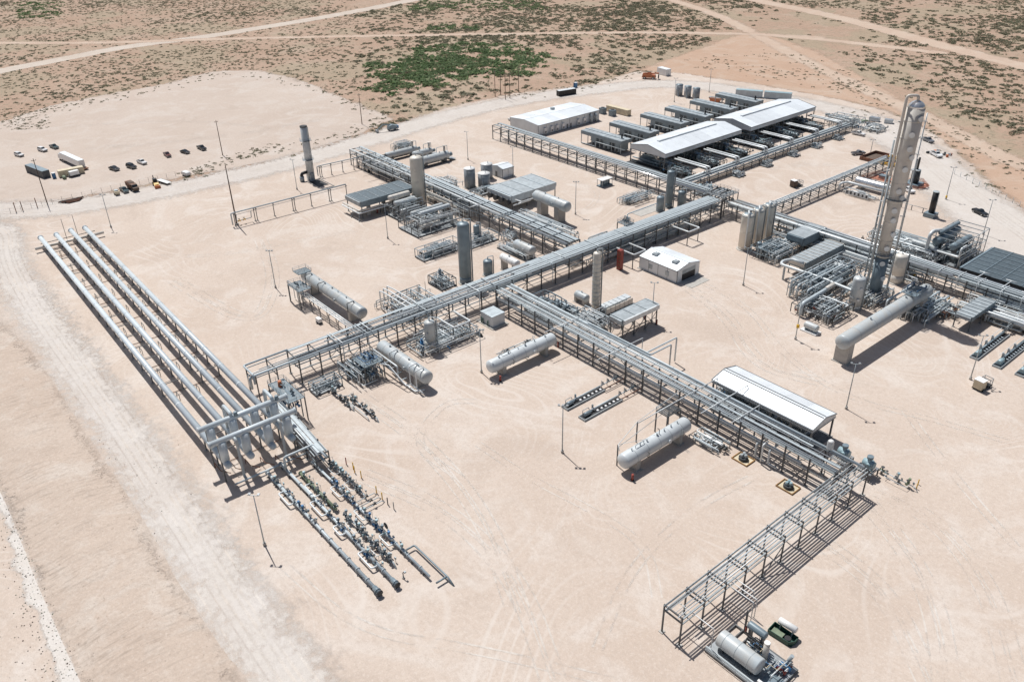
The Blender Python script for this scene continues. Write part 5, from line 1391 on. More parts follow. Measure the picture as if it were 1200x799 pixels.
# ------------------------------------------------------------------ AIR COOLERS
air_cooler('air_cooler', 'dark panelled air cooler left of the thick cream tower', -272.3, 149.8, 25, 11.5, 4.6, 6.9, Y, bays=6, nl=4, fans=True)
AC1 = [o for o in COL.objects if o.name == 'air_cooler'][0]
part(AC1, 'rim_pipe', MB().tube([(-1.4, 12, 3.7), (-1.4, -.6, 3.7), (24, -.6, 3.7)], .38, 10), 'clad'); part(AC1, 'rim_pipe', MB().tube([(-2.0, 12, 3.0), (-2.0, -1.2, 3.0), (20, -1.2, 3.0), (20, -1.2, .5)], .28, 10), 'bright')
for a in (4, 11, 18): part(AC1, 'pier', MB().bb(a-.6, 1.0, 0, a+.6, 2.2, 4.6), 'conc')
for a in (0, 3): part(AC1, 'drain_pipe', MB().tube([(-1.4+a*.2, a*2, 3.6), (-1.4+a*.2, a*2, .5), (-3, a*2-2, .5)], .16, 8), 'galv')
part(AC1, 'fire_extinguisher', MB().cyl((7.5, 1.2, .1), (7.5, 1.2, 2.2), .3, None, 10), 'red')
t = air_cooler('air_cooler', 'biggest pale grey air cooler, its flat roof beside the drum on concrete piers', -238.4, 198.5, 23.5, 15.5, 3.4, 6.2, Y, bays=4, top='galv', side='pipe', headers='pipe', nl=4)
for i in range(4): part(t, 'fan_motor', MB().cyl((-1.6, 2+i*3.6, 3.6), (.2, 2+i*3.6, 3.6), 1.2, None, 14), 'dark')
part(t, 'pipe', MB().tube([(1, -1, 4.8), (1, -4.5, 4.8), (10, -4.5, 4.8), (10, -.4, 4.8)], .3, 10), 'bright')
part(t, 'pipe', MB().tube([(-1, -2, 3.2), (8, -2, 3.2), (8, 0, 3.2)], .3, 10), 'bright')
t = air_cooler('air_cooler', 'grey air cooler high on cross braced legs near the slim trayed tower', -138, 155.3, 15, 5.2, 5.0, 6.8, Y, bays=3, top='galv', side='slate', headers='galv', cross=True, nl=4)
part(t, 'edge_hood', MB().bb(0, -.6, 5.6, 15, -.003, 6.9), 'bright')
for yy in (.2, 5): part(t, 'fire_extinguisher', MB().cyl((14.6, yy-.5, .3), (14.6, yy-.5, 1.9), .22, None, 10), 'red')
air_cooler('air_cooler', 'grey slatted air cooler on thin legs in front of the rack at the right', -74.6, 233.5, 15.5, 4.8, 3.4, 4.8, Y, bays=7, top='galv', side='slate', headers='galv', nl=3)
t = air_cooler('air_cooler', 'huge dark slatted air cooler cut off by the right edge', -91, 261.4, 24, 24, 4.2, 6.2, 0, bays=4, top='fin', side='dark', headers='slate', nl=4)
for j in range(1, 7): part(t, 'cross_rib', MB().bb(.1, 24*j/7-.1, 6.21, 23.9, 24*j/7+.1, 6.33), 'slate')
air_cooler('air_cooler', 'grey box cooler with a pale flat roof beside the silver lines', -137, 245, 13.8, 7, 3.6, 6.6, Y, bays=2, top='galv', side='slate', headers='slate', ribs=False, nl=3)
air_cooler('air_cooler', 'long grey ribbed cooler inside the big pipe loop left of the tall column', -126.6, 230, 22.8, 6.2, 3.0, 5.4, Y, bays=10, top='galv', side='slate', headers='clad', nl=4)
hc = ['nearest of the six long compressor coolers, by the white control building', 'second of the six long compressor coolers counting from the white control building', 'third of the six long compressor coolers counting from the white control building',
      'fourth of the six long compressor coolers counting from the white control building', 'fifth of the six long compressor coolers, next to the far one', 'farthest of the six long compressor coolers, near the three far tanks']
for yy, lb in zip((282.9, 302.8, 325.8, 345, 365.8, 388), hc):
    hood_cooler('compressor_cooler', lb, -286, yy, group='six compressor coolers in a row')

# ------------------------------------------------------------------ BUILDINGS
canopy('canopy_building', 'front open sided building with white gable roof over the compressors', -247.8, -227.2, 276.8, 331.8, 9, 11.0, fascia=1.9, bays=8)
canopy('canopy_building', 'rear open sided building with white gable roof over the compressors', -248, -226, 337.4, 392.5, 9.3, 11.2, fascia=1.9, bays=8)
canopy('pump_shelter', 'low open shelter with a white gable roof beside the pipe rack in the foreground', -4.9, 4.9, -14.3, 14.3, 6.6, 7.8, fascia=.9, bays=5, rz=-Y, loc=(-87.8, 154.5), fm='pipe', rm='trim')
SHEL = [o for o in COL.objects if o.name == 'pump_shelter'][0]
part(SHEL, 'slab', MB().bb(-5.2, -14.6, -.1, 5.2, 14.6, .03), 'liner')  # slab coloured dark to stand in for the shade under the roof
def building(name, label, x0, x1, y0, y1, ze, zr, cat, axis='y', panels=6, rm='ribroof', loc=None):
    """closed gabled metal building, ridge along y; wall panels, corner trim, roof sheets, base slab"""
    c = ((x0+x1)/2, (y0+y1)/2) if loc is None else loc[:2]
    t = thing(name, label, cat, (c[0], c[1], 0), 0 if axis == 'y' else Y)
    a, b = ((x1-x0)/2, (y1-y0)/2) if axis == 'y' else ((y1-y0)/2, (x1-x0)/2)
    part(t, 'slab', MB().bb(-a-.5, -b-.5, -.1, a+.5, b+.5, .16), 'conc')
    n = panels; s = 2*b/n
    me = MB().bb(-.08, .03, .163, .08, s-.03, ze-.1).mesh('wall_panel', 'ribwall')
    for i in range(n):
        for e in (-1, 1): link('wall_panel', me, t, (e*(a-.08), -b+i*s, 0))
    tr = MB().bb(-.1, -.05, .17, .1, .05, ze-.1).mesh('trim', 'trim')
    for i in range(n+1):
        for e in (-1, 1): link('trim', tr, t, (e*(a-.08)+e*.03, -b+i*s+(.06 if i == 0 else -.06 if i == n else 0), 0))
    for e in (-1, 1):
        q = MB().prism([(-a+.2, .163), (a-.2, .163), (a-.2, ze-.12), (0, zr-.14), (-a+.2, ze-.12)], e*b-.08, e*b+.08); part(t, 'end_wall', q, 'ribwall')
    for e in (-1, 1):
        q = MB().prism([(e*(a+.3), ze-.06), (0, zr), (0, zr-.1), (e*(a+.3), ze-.16)][::e], .01, s-.01); me = q.mesh('roof_sheet', rm)
        for i in range(n): link('roof_sheet', me, t, (0, -b+i*s, 0))
        part(t, 'gutter', MB().bb(e*(a+.32)-.09, -b, ze-.34, e*(a+.32)+.09, b, ze-.17), 'trim')
    part(t, 'ridge_cap', MB().bb(-.35, -b-.05, zr-.04, .35, b+.05, zr+.07), 'roof')
    return t, a, b
t, a, b = building('control_building', 'long white control building with wall mounted cooling units at the top centre', -331, -309, 275.3, 319, 5.6, 6.5, 'building', panels=8)
me = MB().bb(0, -.8, .7, .95, .8, 3.5).bb(.953, -.5, 1.0, 1.0, .5, 2.0, 1).mesh('wall_cooler', ['white', 'trim'])
for k in (-17.5, -13, -9.3, -5, 6, 10.5): link('wall_cooler', me, t, (a+.02, k, 0))
for k in (-1.5, 1): part(t, 'door', MB().bb(a+.03, k-.55, .2, a+.1, k+.55, 2.4), 'trim')
part(t, 'roof_unit', MB().bb(-6, 2, 6.0, -4.4, 3.8, 7.2), 'galv')
for k in (15, 18.5): part(t, 'wall_pipe', MB().tube([(a+1.2, k, .3), (a+1.2, k, 3.6), (a+.05, k, 4.2)], .7, 12), 'galv')
t, a, b = building('garage_building', 'white garage with an open roller door and two roof vents', -168.4, -152, 196, 207.3, 4.7, 5.9, 'building', axis='x', panels=4)
# local x -> +y world, local y -> -x world ; the open end faces +x (local -y)
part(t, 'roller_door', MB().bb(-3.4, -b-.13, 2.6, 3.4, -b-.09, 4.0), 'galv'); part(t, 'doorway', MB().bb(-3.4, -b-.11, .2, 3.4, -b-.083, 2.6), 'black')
for k in (-3.6, 3.6): part(t, 'door_frame', MB().bb(k-.15, -b-.2, .17, k+.15, -b-.083, 4.2), 'white')
for k in (-4.5, 4.0): part(t, 'roof_vent', MB().box((-2.2, k, 5.6), (2.2, 2.0, .5)).box((-2.2, k, 5.9), (1.6, 1.5, .3)), 'galv')
for k in (-4, 3.2): part(t, 'wall_louvre', MB().bb(-a-.16, k-.7, 1.5, -a-.003, k+.7, 3.0), 'galv')
part(t, 'apron', MB().bb(-4.5, -b-5.5, -.05, 4.5, -b-.503, .1), 'conc')
t, a, b = building('shed', 'small white shed behind three flat topped tanks', -278.8, -271.2, 220.6, 227, 4.4, 5.2, 'shed', axis='y', panels=2)
part(t, 'door', MB().bb(-1.2, -b-.13, .2, .2, -b-.083, 2.4), 'trim')
t = thing('equipment_cabinet', 'small white cabinet with a ribbed flat roof where the two racks cross', 'cabinet', (-172, 134.7, 0))
part(t, 'slab', MB().bb(-4.2, -3.3, -.1, 4.0, 3.0, .2), 'conc'); part(t, 'walls', MB().bb(-2.8, -2.4, .203, 2.8, 2.4, 3.5), 'wall')
me = MB().bb(.03, -2.55, 3.503, .9, 2.55, 3.68).mesh('roof_sheet', 'pipe')
for i in range(6): link('roof_sheet', me, t, (-2.8+i*.933, 0, 0))
for k in (-2.2, -1.4, .9): part(t, 'gas_bottle', MB().cyl((k, -2.75, .2), (k, -2.75, 1.9), .17, None, 10), 'green')
t = thing('bottle_rack', 'small open shelter with a white roof over grey cylinders near the control building rack', 'shelter', (-234.5, 247, 0))
part(t, 'roof', MB().box((0, 0, 3.1), (3.4, 6.4, .2)), 'white'); part(t, 'base', MB().bb(-1.7, -3.2, 0, 1.7, 3.2, .4), 'slate')
for i in range(4): part(t, 'cylinder', MB().cyl((.2, -2.2+i*1.45, .4), (.2, -2.2+i*1.45, 2.5), .5, None, 12), 'slate')
for x in (-1.5, 1.5):
    for y in (-3, 3): part(t, 'post', MB().bb(x-.08, y-.08, .4, x+.08, y+.08, 3.0), 'galv')
for i, (p, q) in enumerate((((-291, 414.6), (-277.5, 421.4)), ((-276.5, 421.9), (-263, 428.7)))):
    container('frac_tank', ('left', 'right')[i]+' of two long pale blue tanks end to end beyond the far cooler', p, q, 3.4, 3.6, 'pipe', 'teal', 'tank', ribs=True)

# ------------------------------------------------------------------ COMPRESSORS AND PROCESS SKIDS
def compressor(label, x, y, i):
    t = thing('gas_compressor', label, 'compressor', (x, y, 0), 0, 'compressors under the gable roofs')
    part(t, 'base_frame', MB().bb(-9, -3.4, .02, 9, 3.4, .5), 'dark')
    part(t, 'floor_grating', MB().bb(-10, -9, 1.0, 10.5, -3.6, 1.12), 'dark')
    for k in range(5): part(t, 'grating_leg', MB().bb(-9.5+k*4.8, -6.2, 0, -9.3+k*4.8, -6.0, 1.0), 'steel')
    for k in range(4): part(t, 'pipe', MB().tube([(-10, -5+k*.9-(k%2)*2, 1.6+.3*k), (9-k, -5+k*.9-(k%2)*2, 1.6+.3*k), (9-k, -5+k*.9-(k%2)*2, 4.5), (13, -5+k*.9-(k%2)*2, 4.5)], .26, 8), ('slate', 'dark', 'pipe', 'slate')[k])
    part(t, 'exhaust_duct', MB().tube([(-6, 0, 3.5), (-6, 0, 6.4), (-14, 0, 6.4)], .5, 10), 'dark')
    part(t, 'engine_block', MB().prism([(-8, .5), (-1, .5), (-1, 2.6), (-1.8, 3.4), (-7.2, 3.4), (-8, 2.6)], -1.3, 1.3), 'slate')
    me = MB().box((0, 0, 3.6), (.7, 1.5, .45)).mesh('cylinder_head', 'teal')
    for k in range(6): link('cylinder_head', me, t, (-7.1+k*1.0, 0, 0))
    part(t, 'crank_case', MB().bb(.2, -1.0, .5, 6.5, 1.0, 2.2), 'slate')
    for k in range(3):
        for s in (-1, 1): part(t, 'compressor_cylinder', MB().cyl((1.3+k*2, s*1.0, 1.4), (1.3+k*2, s*2.9, 1.4), .55, None, 12), 'teal')
    for s in (-1, 1): hvessel_part(t, 'pulsation_bottle', (3.3, s*2.3, 3.1), 6, .5, 'slate', 0, False, 12)
    for k in (7.6, 8.4): part(t, 'scrubber', MB().rev((k, 1.8-(k-7.6)*4, .5), (k, 1.8-(k-7.6)*4, 4.6), [(0, .55), (3.6, .55), (3.9, .4), (4.1, .05)], 12), 'slate')
    R = random.Random(i)
    for k in range(7): part(t, 'pipe', MB().tube(walk_pipe(R, 17, 5.6, 5.2, .18, 4), .16, 6), R.choice(('slate', 'teal', 'galv', 'pipe')), (-8.5, -2.8, .4))
    part(t, 'inlet_line', MB().tube([(7, 1.5, 3.5), (13, 1.5, 3.5), (15, 1.5, 5.8), (20, 1.5, 5.8)], .3, 8), 'pipe')
    return t
cl = ['first compressor under the front gable roof, nearest the control building rack', 'middle compressor under the front gable roof', 'last compressor under the front gable roof, next to the rear roof',
      'first compressor under the rear gable roof, next to the front roof', 'middle compressor under the rear gable roof', 'last compressor under the rear gable roof, at the far end']
for i, yy in enumerate((283.5, 303.4, 324.5, 344.8, 365.8, 386.8)): compressor(cl[i], -238, yy, i)
ul = ['first dark suction skid between the front canopy and the header rack, nearest the junction', 'second dark suction skid between the front canopy and the header rack', 'third dark suction skid between the front canopy and the header rack',
      'first dark suction skid beside the rear canopy, where the two roofs meet', 'second dark suction skid beside the rear canopy', 'last dark suction skid beside the rear canopy, farthest away']
for i, yy in enumerate((283.5, 303.4, 324.5, 344.8, 365.8, 386.8)):
    t = skid('suction_skid', ul[i], -228, yy-8.5, 14, 9.5, 4.4, 140+i, vv=((3, 2.5, 4.6, .75), (3, 6, 4.2, .7), (7, 3, 3.6, .6)), hv=((9, 6.5, 2.2, 6, .75),), npipe=18, nvalve=8, vm='slate', pm=('slate', 'dark', 'galv', 'dark', 'teal'), valm=('dark', 'slate', 'blue'), group='dark suction skids by the compressors', base='dark', cage=3.4 if i % 2 else 0)
    part(t, 'floor_plate', MB().bb(.3, .35, .415, 13.7, 9.1, .47), 'black')
sl = ['first small scrubber skid on the open side of the low header rack, nearest the junction', 'second small scrubber skid on the open side of the low header rack', 'third small scrubber skid on the open side of the low header rack', 'fourth small scrubber skid on the open side of the low header rack', 'fifth small scrubber skid on the open side of the low header rack, farthest away']
for i, yy in enumerate((298.4, 319, 340.4, 359.4, 378.5)):
    skid('scrubber_skid', sl[i], -205.5, yy-2.5, 4.6, 5, 2.6, 40+i, vv=((1.2, 1.5, 2.3, .5), (1.2, 3.4, 2.0, .45)), npipe=6, nvalve=3, vm='slate', boxes=1, group='scrubber skids by the low header rack', cat='skid')
skid('valve_skid', 'dark pump skid between the junction platform and the low header rack', -203, 266, 6, 10, 4, 50, vv=((2, 3, 4, .8), (4, 7, 3.4, .9)), npipe=14, nvalve=8, vm='teal', valm=('blue', 'red', 'slate'))
skid('metering_skid', 'open pipework at the far end of the low header rack beyond the rear canopy', -222, 396, 16, 12, 5, 51, npipe=26, nvalve=8, pm=('pipe', 'bright', 'galv'), deck=False, cage=4.5, boxes=1, cm='galv')
skid('metering_skid', 'low loose pipework next to the white service truck beyond the rear canopy', -206, 399, 12, 13, 2.4, 52, npipe=16, nvalve=5, deck=False, boxes=1)

skid('exchanger_skid', 'tangled exchanger skid with two horizontal shells in front of the thick cream tower', -254.5, 154.8, 13.5, 21, 6.5, 60, hv=((2.5, 12, 5.2, 15, .95, 'vessel', 1), (6.5, 13, 6.0, 14, .85, 'vessel_w', 1), (10, 8, 2.4, 9, .8, 'clad', 1)), npipe=30, nvalve=12, cage=5.0, valm=('galv', 'dark', 'slate'), vv=((11.5, 17, 4.5, .7),))
skid('exchanger_skid', 'stacked pale exchanger shells between the dark panelled cooler and the cream tower', -271.5, 159, 12, 13, 7.5, 61, hv=((3, 6, 6.8, 10, 1.1, 'clad', 1), (7, 6, 5.6, 10, 1.1, 'vessel', 1), (10.5, 6, 3.4, 9, .8, 'vessel_w', 1)), npipe=22, nvalve=6, cage=4.2, valm=('galv', 'dark'))
skid('process_skid', 'open framed skid of dark machinery behind the plain slate tower', -228, 144.2, 17, 5.8, 3.6, 62, Y, hv=((4, 2.5, 1.6, 5, .6), (11, 3.5, 1.7, 6, .65)), npipe=18, nvalve=10, cage=3.6, valm=('dark', 'galv', 'slate'), pumps=3) if 0 else None
skid('process_skid', 'open framed skid of dark machinery behind the plain slate tower', -222, 144.2, 17, 5.8, 3.4, 62, Y, hv=((4, 2.5, 1.6, 5, .6), (11, 3.5, 1.7, 6, .65)), npipe=18, nvalve=10, cage=3.4, valm=('dark', 'galv', 'slate'), pumps=3, vm='slate', cm='galv')
skid('process_skid', 'second open framed skid under the upper left rack right of the slate tower', -219.5, 163, 13, 6, 3.4, 63, Y, hv=((7, 3, 1.7, 6, .7),), npipe=14, nvalve=6, cage=3.0, valm=('dark', 'galv'), vm='slate', cm='galv')
skid('pipe_manifold', 'tan based pipe manifold beneath the upper left rack', -221, 176, 8, 5, 4, 64, npipe=10, nvalve=3, base='tan', deck=False)
skid('pump_skid', 'row of pumps in the shade under the upper left rack by the grey drum', -214, 170.5, 18, 5, 3, 65, npipe=16, nvalve=8, pumps=4, valm=('galv', 'slate', 'red'))
skid('pipe_manifold', 'maze of small pipes under the start of the upper left rack', -330, 180.2, 50, 9, 6, 66, npipe=46, nvalve=16, deck=False, valm=('galv', 'dark', 'slate'), pm=('pipe', 'bright', 'galv', 'clad'), boxes=3, rmax=.3)
skid('pipe_manifold', 'maze of small pipes under the upper left rack behind the cream tower', -278, 179, 40, 10, 5.5, 67, npipe=40, nvalve=14, deck=False, valm=('galv', 'dark', 'slate'), pm=('pipe', 'bright', 'clad', 'galv'), boxes=3, rmax=.3)
skid('pipe_manifold', 'pipes and pumps in the shade of the drum on concrete piers', -232, 190.5, 34, 8, 4.2, 68, npipe=30, nvalve=12, deck=False, valm=('blue', 'slate', 'galv'), pumps=3, vm='slate', vv=((20, 4, 4.4, .8), (24, 3, 3.8, .6)))
skid('process_skid', 'skid with a blue railed top just behind the long rack left of the slate tower', -207.3, 135.5, 8, 6, 3.8, 69, npipe=16, nvalve=8, valm=('blue', 'slate'), cage=3, vv=((3, 3, 5.4, .5),), vm='slate', pm=('slate', 'pipe'))
t = skid('pipe_manifold', 'pipe manifold with tall white loops behind the long rack beside the longest drum', -204, 112, 16, 18, 3.4, 70, npipe=24, nvalve=12, deck=False, valm=('blue', 'galv', 'dark'))
for k in (0, 1.8, 3.6): part(t, 'pipe', MB().tube([(2-k*.4, 2+k, .8), (2-k*.4, 2+k, 6.4), (5, 2+k, 6.8), (17.5, 2+k, 6.8), (21, 2+k, 7.6)], .22, 10), 'bright')
for k in (8, 12, 15): part(t, 'pipe', MB().tube([(4, k, .8), (4, k, 4.5), (19, k, 4.5)], .2, 8), 'pipe'); part(t, 'vent', MB().cyl((8, k, .5), (8, k, 7.5), .07, None, 6), 'steel')
t = skid('inlet_skid', 'blue topped access platform and piping at the rack end of the white grey separator drum', -178.5, 84.5, 12, 9, 4.2, 71, npipe=26, nvalve=12, valm=('blue', 'slate', 'galv'), deck=False, vv=((9, 7, 4.6, .5),), pm=('slate', 'pipe', 'bright'))
platform(t, 4.2, 3.2, 10.6, 9.2, 5.2, deck='slate', rm='slate')
rr = random.Random(12)
for i in range(9): valve(t, (rr.uniform(4.8, 10), rr.uniform(3.8, 8.6), 5.7), .8, rr.choice(('slate', 'blue', 'dark')))
for i in range(8): part(t, 'pipe', MB().tube(walk_pipe(rr, 6, 5.6, 1.6, .1, 4), .1, 6), rr.choice(('slate', 'pipe', 'blue')), (4.4, 3.4, 5.2))
for i in range(5): part(t, 'pipe', MB().tube([(6+i*1.1, 7.5, 4.6), (8+i*1.2, 8.5+i*.2, 4.6), (11+i*2.4, 9.5, 4.4-i*.7), (11+i*2.4, 11.2, 4.4-i*.7)], .14, 8), ('pipe', 'bright', 'slate')[i % 3])
skid('valve_skid', 'small railed valve skid standing alone in front of the long rack', -175.5, 74.6, 4.2, 8, 2.6, 72, npipe=10, nvalve=6, cage=2.6, valm=('slate', 'galv'), pm=('slate', 'pipe'), cm='slate')
meter_run('short pipe run with small valves leading away from the small railed valve skid', -171, -160.8, 78.7, .16, gear='dark', valves=5, loops=0, end='dip', seed=81)
t = meter_run('pair of short pipes ending at two yellow marker posts', -165, -152.5, 80.8, .17, gear='dark', valves=5, loops=0, end='dip', seed=82)
part(t, 'pipe', MB().tube([(-1.5, -2, .9), (0, 0, .9)], .12, 8), 'pipe'); part(t, 'pipe', MB().tube([(2, -1.5, .8), (11.5, -1.5, .8), (12.5, -1.5, -.2)], .12, 8), 'pipe')
t = skid('pipe_manifold', 'pipes and a blue pump under the long rack beside the grey and beige drum', -180, 106, 13, 22, 3.2, 83, npipe=34, nvalve=12, deck=False, valm=('blue', 'galv', 'dark'), pumps=2)
part(t, 'pump', MB().cyl((8.5, 2.5, .4), (8.5, 2.5, 3.8), .6, .5, 12).cyl((8.5, 2.5, 3.8), (8.5, 2.5, 4.6), .3, None, 8), 'blue')
t = skid('valve_skid', 'slate painted frame of valves between the small white cabinet and the slim trayed tower', -170.5, 146.5, 10, 8, 5.2, 84, npipe=20, nvalve=10, cage=5, valm=('slate', 'teal'), pm=('slate', 'galv'), vm='slate', vv=((3, 4, 5, .7), (6.5, 4, 4.6, .7)), cm='slate')
skid('blue_drum_skid', 'slate blue pump skid just behind the cross rack left of the slim tower', -168, 154.0, 12, 4.2, 2.8, 85, hv=((4, 2, 1.7, 6, .9), (9.5, 2, 1.5, 3.5, .7)), npipe=10, nvalve=5, vm='slate', pm=('slate', 'galv'), valm=('slate', 'blue'))
t = skid('glycol_skid', 'pale panelled filter skid right of the slim trayed tower', -151.5, 161.8, 13.5, 4.6, 2.4, 86, Y, npipe=8, nvalve=4, pm=('bright', 'galv'), valm=('dark', 'galv'))
for i in range(6): part(t, 'panel', MB().bb(1+i*2, .15, .5, 2.8+i*2, .35, 2.3), 'clad'); part(t, 'hood', MB().bb(1+i*2, 1, 2.0, 2.8+i*2, 3.6, 2.5), 'vessel_w')
skid('valve_skid', 'dark valves clustered at the foot of the slim trayed tower', -158, 151.5, 14, 8, 3.4, 87, npipe=24, nvalve=12, valm=('slate', 'dark', 'galv'), deck=False)
t = skid('engine_skid', 'grey engine skid with white pipework in the open below the control building rack', -217, 234.5, 8, 18, 3, 88, npipe=16, nvalve=8, hv=((4, 6, 1.8, 7, .9, 'slate', 1),), vm='slate', valm=('galv', 'dark'), pm=('bright', 'galv', 'pipe'), deck=False, vv=((5, 14, 3.2, .6),))
t = thing('concrete_slab', 'bare grey concrete slab on the pad beside the long rack', 'slab', (-202.6, 238, 0)); part(t, 'slab', MB().bb(-3, -6.5, -.1, 3, 6.5, .09), 'conc')
t = thing('valve_platform', 'small slate railed valve platform on top of the long rack with a goosepost pipe', 'platform', (-186.5, 208, 0))
platform(t, -2.2, -2, 2.2, 2, 8.0, legs=True, rm='slate', deck='slate')
for k in (-1, 0, 1): valve(t, (k, 0, 8.5), .9, 'slate'); part(t, 'pipe', MB().tube([(k, .6, 7.6), (k, .6, 10.2), (k+.6, .6, 10.2), (k+.6, .6, 8.2)], .14, 8), 'pipe')
part(t, 'pipe', MB().tube([(-1, 2, 8), (-1, 2, 10.3), (-1, 18, 10.3), (-1, 18, 7.6)], .2, 8), 'pipe')
skid('pump_skid', 'dark pumps behind the long rack under a short railed platform', -196, 197, 7, 12, 2.4, 89, npipe=12, nvalve=6, pumps=2, valm=('dark', 'galv'), deck=False)
skid('pipe_manifold', 'pipes beneath the far part of the long rack near the red casing', -184, 183, 6, 60, 3.4, 90, npipe=40, nvalve=10, deck=False, valm=('galv', 'yellow', 'dark'), boxes=3)
for x, y, lb in ((-173.3, 197, 'white square pipe loop hanging off the long rack beside the garage'), (-173.5, 226, 'white square pipe loop hanging off the far part of the long rack'), (-173.6, 121.5, 'white square pipe loop hanging off the long rack left of the white cabinet')):
    t = thing('expansion_loop', lb, 'pipe loop', (x, y, 0))
    part(t, 'pipe', MB().tube([(-4, -3, 5.2), (4, -3, 5.2), (4, 3, 5.2), (-4, 3, 5.2)], .26, 10, .5), 'bright')
    for k in (-3, 3): part(t, 'post', MB().bb(3.5, k-.12, 0, 3.74, k+.12, 4.93), 'steel')
    part(t, 'post_beam', MB().bb(3.54, -2.88, 4.7, 3.7, 2.88, 4.9), 'steel')

for i, (x, lb) in enumerate(((-124.2, 'left of two long low pump skids side by side in the middle foreground'), (-118, 'right of two long low pump skids side by side in the middle foreground'))):
    t = thing('pump_skid', lb, 'pump skid', (x, 119.5, 0), Y, 'long horizontal pump skids')
    q = MB()
    for yy in (-1.15, 1.0): q.bb(0, yy, .02, 13.5, yy+.15, .55)
    q.bb(0, -1.0, .4, 13.5, 1.0, .5, 1).bb(-.15, -1.15, .02, 0, 1.15, .55); part(t, 'base_frame', q, ['galv', 'black'])
    part(t, 'motor', MB().cyl((.6, 0, 1.05), (2.6, 0, 1.05), .55, None, 14).cyl((2.6, 0, 1.05), (3.4, 0, 1.05), .2, None, 8), 'slate')
    part(t, 'pump_barrel', MB().cyl((3.4, .35, 1.15), (13, .35, 1.15), .22, None, 10), 'pipe')
    me = MB().bb(-.28, -.75, .5, .28, -.25, .92).mesh('clamp', 'white')
    for k in range(6): link('clamp', me, t, (5+k*1.45, 0, 0))
    part(t, 'junction_box', MB().bb(4.2, .5, .5, 4.5, .9, 2.2), 'slate'); part(t, 'pipe', MB().tube([(1, .8, .6), (1, .8, 1.9), (3, .8, 1.9), (3, .4, 1.3)], .09, 6), 'galv')
    part(t, 'pipe', MB().tube([(13, .35, 1.15), (20, .35, 1.15)], .14, 8), 'pipe'); part(t, 'pipe', MB().tube([(13.5, -.9, .7), (21, -.9, .7)], .12, 8), 'rust')
    for k in (14, 16, 18.5, 19.5): valve(t, (k, .35, 1.2), .8, 'galv' if k < 18 else 'slate'); part(t, 'post', MB().bb(k-.07, .65, 0, k+.07, .8, 2.2), 'galv')
pr = ['leftmost long pump skid at the right edge, beside the light pole', 'middle long pump skid at the right edge', 'rightmost long pump skid, cut off by the right edge']
for i, x in enumerate((-67, -61, -55.2)):
    t = thing('pump_skid', pr[i], 'pump skid', (x, 220, 0), Y, 'long pump skids at the right edge')
    q = MB()
    for yy in (-1.15, 1.0): q.bb(0, yy, .02, 20, yy+.15, .6)
    q.bb(0, -1, .42, 20, 1, .5, 1).bb(-.3, -1.15, .02, 0, 1.15, .5); part(t, 'base_frame', q, ['galv', 'black'])
    part(t, 'motor', MB().cyl((.7, 0, 1.15), (3, 0, 1.15), .65, None, 14).cyl((3, 0, 1.15), (4, 0, 1.15), .25, None, 8).bb(.8, -.8, .5, 2.9, .8, .8), 'teal')
    part(t, 'pump_barrel', MB().cyl((4, .3, 1.2), (19, .3, 1.2), .25, None, 10), 'slate')
    me = MB().bb(-.18, -.8, .5, .18, -.2, .85).mesh('clamp', 'pipe')
    for k in range(9): link('clamp', me, t, (5+k*1.4, 0, 0))
    for k in (4.5, 8, 12): part(t, 'junction_box', MB().bb(k, .45, .5, k+.4, .95, 2.4), 'galv')
    part(t, 'handrail', MB().bar((3, 1.1, 2.2), (19, 1.1, 2.2), .1), 'bright')
    R = random.Random(i)
    for k in range(5): valve(t, (19.5+k*.8, R.uniform(-.8, .8), 1.2+.3*k), .8, 'galv'); 
    for k in range(4): part(t, 'pipe', MB().tube(walk_pipe(R, 7, 2, 3, .12, 4), .1, 6), 'galv', (19, -1, 0))
t = skid('lattice_skid', 'steel lattice frame packed with exchangers left of the tall column', -113.5, 214.5, 31, 9.5, 6.2, 100, Y, npipe=46, nvalve=18, cage=6.2, valm=('slate', 'teal', 'galv'), vm='slate', hv=((6, 3, 3.6, 7, .8), (14, 6, 4.5, 8, .9), (22, 3, 4.4, 8, .8), (26, 7, 3, 6, .8)), pm=('pipe', 'slate', 'galv', 'bright'), rmax=.3, cm='galv', deck=False)
t = thing('pipe_loop', 'fat pale pipe looping around the long grey ribbed cooler', 'pipe loop', (-127, 222, 0))
part(t, 'pipe', MB().tube([(0, 7, 5.6), (-4.5, 7, 5.6), (-6, 4, 5.2), (-5, 2, 5), (9, 2.6, 5), (22, 1.6, 5), (22, 1.2, 2)], .5, 14, 1.6), 'vessel_w')
for x, y in ((-3.6, 2.05), (3, 2.4), (10, 2.5)): part(t, 'post', MB().bb(x-.25, y-.25, 0, x+.25, y+.25, 4.45), 'galv')
t = thing('duct_line', 'slanted grey duct running from the lattice frame to the foreground valves', 'duct', (-112.4, 206, 0))
part(t, 'duct', MB().tube([(0, 0, .8), (0, 0, 4.4), (-.3, 12, 4.6), (-.8, 23, 4.8)], .62, 14), 'pipe'); part(t, 'lagging', MB().cyl((-.33, 13, 4.62), (-.6, 18, 4.72), .8, None, 14), 'clad')
for y in (1.5, 9, 16): part(t, 'post', MB().bb(-.15, y-.15, 0, .15, y+.15, 3.8), 'steel')
skid('valve_skid', 'dark jumble of valves and hoses in front of the silver flash drum', -116, 206, 13, 14, 4, 101, npipe=40, nvalve=16, deck=False, valm=('dark', 'slate', 'blue', 'red'), pm=('dark', 'galv', 'pipe', 'bright'), boxes=4, cage=3.4)
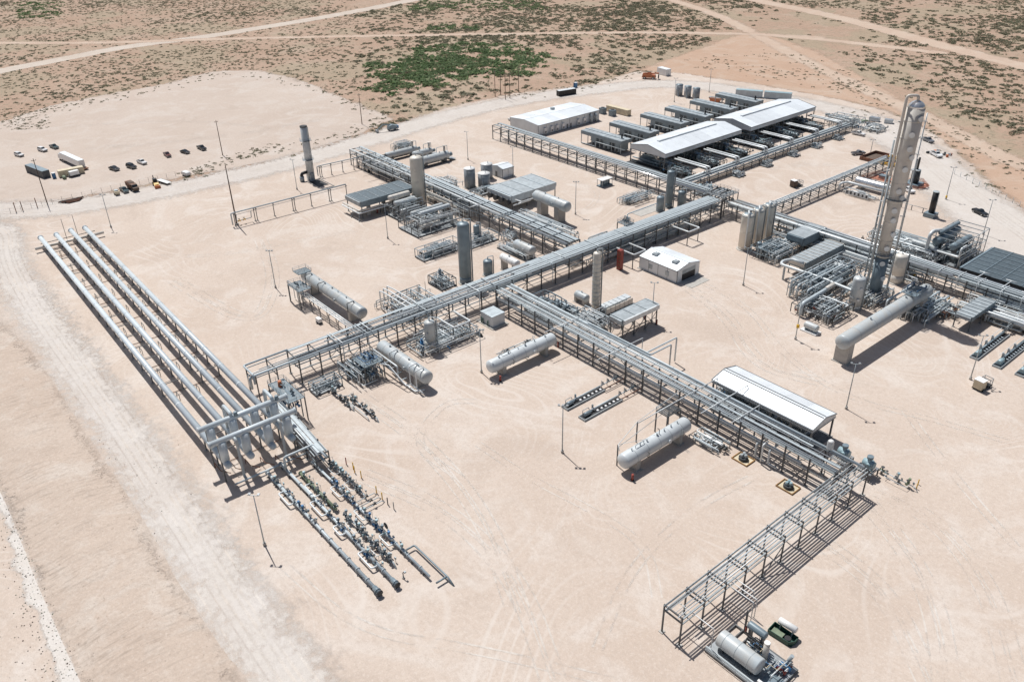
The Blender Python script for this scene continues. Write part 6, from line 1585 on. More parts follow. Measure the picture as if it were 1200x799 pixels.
skid('valve_skid', 'tangle of valves and small pipes around the base of the tall column', -112, 224, 12, 16, 4, 102, npipe=34, nvalve=12, deck=False, valm=('dark', 'slate', 'galv'), pm=('galv', 'bright', 'clad', 'pipe'), boxes=2, rmax=.25)
skid('pump_skid', 'crowded pumps and pipe bends between the tall column and the long thin drum', -98, 226, 14, 20, 4.4, 103, npipe=46, nvalve=18, deck=False, valm=('galv', 'slate', 'yellow'), pm=('pipe', 'bright', 'galv'), pumps=3, rmax=.3)
skid('pipe_manifold', 'low pipework under the silver lines behind the long thin drum', -84, 243, 34, 11, 3.6, 104, npipe=50, nvalve=16, deck=False, valm=('galv', 'slate', 'dark'), pm=('pipe', 'bright', 'galv', 'clad'), boxes=3, rmax=.3)
skid('pipe_manifold', 'low pipes and rusty lines left of the slatted cooler at the right', -92, 236, 12, 9, 2.4, 105, npipe=18, nvalve=8, deck=False, valm=('galv', 'dark'), pm=('pipe', 'rust', 'galv'))
t = skid('refrigeration_skid', 'tall framed pair of dark chiller drums right of the tall column', -96.5, 273.5, 20, 11, 6, 106, Y, npipe=30, nvalve=10, cage=9.0, valm=('slate', 'dark'), vm='slate', hv=((9, 9.2, 6.8, 17, 1.35), (7, 3.4, 6.6, 13, 1.2), (10, 9.4, 9.2, 14, .7), (9, 3.2, 2.4, 13, .9)), pm=('slate', 'galv', 'pipe'), rmax=.3, cm='galv', vv=((16, 6, 5, .9),))
part(t, 'pipe', MB().tube([(-1, 10.8, .5), (-1, 10.8, 9.6), (1, 10.8, 10.2), (6, 9.6, 9.4)], .6, 14, 2), 'bright')
part(t, 'pipe', MB().tube([(-.6, 10, 4.4), (-.6, 0, 4.4), (-.6, 0, 7.6), (3, 0, 7.6)], .36, 12), 'bright')
t = skid('compressor_skid', 'compressor skid with a grey drum just left behind the tall column', -131, 272, 25, 12, 3.6, 107, hv=((17, 6, 2.6, 7, 1.2, 'vessel'), (9, 4, 1.9, 6, .8, 'slate'), (21, 3, 2, 4, 1.0, 'slate')), npipe=40, nvalve=16, deck=False, valm=('galv', 'slate', 'dark'), rmax=.3, pumps=2, vm='slate')
skid('compressor_skid', 'grey skid with a flat topped box between the tall column and the chiller drums', -116, 268.5, 14, 9, 4, 108, npipe=30, nvalve=10, valm=('galv', 'slate'), cage=3.6, hv=((7, 6, 4.4, 9, .9, 'vessel'),), rmax=.25)
skid('manifold_skid', 'dark manifold skid running from the three dehydrator towers to the grey box cooler', -138.5, 231, 15.5, 10.5, 4.4, 109, Y, npipe=40, nvalve=22, deck=False, cage=4.2, valm=('slate', 'dark', 'galv', 'blue'), pm=('pipe', 'galv', 'slate', 'bright'), rmax=.26, vm='slate', vv=((3, 9, 5.2, .9), (7, 4, 4, .7)), cm='slate')
skid('pipe_manifold', 'shadowed pipework under the silver lines behind the dehydrator towers', -158, 250.5, 60, 9, 3.2, 110, npipe=50, nvalve=18, deck=False, valm=('galv', 'yellow', 'dark'), boxes=3, rmax=.24)
skid('valve_skid', 'dark equipment under the grey ribbed cooler and its pipe loop', -132, 231, 20, 5, 2.6, 111, Y, npipe=16, nvalve=8, valm=('dark', 'slate'), deck=False) if 0 else None
t = skid('heat_exchanger', 'low white panelled exchanger in front of the polished silver tank', -161.5, 310.8, 15, 3.6, 2.6, 112, npipe=8, nvalve=2, valm=('galv',), deck=False)
for i in range(6): part(t, 'panel', MB().bb(2+i*1.7, -.1, .5, 3.5+i*1.7, .1, 2.3), 'vessel_w'); part(t, 'window', MB().bb(2.4+i*1.7, -.14, .9, 3.1+i*1.7, -.103, 2.0), 'dark')
part(t, 'pipe', MB().tube([(-2, 2, .5), (-2, 2, 3.4), (0, 4.5, 3.8), (19, 4.5, 3.8)], .5, 12), 'bright')
t = thing('pipe_rail', 'bare pipe rail on short posts left of the black exhaust stack', 'pipe rail', (-132, 314, 0))
part(t, 'rail', MB().cyl((-7, 0, 2), (5, 0, 2), .1, None, 8), 'galv')
for k in (-5, -1, 3.5): part(t, 'post', MB().bb(k-.12, -.12, 0, k+.12, .12, 1.9), 'steel')
for i, (x, y, lb) in enumerate(((-138.5, 262.5, 'small hoop of bare pipe beside the silver lines, left of the other hoop'), (-131, 266.5, 'small hoop of bare pipe beside the silver lines, right of the other hoop'))):
    t = thing('pipe_hoop', lb, 'pipe', (x, y, 0)); part(t, 'pipe', MB().tube([(0, 0, 0), (0, 0, 2.6), (4.4, 1.6, 2.6), (4.4, 1.6, 1.2)], .16, 8), 'steel'); part(t, 'flange', MB().cyl((4.4, 1.6, 1.1), (4.4, 1.6, 1.3), .32, None, 10), 'galv')

# fired heaters at the upper left
def heater(label, x, y, L, r, seed, blk=True):
    t = hvessel('line_heater', label, x, y, r+1.0, L, r, Y, m='vessel', cat='heater', nozzles=2, seed=seed, smat='steel', manway=False)
    part(t, 'exhaust_stack', MB().cyl((L*.36, 0, r*2+.8), (L*.36, 0, r*2+3.2), .55, None, 12).cyl((L*.36, 0, r*2+3.2), (L*.36, 0, r*2+3.7), .65, None, 12), 'clad')
    part(t, 'burner', MB().cyl((L/2-.2, 0, r+.8), (L/2+1.6, 0, r+.8), r*.5, None, 12), 'slate')
    if blk: part(t, 'coil_end', MB().cyl((-L/2-1.5, 0, r+.9), (-L/2+.2, 0, r+.9), r*.7, None, 12), 'black')
    q = MB()
    for yy in (-r*1.1, r*.95): q.bb(-L/2-1, yy, .02, L/2+2, yy+.2, .5)
    part(t, 'base_frame', q, 'dark'); part(t, 'burner_platform', MB().bb(L/2+.3, -r, .6, L/2+2.8, r, .75), 'tray')
    part(t, 'pipe', MB().tube([(L*.2, r, .8), (L*.2, r+.6, .8), (L*.2, r+.6, 2*r+2.5), (L*.5+1, r+.6, 2*r+2.5), (L*.5+1, r+.6, .8)], .14, 8), 'pipe')
    return t
heater('rear of three horizontal fired heaters at the upper left, with a black end', -328, 205, 18, 1.5, 1)
heater('middle and shortest of three horizontal fired heaters at the upper left', -320.5, 212, 11, 1.5, 2, False)
heater('front and largest of three horizontal fired heaters at the upper left', -309, 210.5, 17, 1.9, 3, False)
skid('coil_skid', 'bundle of pale finned pipes behind the three fired heaters', -341, 207, 8, 10, 4.4, 113, npipe=22, nvalve=5, deck=False, pm=('bright', 'galv'))
skid('valve_skid', 'valve spool between the three fired heaters and the cream tower rack', -285, 190, 14, 10, 4.4, 114, npipe=20, nvalve=6, deck=False, pm=('bright', 'pipe'))
skid('pump_skid', 'brown crates and pumps between the flat topped tanks and the upper left rack', -266, 196, 8, 16, 2.6, 115, npipe=12, nvalve=6, base='brown', pumps=2, deck=False)

# foreground glycol skid, lower right
t = thing('dehydration_skid', 'foreground skid with a large grey drum, a smaller raised drum and a stub stack', 'process skid', (-48, 89.5, 0))
q = MB()
for yy in (-2.6, 5.9): q.bb(-6.0, yy, .02, 7.0, yy+.25, .5)
for k in range(9): q.bb(-6.0+k*1.6, -2.35, .05, -5.8+k*1.6, 5.9, .45)
q.bb(-.5, -2.3, .46, 6.9, 5.85, .5, 1).bb(-6, -2.3, .46, -.5, 1.8, .5, 1); part(t, 'base_frame', q, ['steel', 'tray'])
hvessel_part(t, 'drum', (-.9, .2, 2.4), 8.8, 1.6, 'vessel', 0, True, 22, .3)
for k in (-3.8, 2.0): part(t, 'saddle', MB().bb(k-.2, -1.0, .5, k+.2, 1.4, 1.3), 'steel')
hvessel_part(t, 'upper_drum', (-1.0, 5.0, 4.1), 3.9, .72, 'slate', 0, False, 14)
for k in (-2.2, .3): part(t, 'leg', MB().bb(k-.2, 4.5, .5, k+.2, 5.5, 3.5), 'steel')
part(t, 'stub_stack', MB().cyl((2.2, 3.0, 1.5), (2.2, 3.0, 5.2), .52, None, 14).cyl((2.2, 3.0, 5.2), (2.2, 3.0, 5.35), .56, None, 14), 'clad')
part(t, 'stack_cap', MB().cyl((2.2, 3.0, 5.353), (2.2, 3.0, 5.42), .5, None, 14), 'white')
R = random.Random(77)
for i in range(22): part(t, 'pipe', MB().tube(walk_pipe(R, 5.2 if i < 10 else 4.5, 5.6 if i < 10 else 3.2, 2.4, .1, 4), R.choice((.06, .08, .11)), 6), R.choice(('galv', 'pipe', 'dark', 'bright', 'slate', 'blue', 'tan')), (1.3 if i < 10 else -2.5, -.6 if i < 10 else 2.2, .5))
for i in range(10): valve(t, (R.uniform(-2.5, 6.5), R.uniform(2.6, 5.4), R.uniform(1, 2.4)), .6, R.choice(('blue', 'galv', 'slate', 'red')))
part(t, 'pump', MB().cyl((4.4, 4.6, 1.0), (6.4, 4.6, 1.0), .4, None, 12), 'blue'); part(t, 'pump', MB().cyl((4.4, 3.4, 1.0), (6.2, 3.4, 1.0), .34, None, 12), 'red')
part(t, 'filter_pot', MB().cyl((5.0, 5.4, .5), (5.7, 5.6, 3.2), .34, None, 10), 'galv')
part(t, 'control_box', MB().bb(4.2, -2.0, .5, 5.4, -1.5, 1.9).bb(5.7, -2.0, .5, 6.8, -1.2, 1.5), 'white'); part(t, 'floor_plate', MB().bb(4, -1.9, .505, 6.8, 2.4, .54), 'slate')
for z in (1.0, 1.5): part(t, 'handrail', MB().bar((-5.9, -2.75, z), (5, -2.75, z), .08), 'galv')
for k in range(6): part(t, 'rail_post', MB().bb(-6.34+k*2.26, -2.84, .1, -6.26+k*2.26, -2.79, 1.46), 'galv')
part(t, 'pipe', MB().tube([(-6.2, -2.0, .8), (4.6, -2.0, .8), (5.2, -1.4, 1.4)], .12, 8), 'pipe')
t = thing('flow_stand', 'thin white pipe stand with a red fire extinguisher beside the foreground skid', 'pipe stand', (-52.0, 95.6, 0))
part(t, 'post', MB().bb(-.14, -.14, 0, .14, .14, 5.6), 'steel'); part(t, 'fire_extinguisher', MB().cyl((.25, 0, .2), (.25, 0, 1.7), .2, None, 10), 'red')
t = thing('chemical_skid', 'dark green open tub skid with a white cylinder tank on its rim', 'chemical skid', (-47.1, 99.9, 0), math.radians(4))
t.scale = (.84,)*3
q = MB()
for a, b in (((-2.6, -1.4), (2.2, -1.4)), ((2.2, -1.4), (3.0, -.3)), ((3.0, -.3), (3.0, 1.2)), ((3.0, 1.2), (-2.6, 1.4)), ((-2.6, 1.4), (-2.6, -1.4))): q.bar((*a, .65), (*b, .65), .12, 1.2)
q.bb(-2.5, -1.3, .05, 2.9, 1.2, .12); part(t, 'tub', q, 'green')
part(t, 'tank', MB().rev((-1.9, 1.5, 2.4), (2.3, 1.5, 2.4), [(0, .5), (.15, .75), (4.05, .75), (4.2, .5)], 16), 'white')
for k in (-1.2, 1.6): part(t, 'tank_leg', MB().bb(k-.1, 1.0, .1, k+.1, 1.9, 1.75), 'galv')
part(t, 'deck', MB().bb(-2.2, -1.1, .5, .4, .6, .6), 'olive'); part(t, 'pump', MB().cyl((1.5, -.4, .2), (1.5, -.4, 1.1), .7, None, 12), 'black')
# equipment round the low shelter and the corner of the two racks
for i, (x, y, lb) in enumerate(((-99, 157.5, 'first pump set under the low white shelter, at its left end'), (-90, 157.8, 'middle pump set under the low white shelter'), (-81, 157.5, 'last pump set under the low white shelter, at its right end'))):
    skid('pump_set', lb, x-4, 150.6, 8.0, 7.6, 3.4, 120+i, npipe=14, nvalve=8, pumps=3, vm='slate', hv=((4, 5.5, 2.2, 6, .8),), base='dark', valm=('slate', 'blue', 'galv'), pm=('slate', 'galv', 'pipe'), group='pump sets under the low shelter')
skid('valve_skid', 'slate railed valve deck against the near side of the low white shelter', -100, 146.8, 11, 2.6, 3.6, 125, npipe=16, nvalve=8, cage=2.6, valm=('slate',), pm=('slate', 'galv'), cm='slate')
for i, (x, y, lb) in enumerate(((-66.4, 152, 'pale teal motor and valve pair nearest the low shelter'), (-60.6, 152.4, 'pale teal motor and valve pair at the corner nearest the open pad'))):
    t = thing('meter_vessel', lb, 'valve set', (x, y, 0), 0, 'pale teal valve sets')
    part(t, 'body', MB().cyl((-1.3, 0, 3.2), (1.3, 0, 3.2), .85, None, 14).cyl((0, 0, 3.2), (0, 0, 4.6), .6, .45, 12).cyl((.2, -1.2, 3.1), (.2, 1.2, 3.1), .6, None, 12), 'teal')
    part(t, 'actuator', MB().cyl((0, 0, 4.6), (0, 0, 5.2), .7, None, 12), 'slate'); platform(t, -1.8, -2.2, 1.8, 1.6, 2.0, rail=False)
    for k in range(4): valve(t, (-1.2+k*.8, -1.3, 2.6), .8, 'teal')
t = meter_run('thin pipes with lime valves running from the rack corner towards two yellow posts', -59.5, -51.8, 155.1, .1, gear='olive', valves=3, loops=1, end='dip', seed=130)
for i, (x, y) in enumerate(((-50.9, 156.1), (-51.4, 157.8))): bollard(('left', 'right')[i]+' yellow post beyond the rack corner pipes', (x, y), 1.3, 'yellow', 'yellow posts beyond the rack corner')
for i, (x, y, lb) in enumerate(((-82.0, 136.3, 'left of two orange kerbed sumps under the near side of the cross rack'), (-69.6, 135.6, 'right of two orange kerbed sumps under the near side of the cross rack'))):
    t = thing('sump', lb, 'sump', (x, y, 0), 0, 'orange kerbed sumps')
    q = MB(); 
    q.bb(-2.1, -1.7, 0, 2.1, -1.55, .35).bb(-2.1, 1.55, 0, 2.1, 1.7, .35).bb(-2.1, -1.55, 0, -1.95, 1.55, .35).bb(1.95, -1.55, 0, 2.1, 1.55, .35)
    part(t, 'kerb', q, 'ochre'); part(t, 'floor', MB().bb(-1.95, -1.55, .02, 1.95, 1.55, .07), 'tan')
    part(t, 'cover', MB().cyl((0, 0, .07), (0, 0, .8), 1.1, None, 16), 'dark')
    for k in range(3): a = k*2.1; part(t, 'pump', MB().cyl((.5*math.cos(a), .5*math.sin(a), .8), (.5*math.cos(a), .5*math.sin(a), 1.7), .32, None, 10), 'teal' if i else 'galv')
skid('valve_skid', 'low white pipe spools by the end of the lone storage drum', -95.5, 132.8, 10, 5, 1.8, 131, npipe=12, nvalve=7, deck=False, valm=('galv', 'slate', 'dark'))
t = thing('access_platform', 'dark railed access platform beside the far end of the lone storage drum', 'platform', (-101, 131.8, 0))
platform(t, -1.8, -2.6, 1.8, 2.4, 6.2, deck='dark', rm='slate', rail_sides='sw')
t = thing('pipe_support', 'thin line on two bare posts running along the lone storage drum', 'pipe', (-101, 118, 0))
for x, y in ((1.2, -5.1), (-1.9, 4.8)): part(t, 'post', MB().bb(x-.12, y-.12, 0, x+.12, y+.12, 5.9), 'steel')
part(t, 'pipe', MB().tube([(2.5, -6, 5.4), (1.2, -5, 6), (-1.9, 4.8, 6), (-2.2, 22, 7.9)], .08, 8, .3), 'bright'); part(t, 'pipe', MB().tube([(1.2, -5, 6), (3.6, 2, 5.4)], .06, 6), 'bright'); part(t, 'pipe', MB().tube([(1.2, -5, 5.2), (-.6, 13, 5.6)], .07, 6), 'galv')
skid('instrument_skid', 'small slate instrument rack along the drum beside the white cabinet', -155, 121, 4.5, 17, 2.6, 132, npipe=12, nvalve=6, deck=False, valm=('dark', 'slate'), pm=('dark', 'pipe'))
t = thing('fire_extinguisher', 'red fire extinguisher on the ground at the post under the cross rack', 'fire extinguisher', (-147.9, 139.2, 0)); part(t, 'body', MB().cyl((0, 0, 0), (0, 0, 1.7), .24, None, 12), 'red'); part(t, 'hose', MB().tube([(0, 0, 1.7), (.3, 0, 1.8), (.3, 0, .6)], .05, 6), 'black')
t = thing('fire_extinguisher', 'red wheeled fire extinguisher at the near end of the lone storage drum', 'fire extinguisher', (-93.8, 111.6, 0)); part(t, 'body', MB().cyl((0, 0, .2), (0, 0, 1.8), .28, None, 12), 'red'); part(t, 'wheel', MB().cyl((-.35, 0, .25), (.35, 0, .25), .25, None, 10), 'tyre')
t = thing('fire_extinguisher', 'red wheeled fire extinguisher at the near end of the drum beside the white cabinet', 'fire extinguisher', (-145.0, 115.4, 0)); part(t, 'body', MB().cyl((0, 0, .2), (0, 0, 1.8), .28, None, 12), 'red'); part(t, 'wheel', MB().cyl((-.35, 0, .25), (.35, 0, .25), .25, None, 10), 'tyre')
t = thing('generator', 'small light tower generator beside the longest separator drum', 'generator', (-207.2, 95, 0)); part(t, 'body', MB().bb(-1, -.6, .5, 1, .6, 1.7), 'white'); part(t, 'engine', MB().bb(-.9, -.7, .1, .9, .7, .497), 'black'); car_wheels(t, (0,), .8, .3)
# ------------------------------------------------------------------ LIGHT POLES AND UTILITY POLES
for x, y, lb, n, rz in ((-250.8+0, 0, '', 0, 0),): pass
LP = [(130.2, 266.4, 'light pole behind the far end of the slug catcher', 2), (323, 337.2, 'light pole alone in the pad between the slug catcher and the longest drum', 3),
      (454.5, 279.5, 'light pole in front of the dark panelled air cooler', 2), (548.4, 187.3, 'light pole behind the three flat topped tanks at the upper centre', 1), (601.3, 207, 'light pole at the corner of the small white shed', 2), (674.3, 251.3, 'light pole right of the drum on concrete piers', 3),
      (564.2, 436.3, 'light pole left of the drum beside the white cabinet', 3), (658.9, 530.2, 'light pole alone in front of the two low pump skids', 3), (870.9, 334.3, 'light pole in front of the three dehydrator towers', 2), (763.5, 378, 'light pole behind the air cooler on cross braced legs', 2),
      (991.4, 478.9, 'light pole by the near end of the long thin drum', 2), (1136.9, 444.4, 'light pole leaning over the leftmost right edge pump skid', 2), (932, 397.5, 'light pole with a yellow box beside the small tank on the white skid', 2), (1108.3, 233.8, 'light pole in the open at the right with a yellow base', 2),
      (1152, 275, 'light pole beside the black pickup at the right', 2), (830.9, 108.5, 'light pole right of the three far tanks', 2), (790, 119.8, 'light pole in front of the three far tanks', 2), (348.1, 222.1, 'light pole just left of the flare stack', 1), (310.2, 638.4, 'light pole in the left foreground beside the metering runs', 2)]
for px, py, lb, n in LP:
    x, y = G(px, py)
    t = light_pole(lb, x, y, 13.3, n, .75)
    if 'yellow box' in lb: part(t, 'box', MB().bb(-.4, -.6, 4, .4, -.2, 5), 'yellow')
    if 'yellow base' in lb: part(t, 'guard', MB().cyl((0, 0, .75), (0, 0, 1.6), .36, None, 12), 'yellow')
x, y = G(277.7, 263.2)
t = thing('mast', 'tallest bare dark mast at the left end of the raised pipe with yellow valves', 'mast', (x, y, 0))
part(t, 'base', MB().cyl((0, 0, -.1), (0, 0, .5), .8, None, 14), 'conc'); part(t, 'pole', MB().cyl((0, 0, .5), (0, 0, 23.8), .3, .16, 10), 'brown'); part(t, 'tip', MB().cyl((0, 0, 23.8), (0, 0, 25), .05, .03, 6), 'steel')
light_pole('short light pole behind the excavated pits', *G(1020, 180), 6.5, 2, .6)
t = thing('louvre_mast', 'mast with a white louvred instrument shield on top at the rack corner', 'mast', (-66.1, 143.8, 0))
part(t, 'pole', MB().cyl((0, 0, 0), (0, 0, 9.4), .12, None, 8), 'steel')
me = MB().cyl((0, 0, 0), (0, 0, .28), .75, .6, 14).mesh('louvre', 'white')
for i in range(5): link('louvre', me, t, (0, 0, 8.6+i*.36))
part(t, 'cap', MB().rev((0, 0, 10.4), (0, 0, 10.9), [(0, .7), (.3, .5), (.5, .05)], 14), 'white')
def utility(label, px, py, h, arm=True, group='wooden utility poles'):
    x, y = G(px, py); t = thing('utility_pole', label, 'utility pole', (x, y, 0), 0, group)
    part(t, 'pole', MB().cyl((0, 0, -.2), (0, 0, h), .22, .14, 8), 'brown')
    part(t, 'crossarm', MB().bar((0, -.9, h-.8), (0, .9, h-.8), .14), 'brown')
    part(t, 'insulator', MB().cyl((0, .8, h-.73), (0, .8, h-.45), .08, None, 6).cyl((0, -.8, h-.73), (0, -.8, h-.45), .08, None, 6), 'slate')
    return t
utility('wooden utility pole near the black pickup at the yard edge', 261, 182, 17)
utility('wooden utility pole beside the boom lift at the edge of the laydown yard', 424.3, 145.8, 16.3)
utility('tall wooden utility pole in front of the dark container at the far left', 55.6, 239.2, 19.5)
for i, (px, py, lb) in enumerate(((580.3, 113.3, 'leftmost wooden pole of the group of five behind the control building'), (586.7, 111, 'second wooden pole from the left in the group of five behind the control building'), (592.3, 117, 'nearest wooden pole of the group of five behind the control building'), (597.6, 115.5, 'second wooden pole from the right in the group of five behind the control building'), (607.8, 108, 'rightmost wooden pole of the group of five behind the control building'))):
    utility(lb, px, py, 15, group='five wooden poles behind the control building')
t = thing('fence', 'thin wire fence along the yard entrance at the far left edge', 'fence', (-376, 60, 0))
me = MB().cyl((0, 0, 0), (0, 0, 2.2), .06, None, 6).mesh('post', 'steel')
for i in range(22): link('post', me, t, (-.6*math.sin(i*.2), -30+i*4, 0))
for z in (.4, 1.2, 2.1): part(t, 'wire', MB().cyl((0, -30, z), (0, 54, z), .02, None, 4), 'galv')
for y in (-12, -9.5, -4): part(t, 'gate_post', MB().cyl((0, y, 0), (0, y, 4.2), .16, None, 8), 'rust')
t = thing('fence', 'wire fence with white posts along the right edge of the pad', 'fence', (-110, 350, 0), math.atan2(-17, 30))
me = MB().cyl((0, 0, 0), (0, 0, 2.2), .08, None, 6).mesh('post', 'pipe')
for i in range(19): link('post', me, t, (-36+i*4, 0, 0))
for z in (.4, 1.2, 2.1): part(t, 'wire', MB().cyl((-36, 0, z), (36, 0, z), .02, None, 4), 'galv')

# ------------------------------------------------------------------ VEHICLES AND LOOSE KIT
car('suv', 'white SUV parked alone at the far left of the yard', (-464.0, 66.8), (-456.5, 69.2), 'carwhite', 'suv', sc=1.1, cat='SUV')
car('suv', 'white SUV parked beside the dark teal pickup at the far left', (-464.0, 78.0), (-458.2, 79.8), 'carwhite', 'suv', sc=1.15, cat='SUV')
car('parked_pickup', 'dark teal pickup with a white bonnet at the far left', (-466, 84), (-459, 85.3), 'carteal', 'pickup', sc=1.1, cat='pickup')
car('parked_car', 'black car parked left of two others in the row of three', (-407, 95.6), (-402.6, 96.6), 'carblack', 'car', sc=1.25, cat='car')
car('suv', 'black SUV in the middle of the row of three parked vehicles', (-404.5, 102.6), (-400, 103.6), 'carblack', 'suv', sc=1.2, cat='SUV')
car('parked_pickup', 'white pickup at the right of the row of three parked vehicles', (-408.5, 108.6), (-402.5, 109.5), 'carwhite', 'pickup', sc=1.1, cat='pickup')
car('parked_pickup', 'maroon pickup parked alone near the middle of the yard', (-412, 122.6), (-405.5, 122.2), 'carmaroon', 'pickup', sc=1.1, cat='pickup')
car('parked_car', 'black car parked between the maroon pickup and the black pickup', (-409.5, 130.2), (-405.5, 131.2), 'carblack', 'car', sc=1.15, cat='car')
car('parked_pickup', 'black pickup parked at the right end of the yard', (-411, 139.0), (-404.5, 139.4), 'carblack', 'pickup', sc=1.15, cat='pickup')
car('parked_pickup', 'dark teal pickup parked beside the brown truck on the ring road', (-374, 89.7), (-367.5, 89.7), 'carteal', 'pickup', sc=1.1, cat='pickup')
car('parked_pickup', 'silver pickup driving in the open below the rear compressor canopy', (-185.5, 360.2), (-182.2, 366.4), 'cargrey', 'pickup', sc=1.1, cat='pickup')
car('service_truck', 'white pickup parked behind the tall column beside the orange fence', (-147, 334.4), (-141, 331.2), 'carwhite', 'pickup', sc=1.1, cat='pickup')
car('parked_pickup', 'grey pickup at the edge of the pad right of the tall column top', (-174.5, 407.2), (-169, 404.2), 'cargrey', 'pickup', sc=1.15, cat='pickup')
car('service_truck', 'white pickup with scattered kit behind it at the right pad edge', (-161, 388.2), (-156, 385), 'carwhite', 'pickup', sc=1.2, cat='pickup')
car('service_truck', 'white pickup parked beside loose pipework beyond the rear canopy', (-203, 391.8), (-197.5, 392.0), 'carwhite', 'pickup', sc=1.1, cat='pickup')
car('parked_pickup', 'black pickup standing alone at the right near the chiller drums', tuple(G(1139.5, 247)), tuple(G(1156, 255)), 'carblack', 'pickup', sc=1.1, cat='pickup')
for i, (a, b, lb) in enumerate((((-323, 283.5), (-329, 284.5), 'left'), ((-324, 290), (-330, 291), 'middle'), ((-324.5, 296), (-330.5, 297), 'right'))):
    car('parked_pickup', lb+' of three pickups half hidden behind the control building', (a[0]-14, a[1]), (b[0]-14, b[1]), ('carwhite', 'cargrey', 'carwhite')[i], 'pickup', cat='pickup', group='pickups behind the control building')
container('container', 'dark grey container standing alone at the far left', (-431, 66.0), (-414.5, 69.5), 3.2, 3.2, 'liner', 'slate')
t = thing('box_truck', 'long white box trailer truck parked beside the tan trailer', 'truck', (-426.5, 84.2, 0), math.radians(8))
part(t, 'box', MB().bb(-11, -1.35, 1.2, 10, 1.35, 4.2), 'carwhite'); part(t, 'roof', MB().bb(-10.9, -1.3, 4.203, 9.9, 1.3, 4.25), 'roof'); part(t, 'chassis', MB().bb(-10, -.6, .7, 12, .6, 1.197), 'black')
part(t, 'cab', MB().prism([(-14.4, .8), (-11.6, .8), (-11.6, 3.2), (-13.2, 3.2), (-14.2, 2.2)], -1.2, 1.2), 'carwhite'); part(t, 'windscreen', MB().prism([(-14.23, 2.2), (-13.25, 3.1), (-13.2, 3.06), (-14.17, 2.16)], -1.0, 1.0), 'glass')
part(t, 'rear_frame', MB().bb(9.5, -1.4, .5, 13, 1.4, .9), 'rust'); car_wheels(t, (-13, -8, 6, 7.3, 8.6), 1.05, .5)
container('office_trailer', 'tan office trailer with a white box in front, beside the blue toilet', (-412, 73.8), (-411.2, 84.5), 3, 2.8, 'tan', 'tan', 'trailer')
t = thing('portable_toilet', 'blue portable toilet at the end of the tan trailer', 'toilet', (-411.8, 71.8, 0)); part(t, 'body', MB().bb(-.7, -.7, 0, .7, .7, 2.4), 'blue'); part(t, 'roof', MB().prism([(-.75, 2.403), (.75, 2.403), (.5, 2.6), (-.5, 2.6)], -.75, .75), 'white'); part(t, 'door', MB().bb(.703, -.5, .1, .74, .5, 2.2), 'blue')
t = thing('pump_trailer', 'white boxed pump trailer in front of the tan trailer', 'trailer', (-408.2, 79.5, 0)); part(t, 'body', MB().bb(-1, -2, .8, 1, 2, 2.6), 'white'); part(t, 'chassis', MB().bb(-.9, -2.6, .5, .9, 2.6, .797), 'black'); car_wheels(t, (-.3,), 1.05, .35); t.rotation_euler[2] = .1
t = thing('storage_pod', 'pale green rounded pod on the ground beside the blue toilet', 'pod', (-407.6, 75, 0)); part(t, 'body', MB().rev((-1.4, 0, .7), (1.4, 0, .7), [(0, .3), (.3, .75), (2.5, .75), (2.8, .3)], 14), 'olive'); part(t, 'base', MB().bb(-1.2, -.6, 0, 1.2, .6, .1), 'black')
flat_trailer('white flat trailer behind the yellow backhoe on the ring road', (-374, 105.8), (-366, 107.6), 'white')
t = thing('brown_truck', 'rusty brown dump truck standing on the ring road at the left', 'truck', (-371.2, 93.4, 0), math.radians(2))
part(t, 'dump_bed', MB().prism([(-4.4, 1.1), (1.6, 1.1), (1.9, 2.9), (-4.6, 2.9)], -1.3, 1.3), 'rust'); part(t, 'cab', MB().prism([(2.0, .8), (5.0, .8), (5.0, 1.9), (3.9, 2.1), (3.5, 3.0), (2.0, 3.0)], -1.2, 1.2), 'brown'); part(t, 'windscreen', MB().prism([(3.95, 2.12), (3.56, 2.98), (3.6, 3.0), (4.0, 2.14)], -1.0, 1.0), 'glass'); part(t, 'chassis', MB().bb(-4.4, -.5, .6, 4.8, .5, 1.09), 'black'); part(t, 'load', MB().prism([(-4, 2.6), (1.3, 2.6), (.2, 3.3), (-3, 3.2)], -1.1, 1.1), 'brown'); car_wheels(t, (-3.3, -2.1, 3.6), 1.1, .5)
t = thing('water_pump', 'small tan pump trailer left of the teal pickup on the ring road', 'pump', (-369, 86, 0)); part(t, 'body', MB().bb(-1.6, -.9, .6, 1.6, .9, 1.8), 'tan'); part(t, 'hood', MB().bb(-.9, -.7, 1.803, .9, .7, 2.2), 'galv'); car_wheels(t, (0,), 1.0, .4)
t = thing('pipe_pile', 'pile of rusty pipe lengths lying beside the yard fence', 'pipe pile', (-374.4, 69, 0)); 
for i in range(7): part(t, 'pipe', MB().cyl((-1+.6*i, -5+i*.5, .4+.25*(i % 2)), (-.6+.5*i, 5-i*.4, .4+.25*(i % 2)), .26, None, 8), ('rust', 'dark', 'rust')[i % 3])
t = thing('backhoe', 'yellow and black backhoe standing on the ring road', 'backhoe', (-368.4, 102.6, 0), math.radians(-8))
part(t, 'chassis', MB().prism([(-2.4, .7), (2.2, .7), (2.4, 1.4), (1, 1.9), (-2.4, 1.9)], -.8, .8), 'yellow'); part(t, 'cab', MB().prism([(-1.6, 1.9), (.5, 1.9), (.3, 3.3), (-1.5, 3.3)], -.8, .8), 'black'); part(t, 'loader_bucket', MB().prism([(3.2, .2), (4.4, .2), (4.0, 1.2), (3.3, 1.2)], -1.2, 1.2), 'orange')
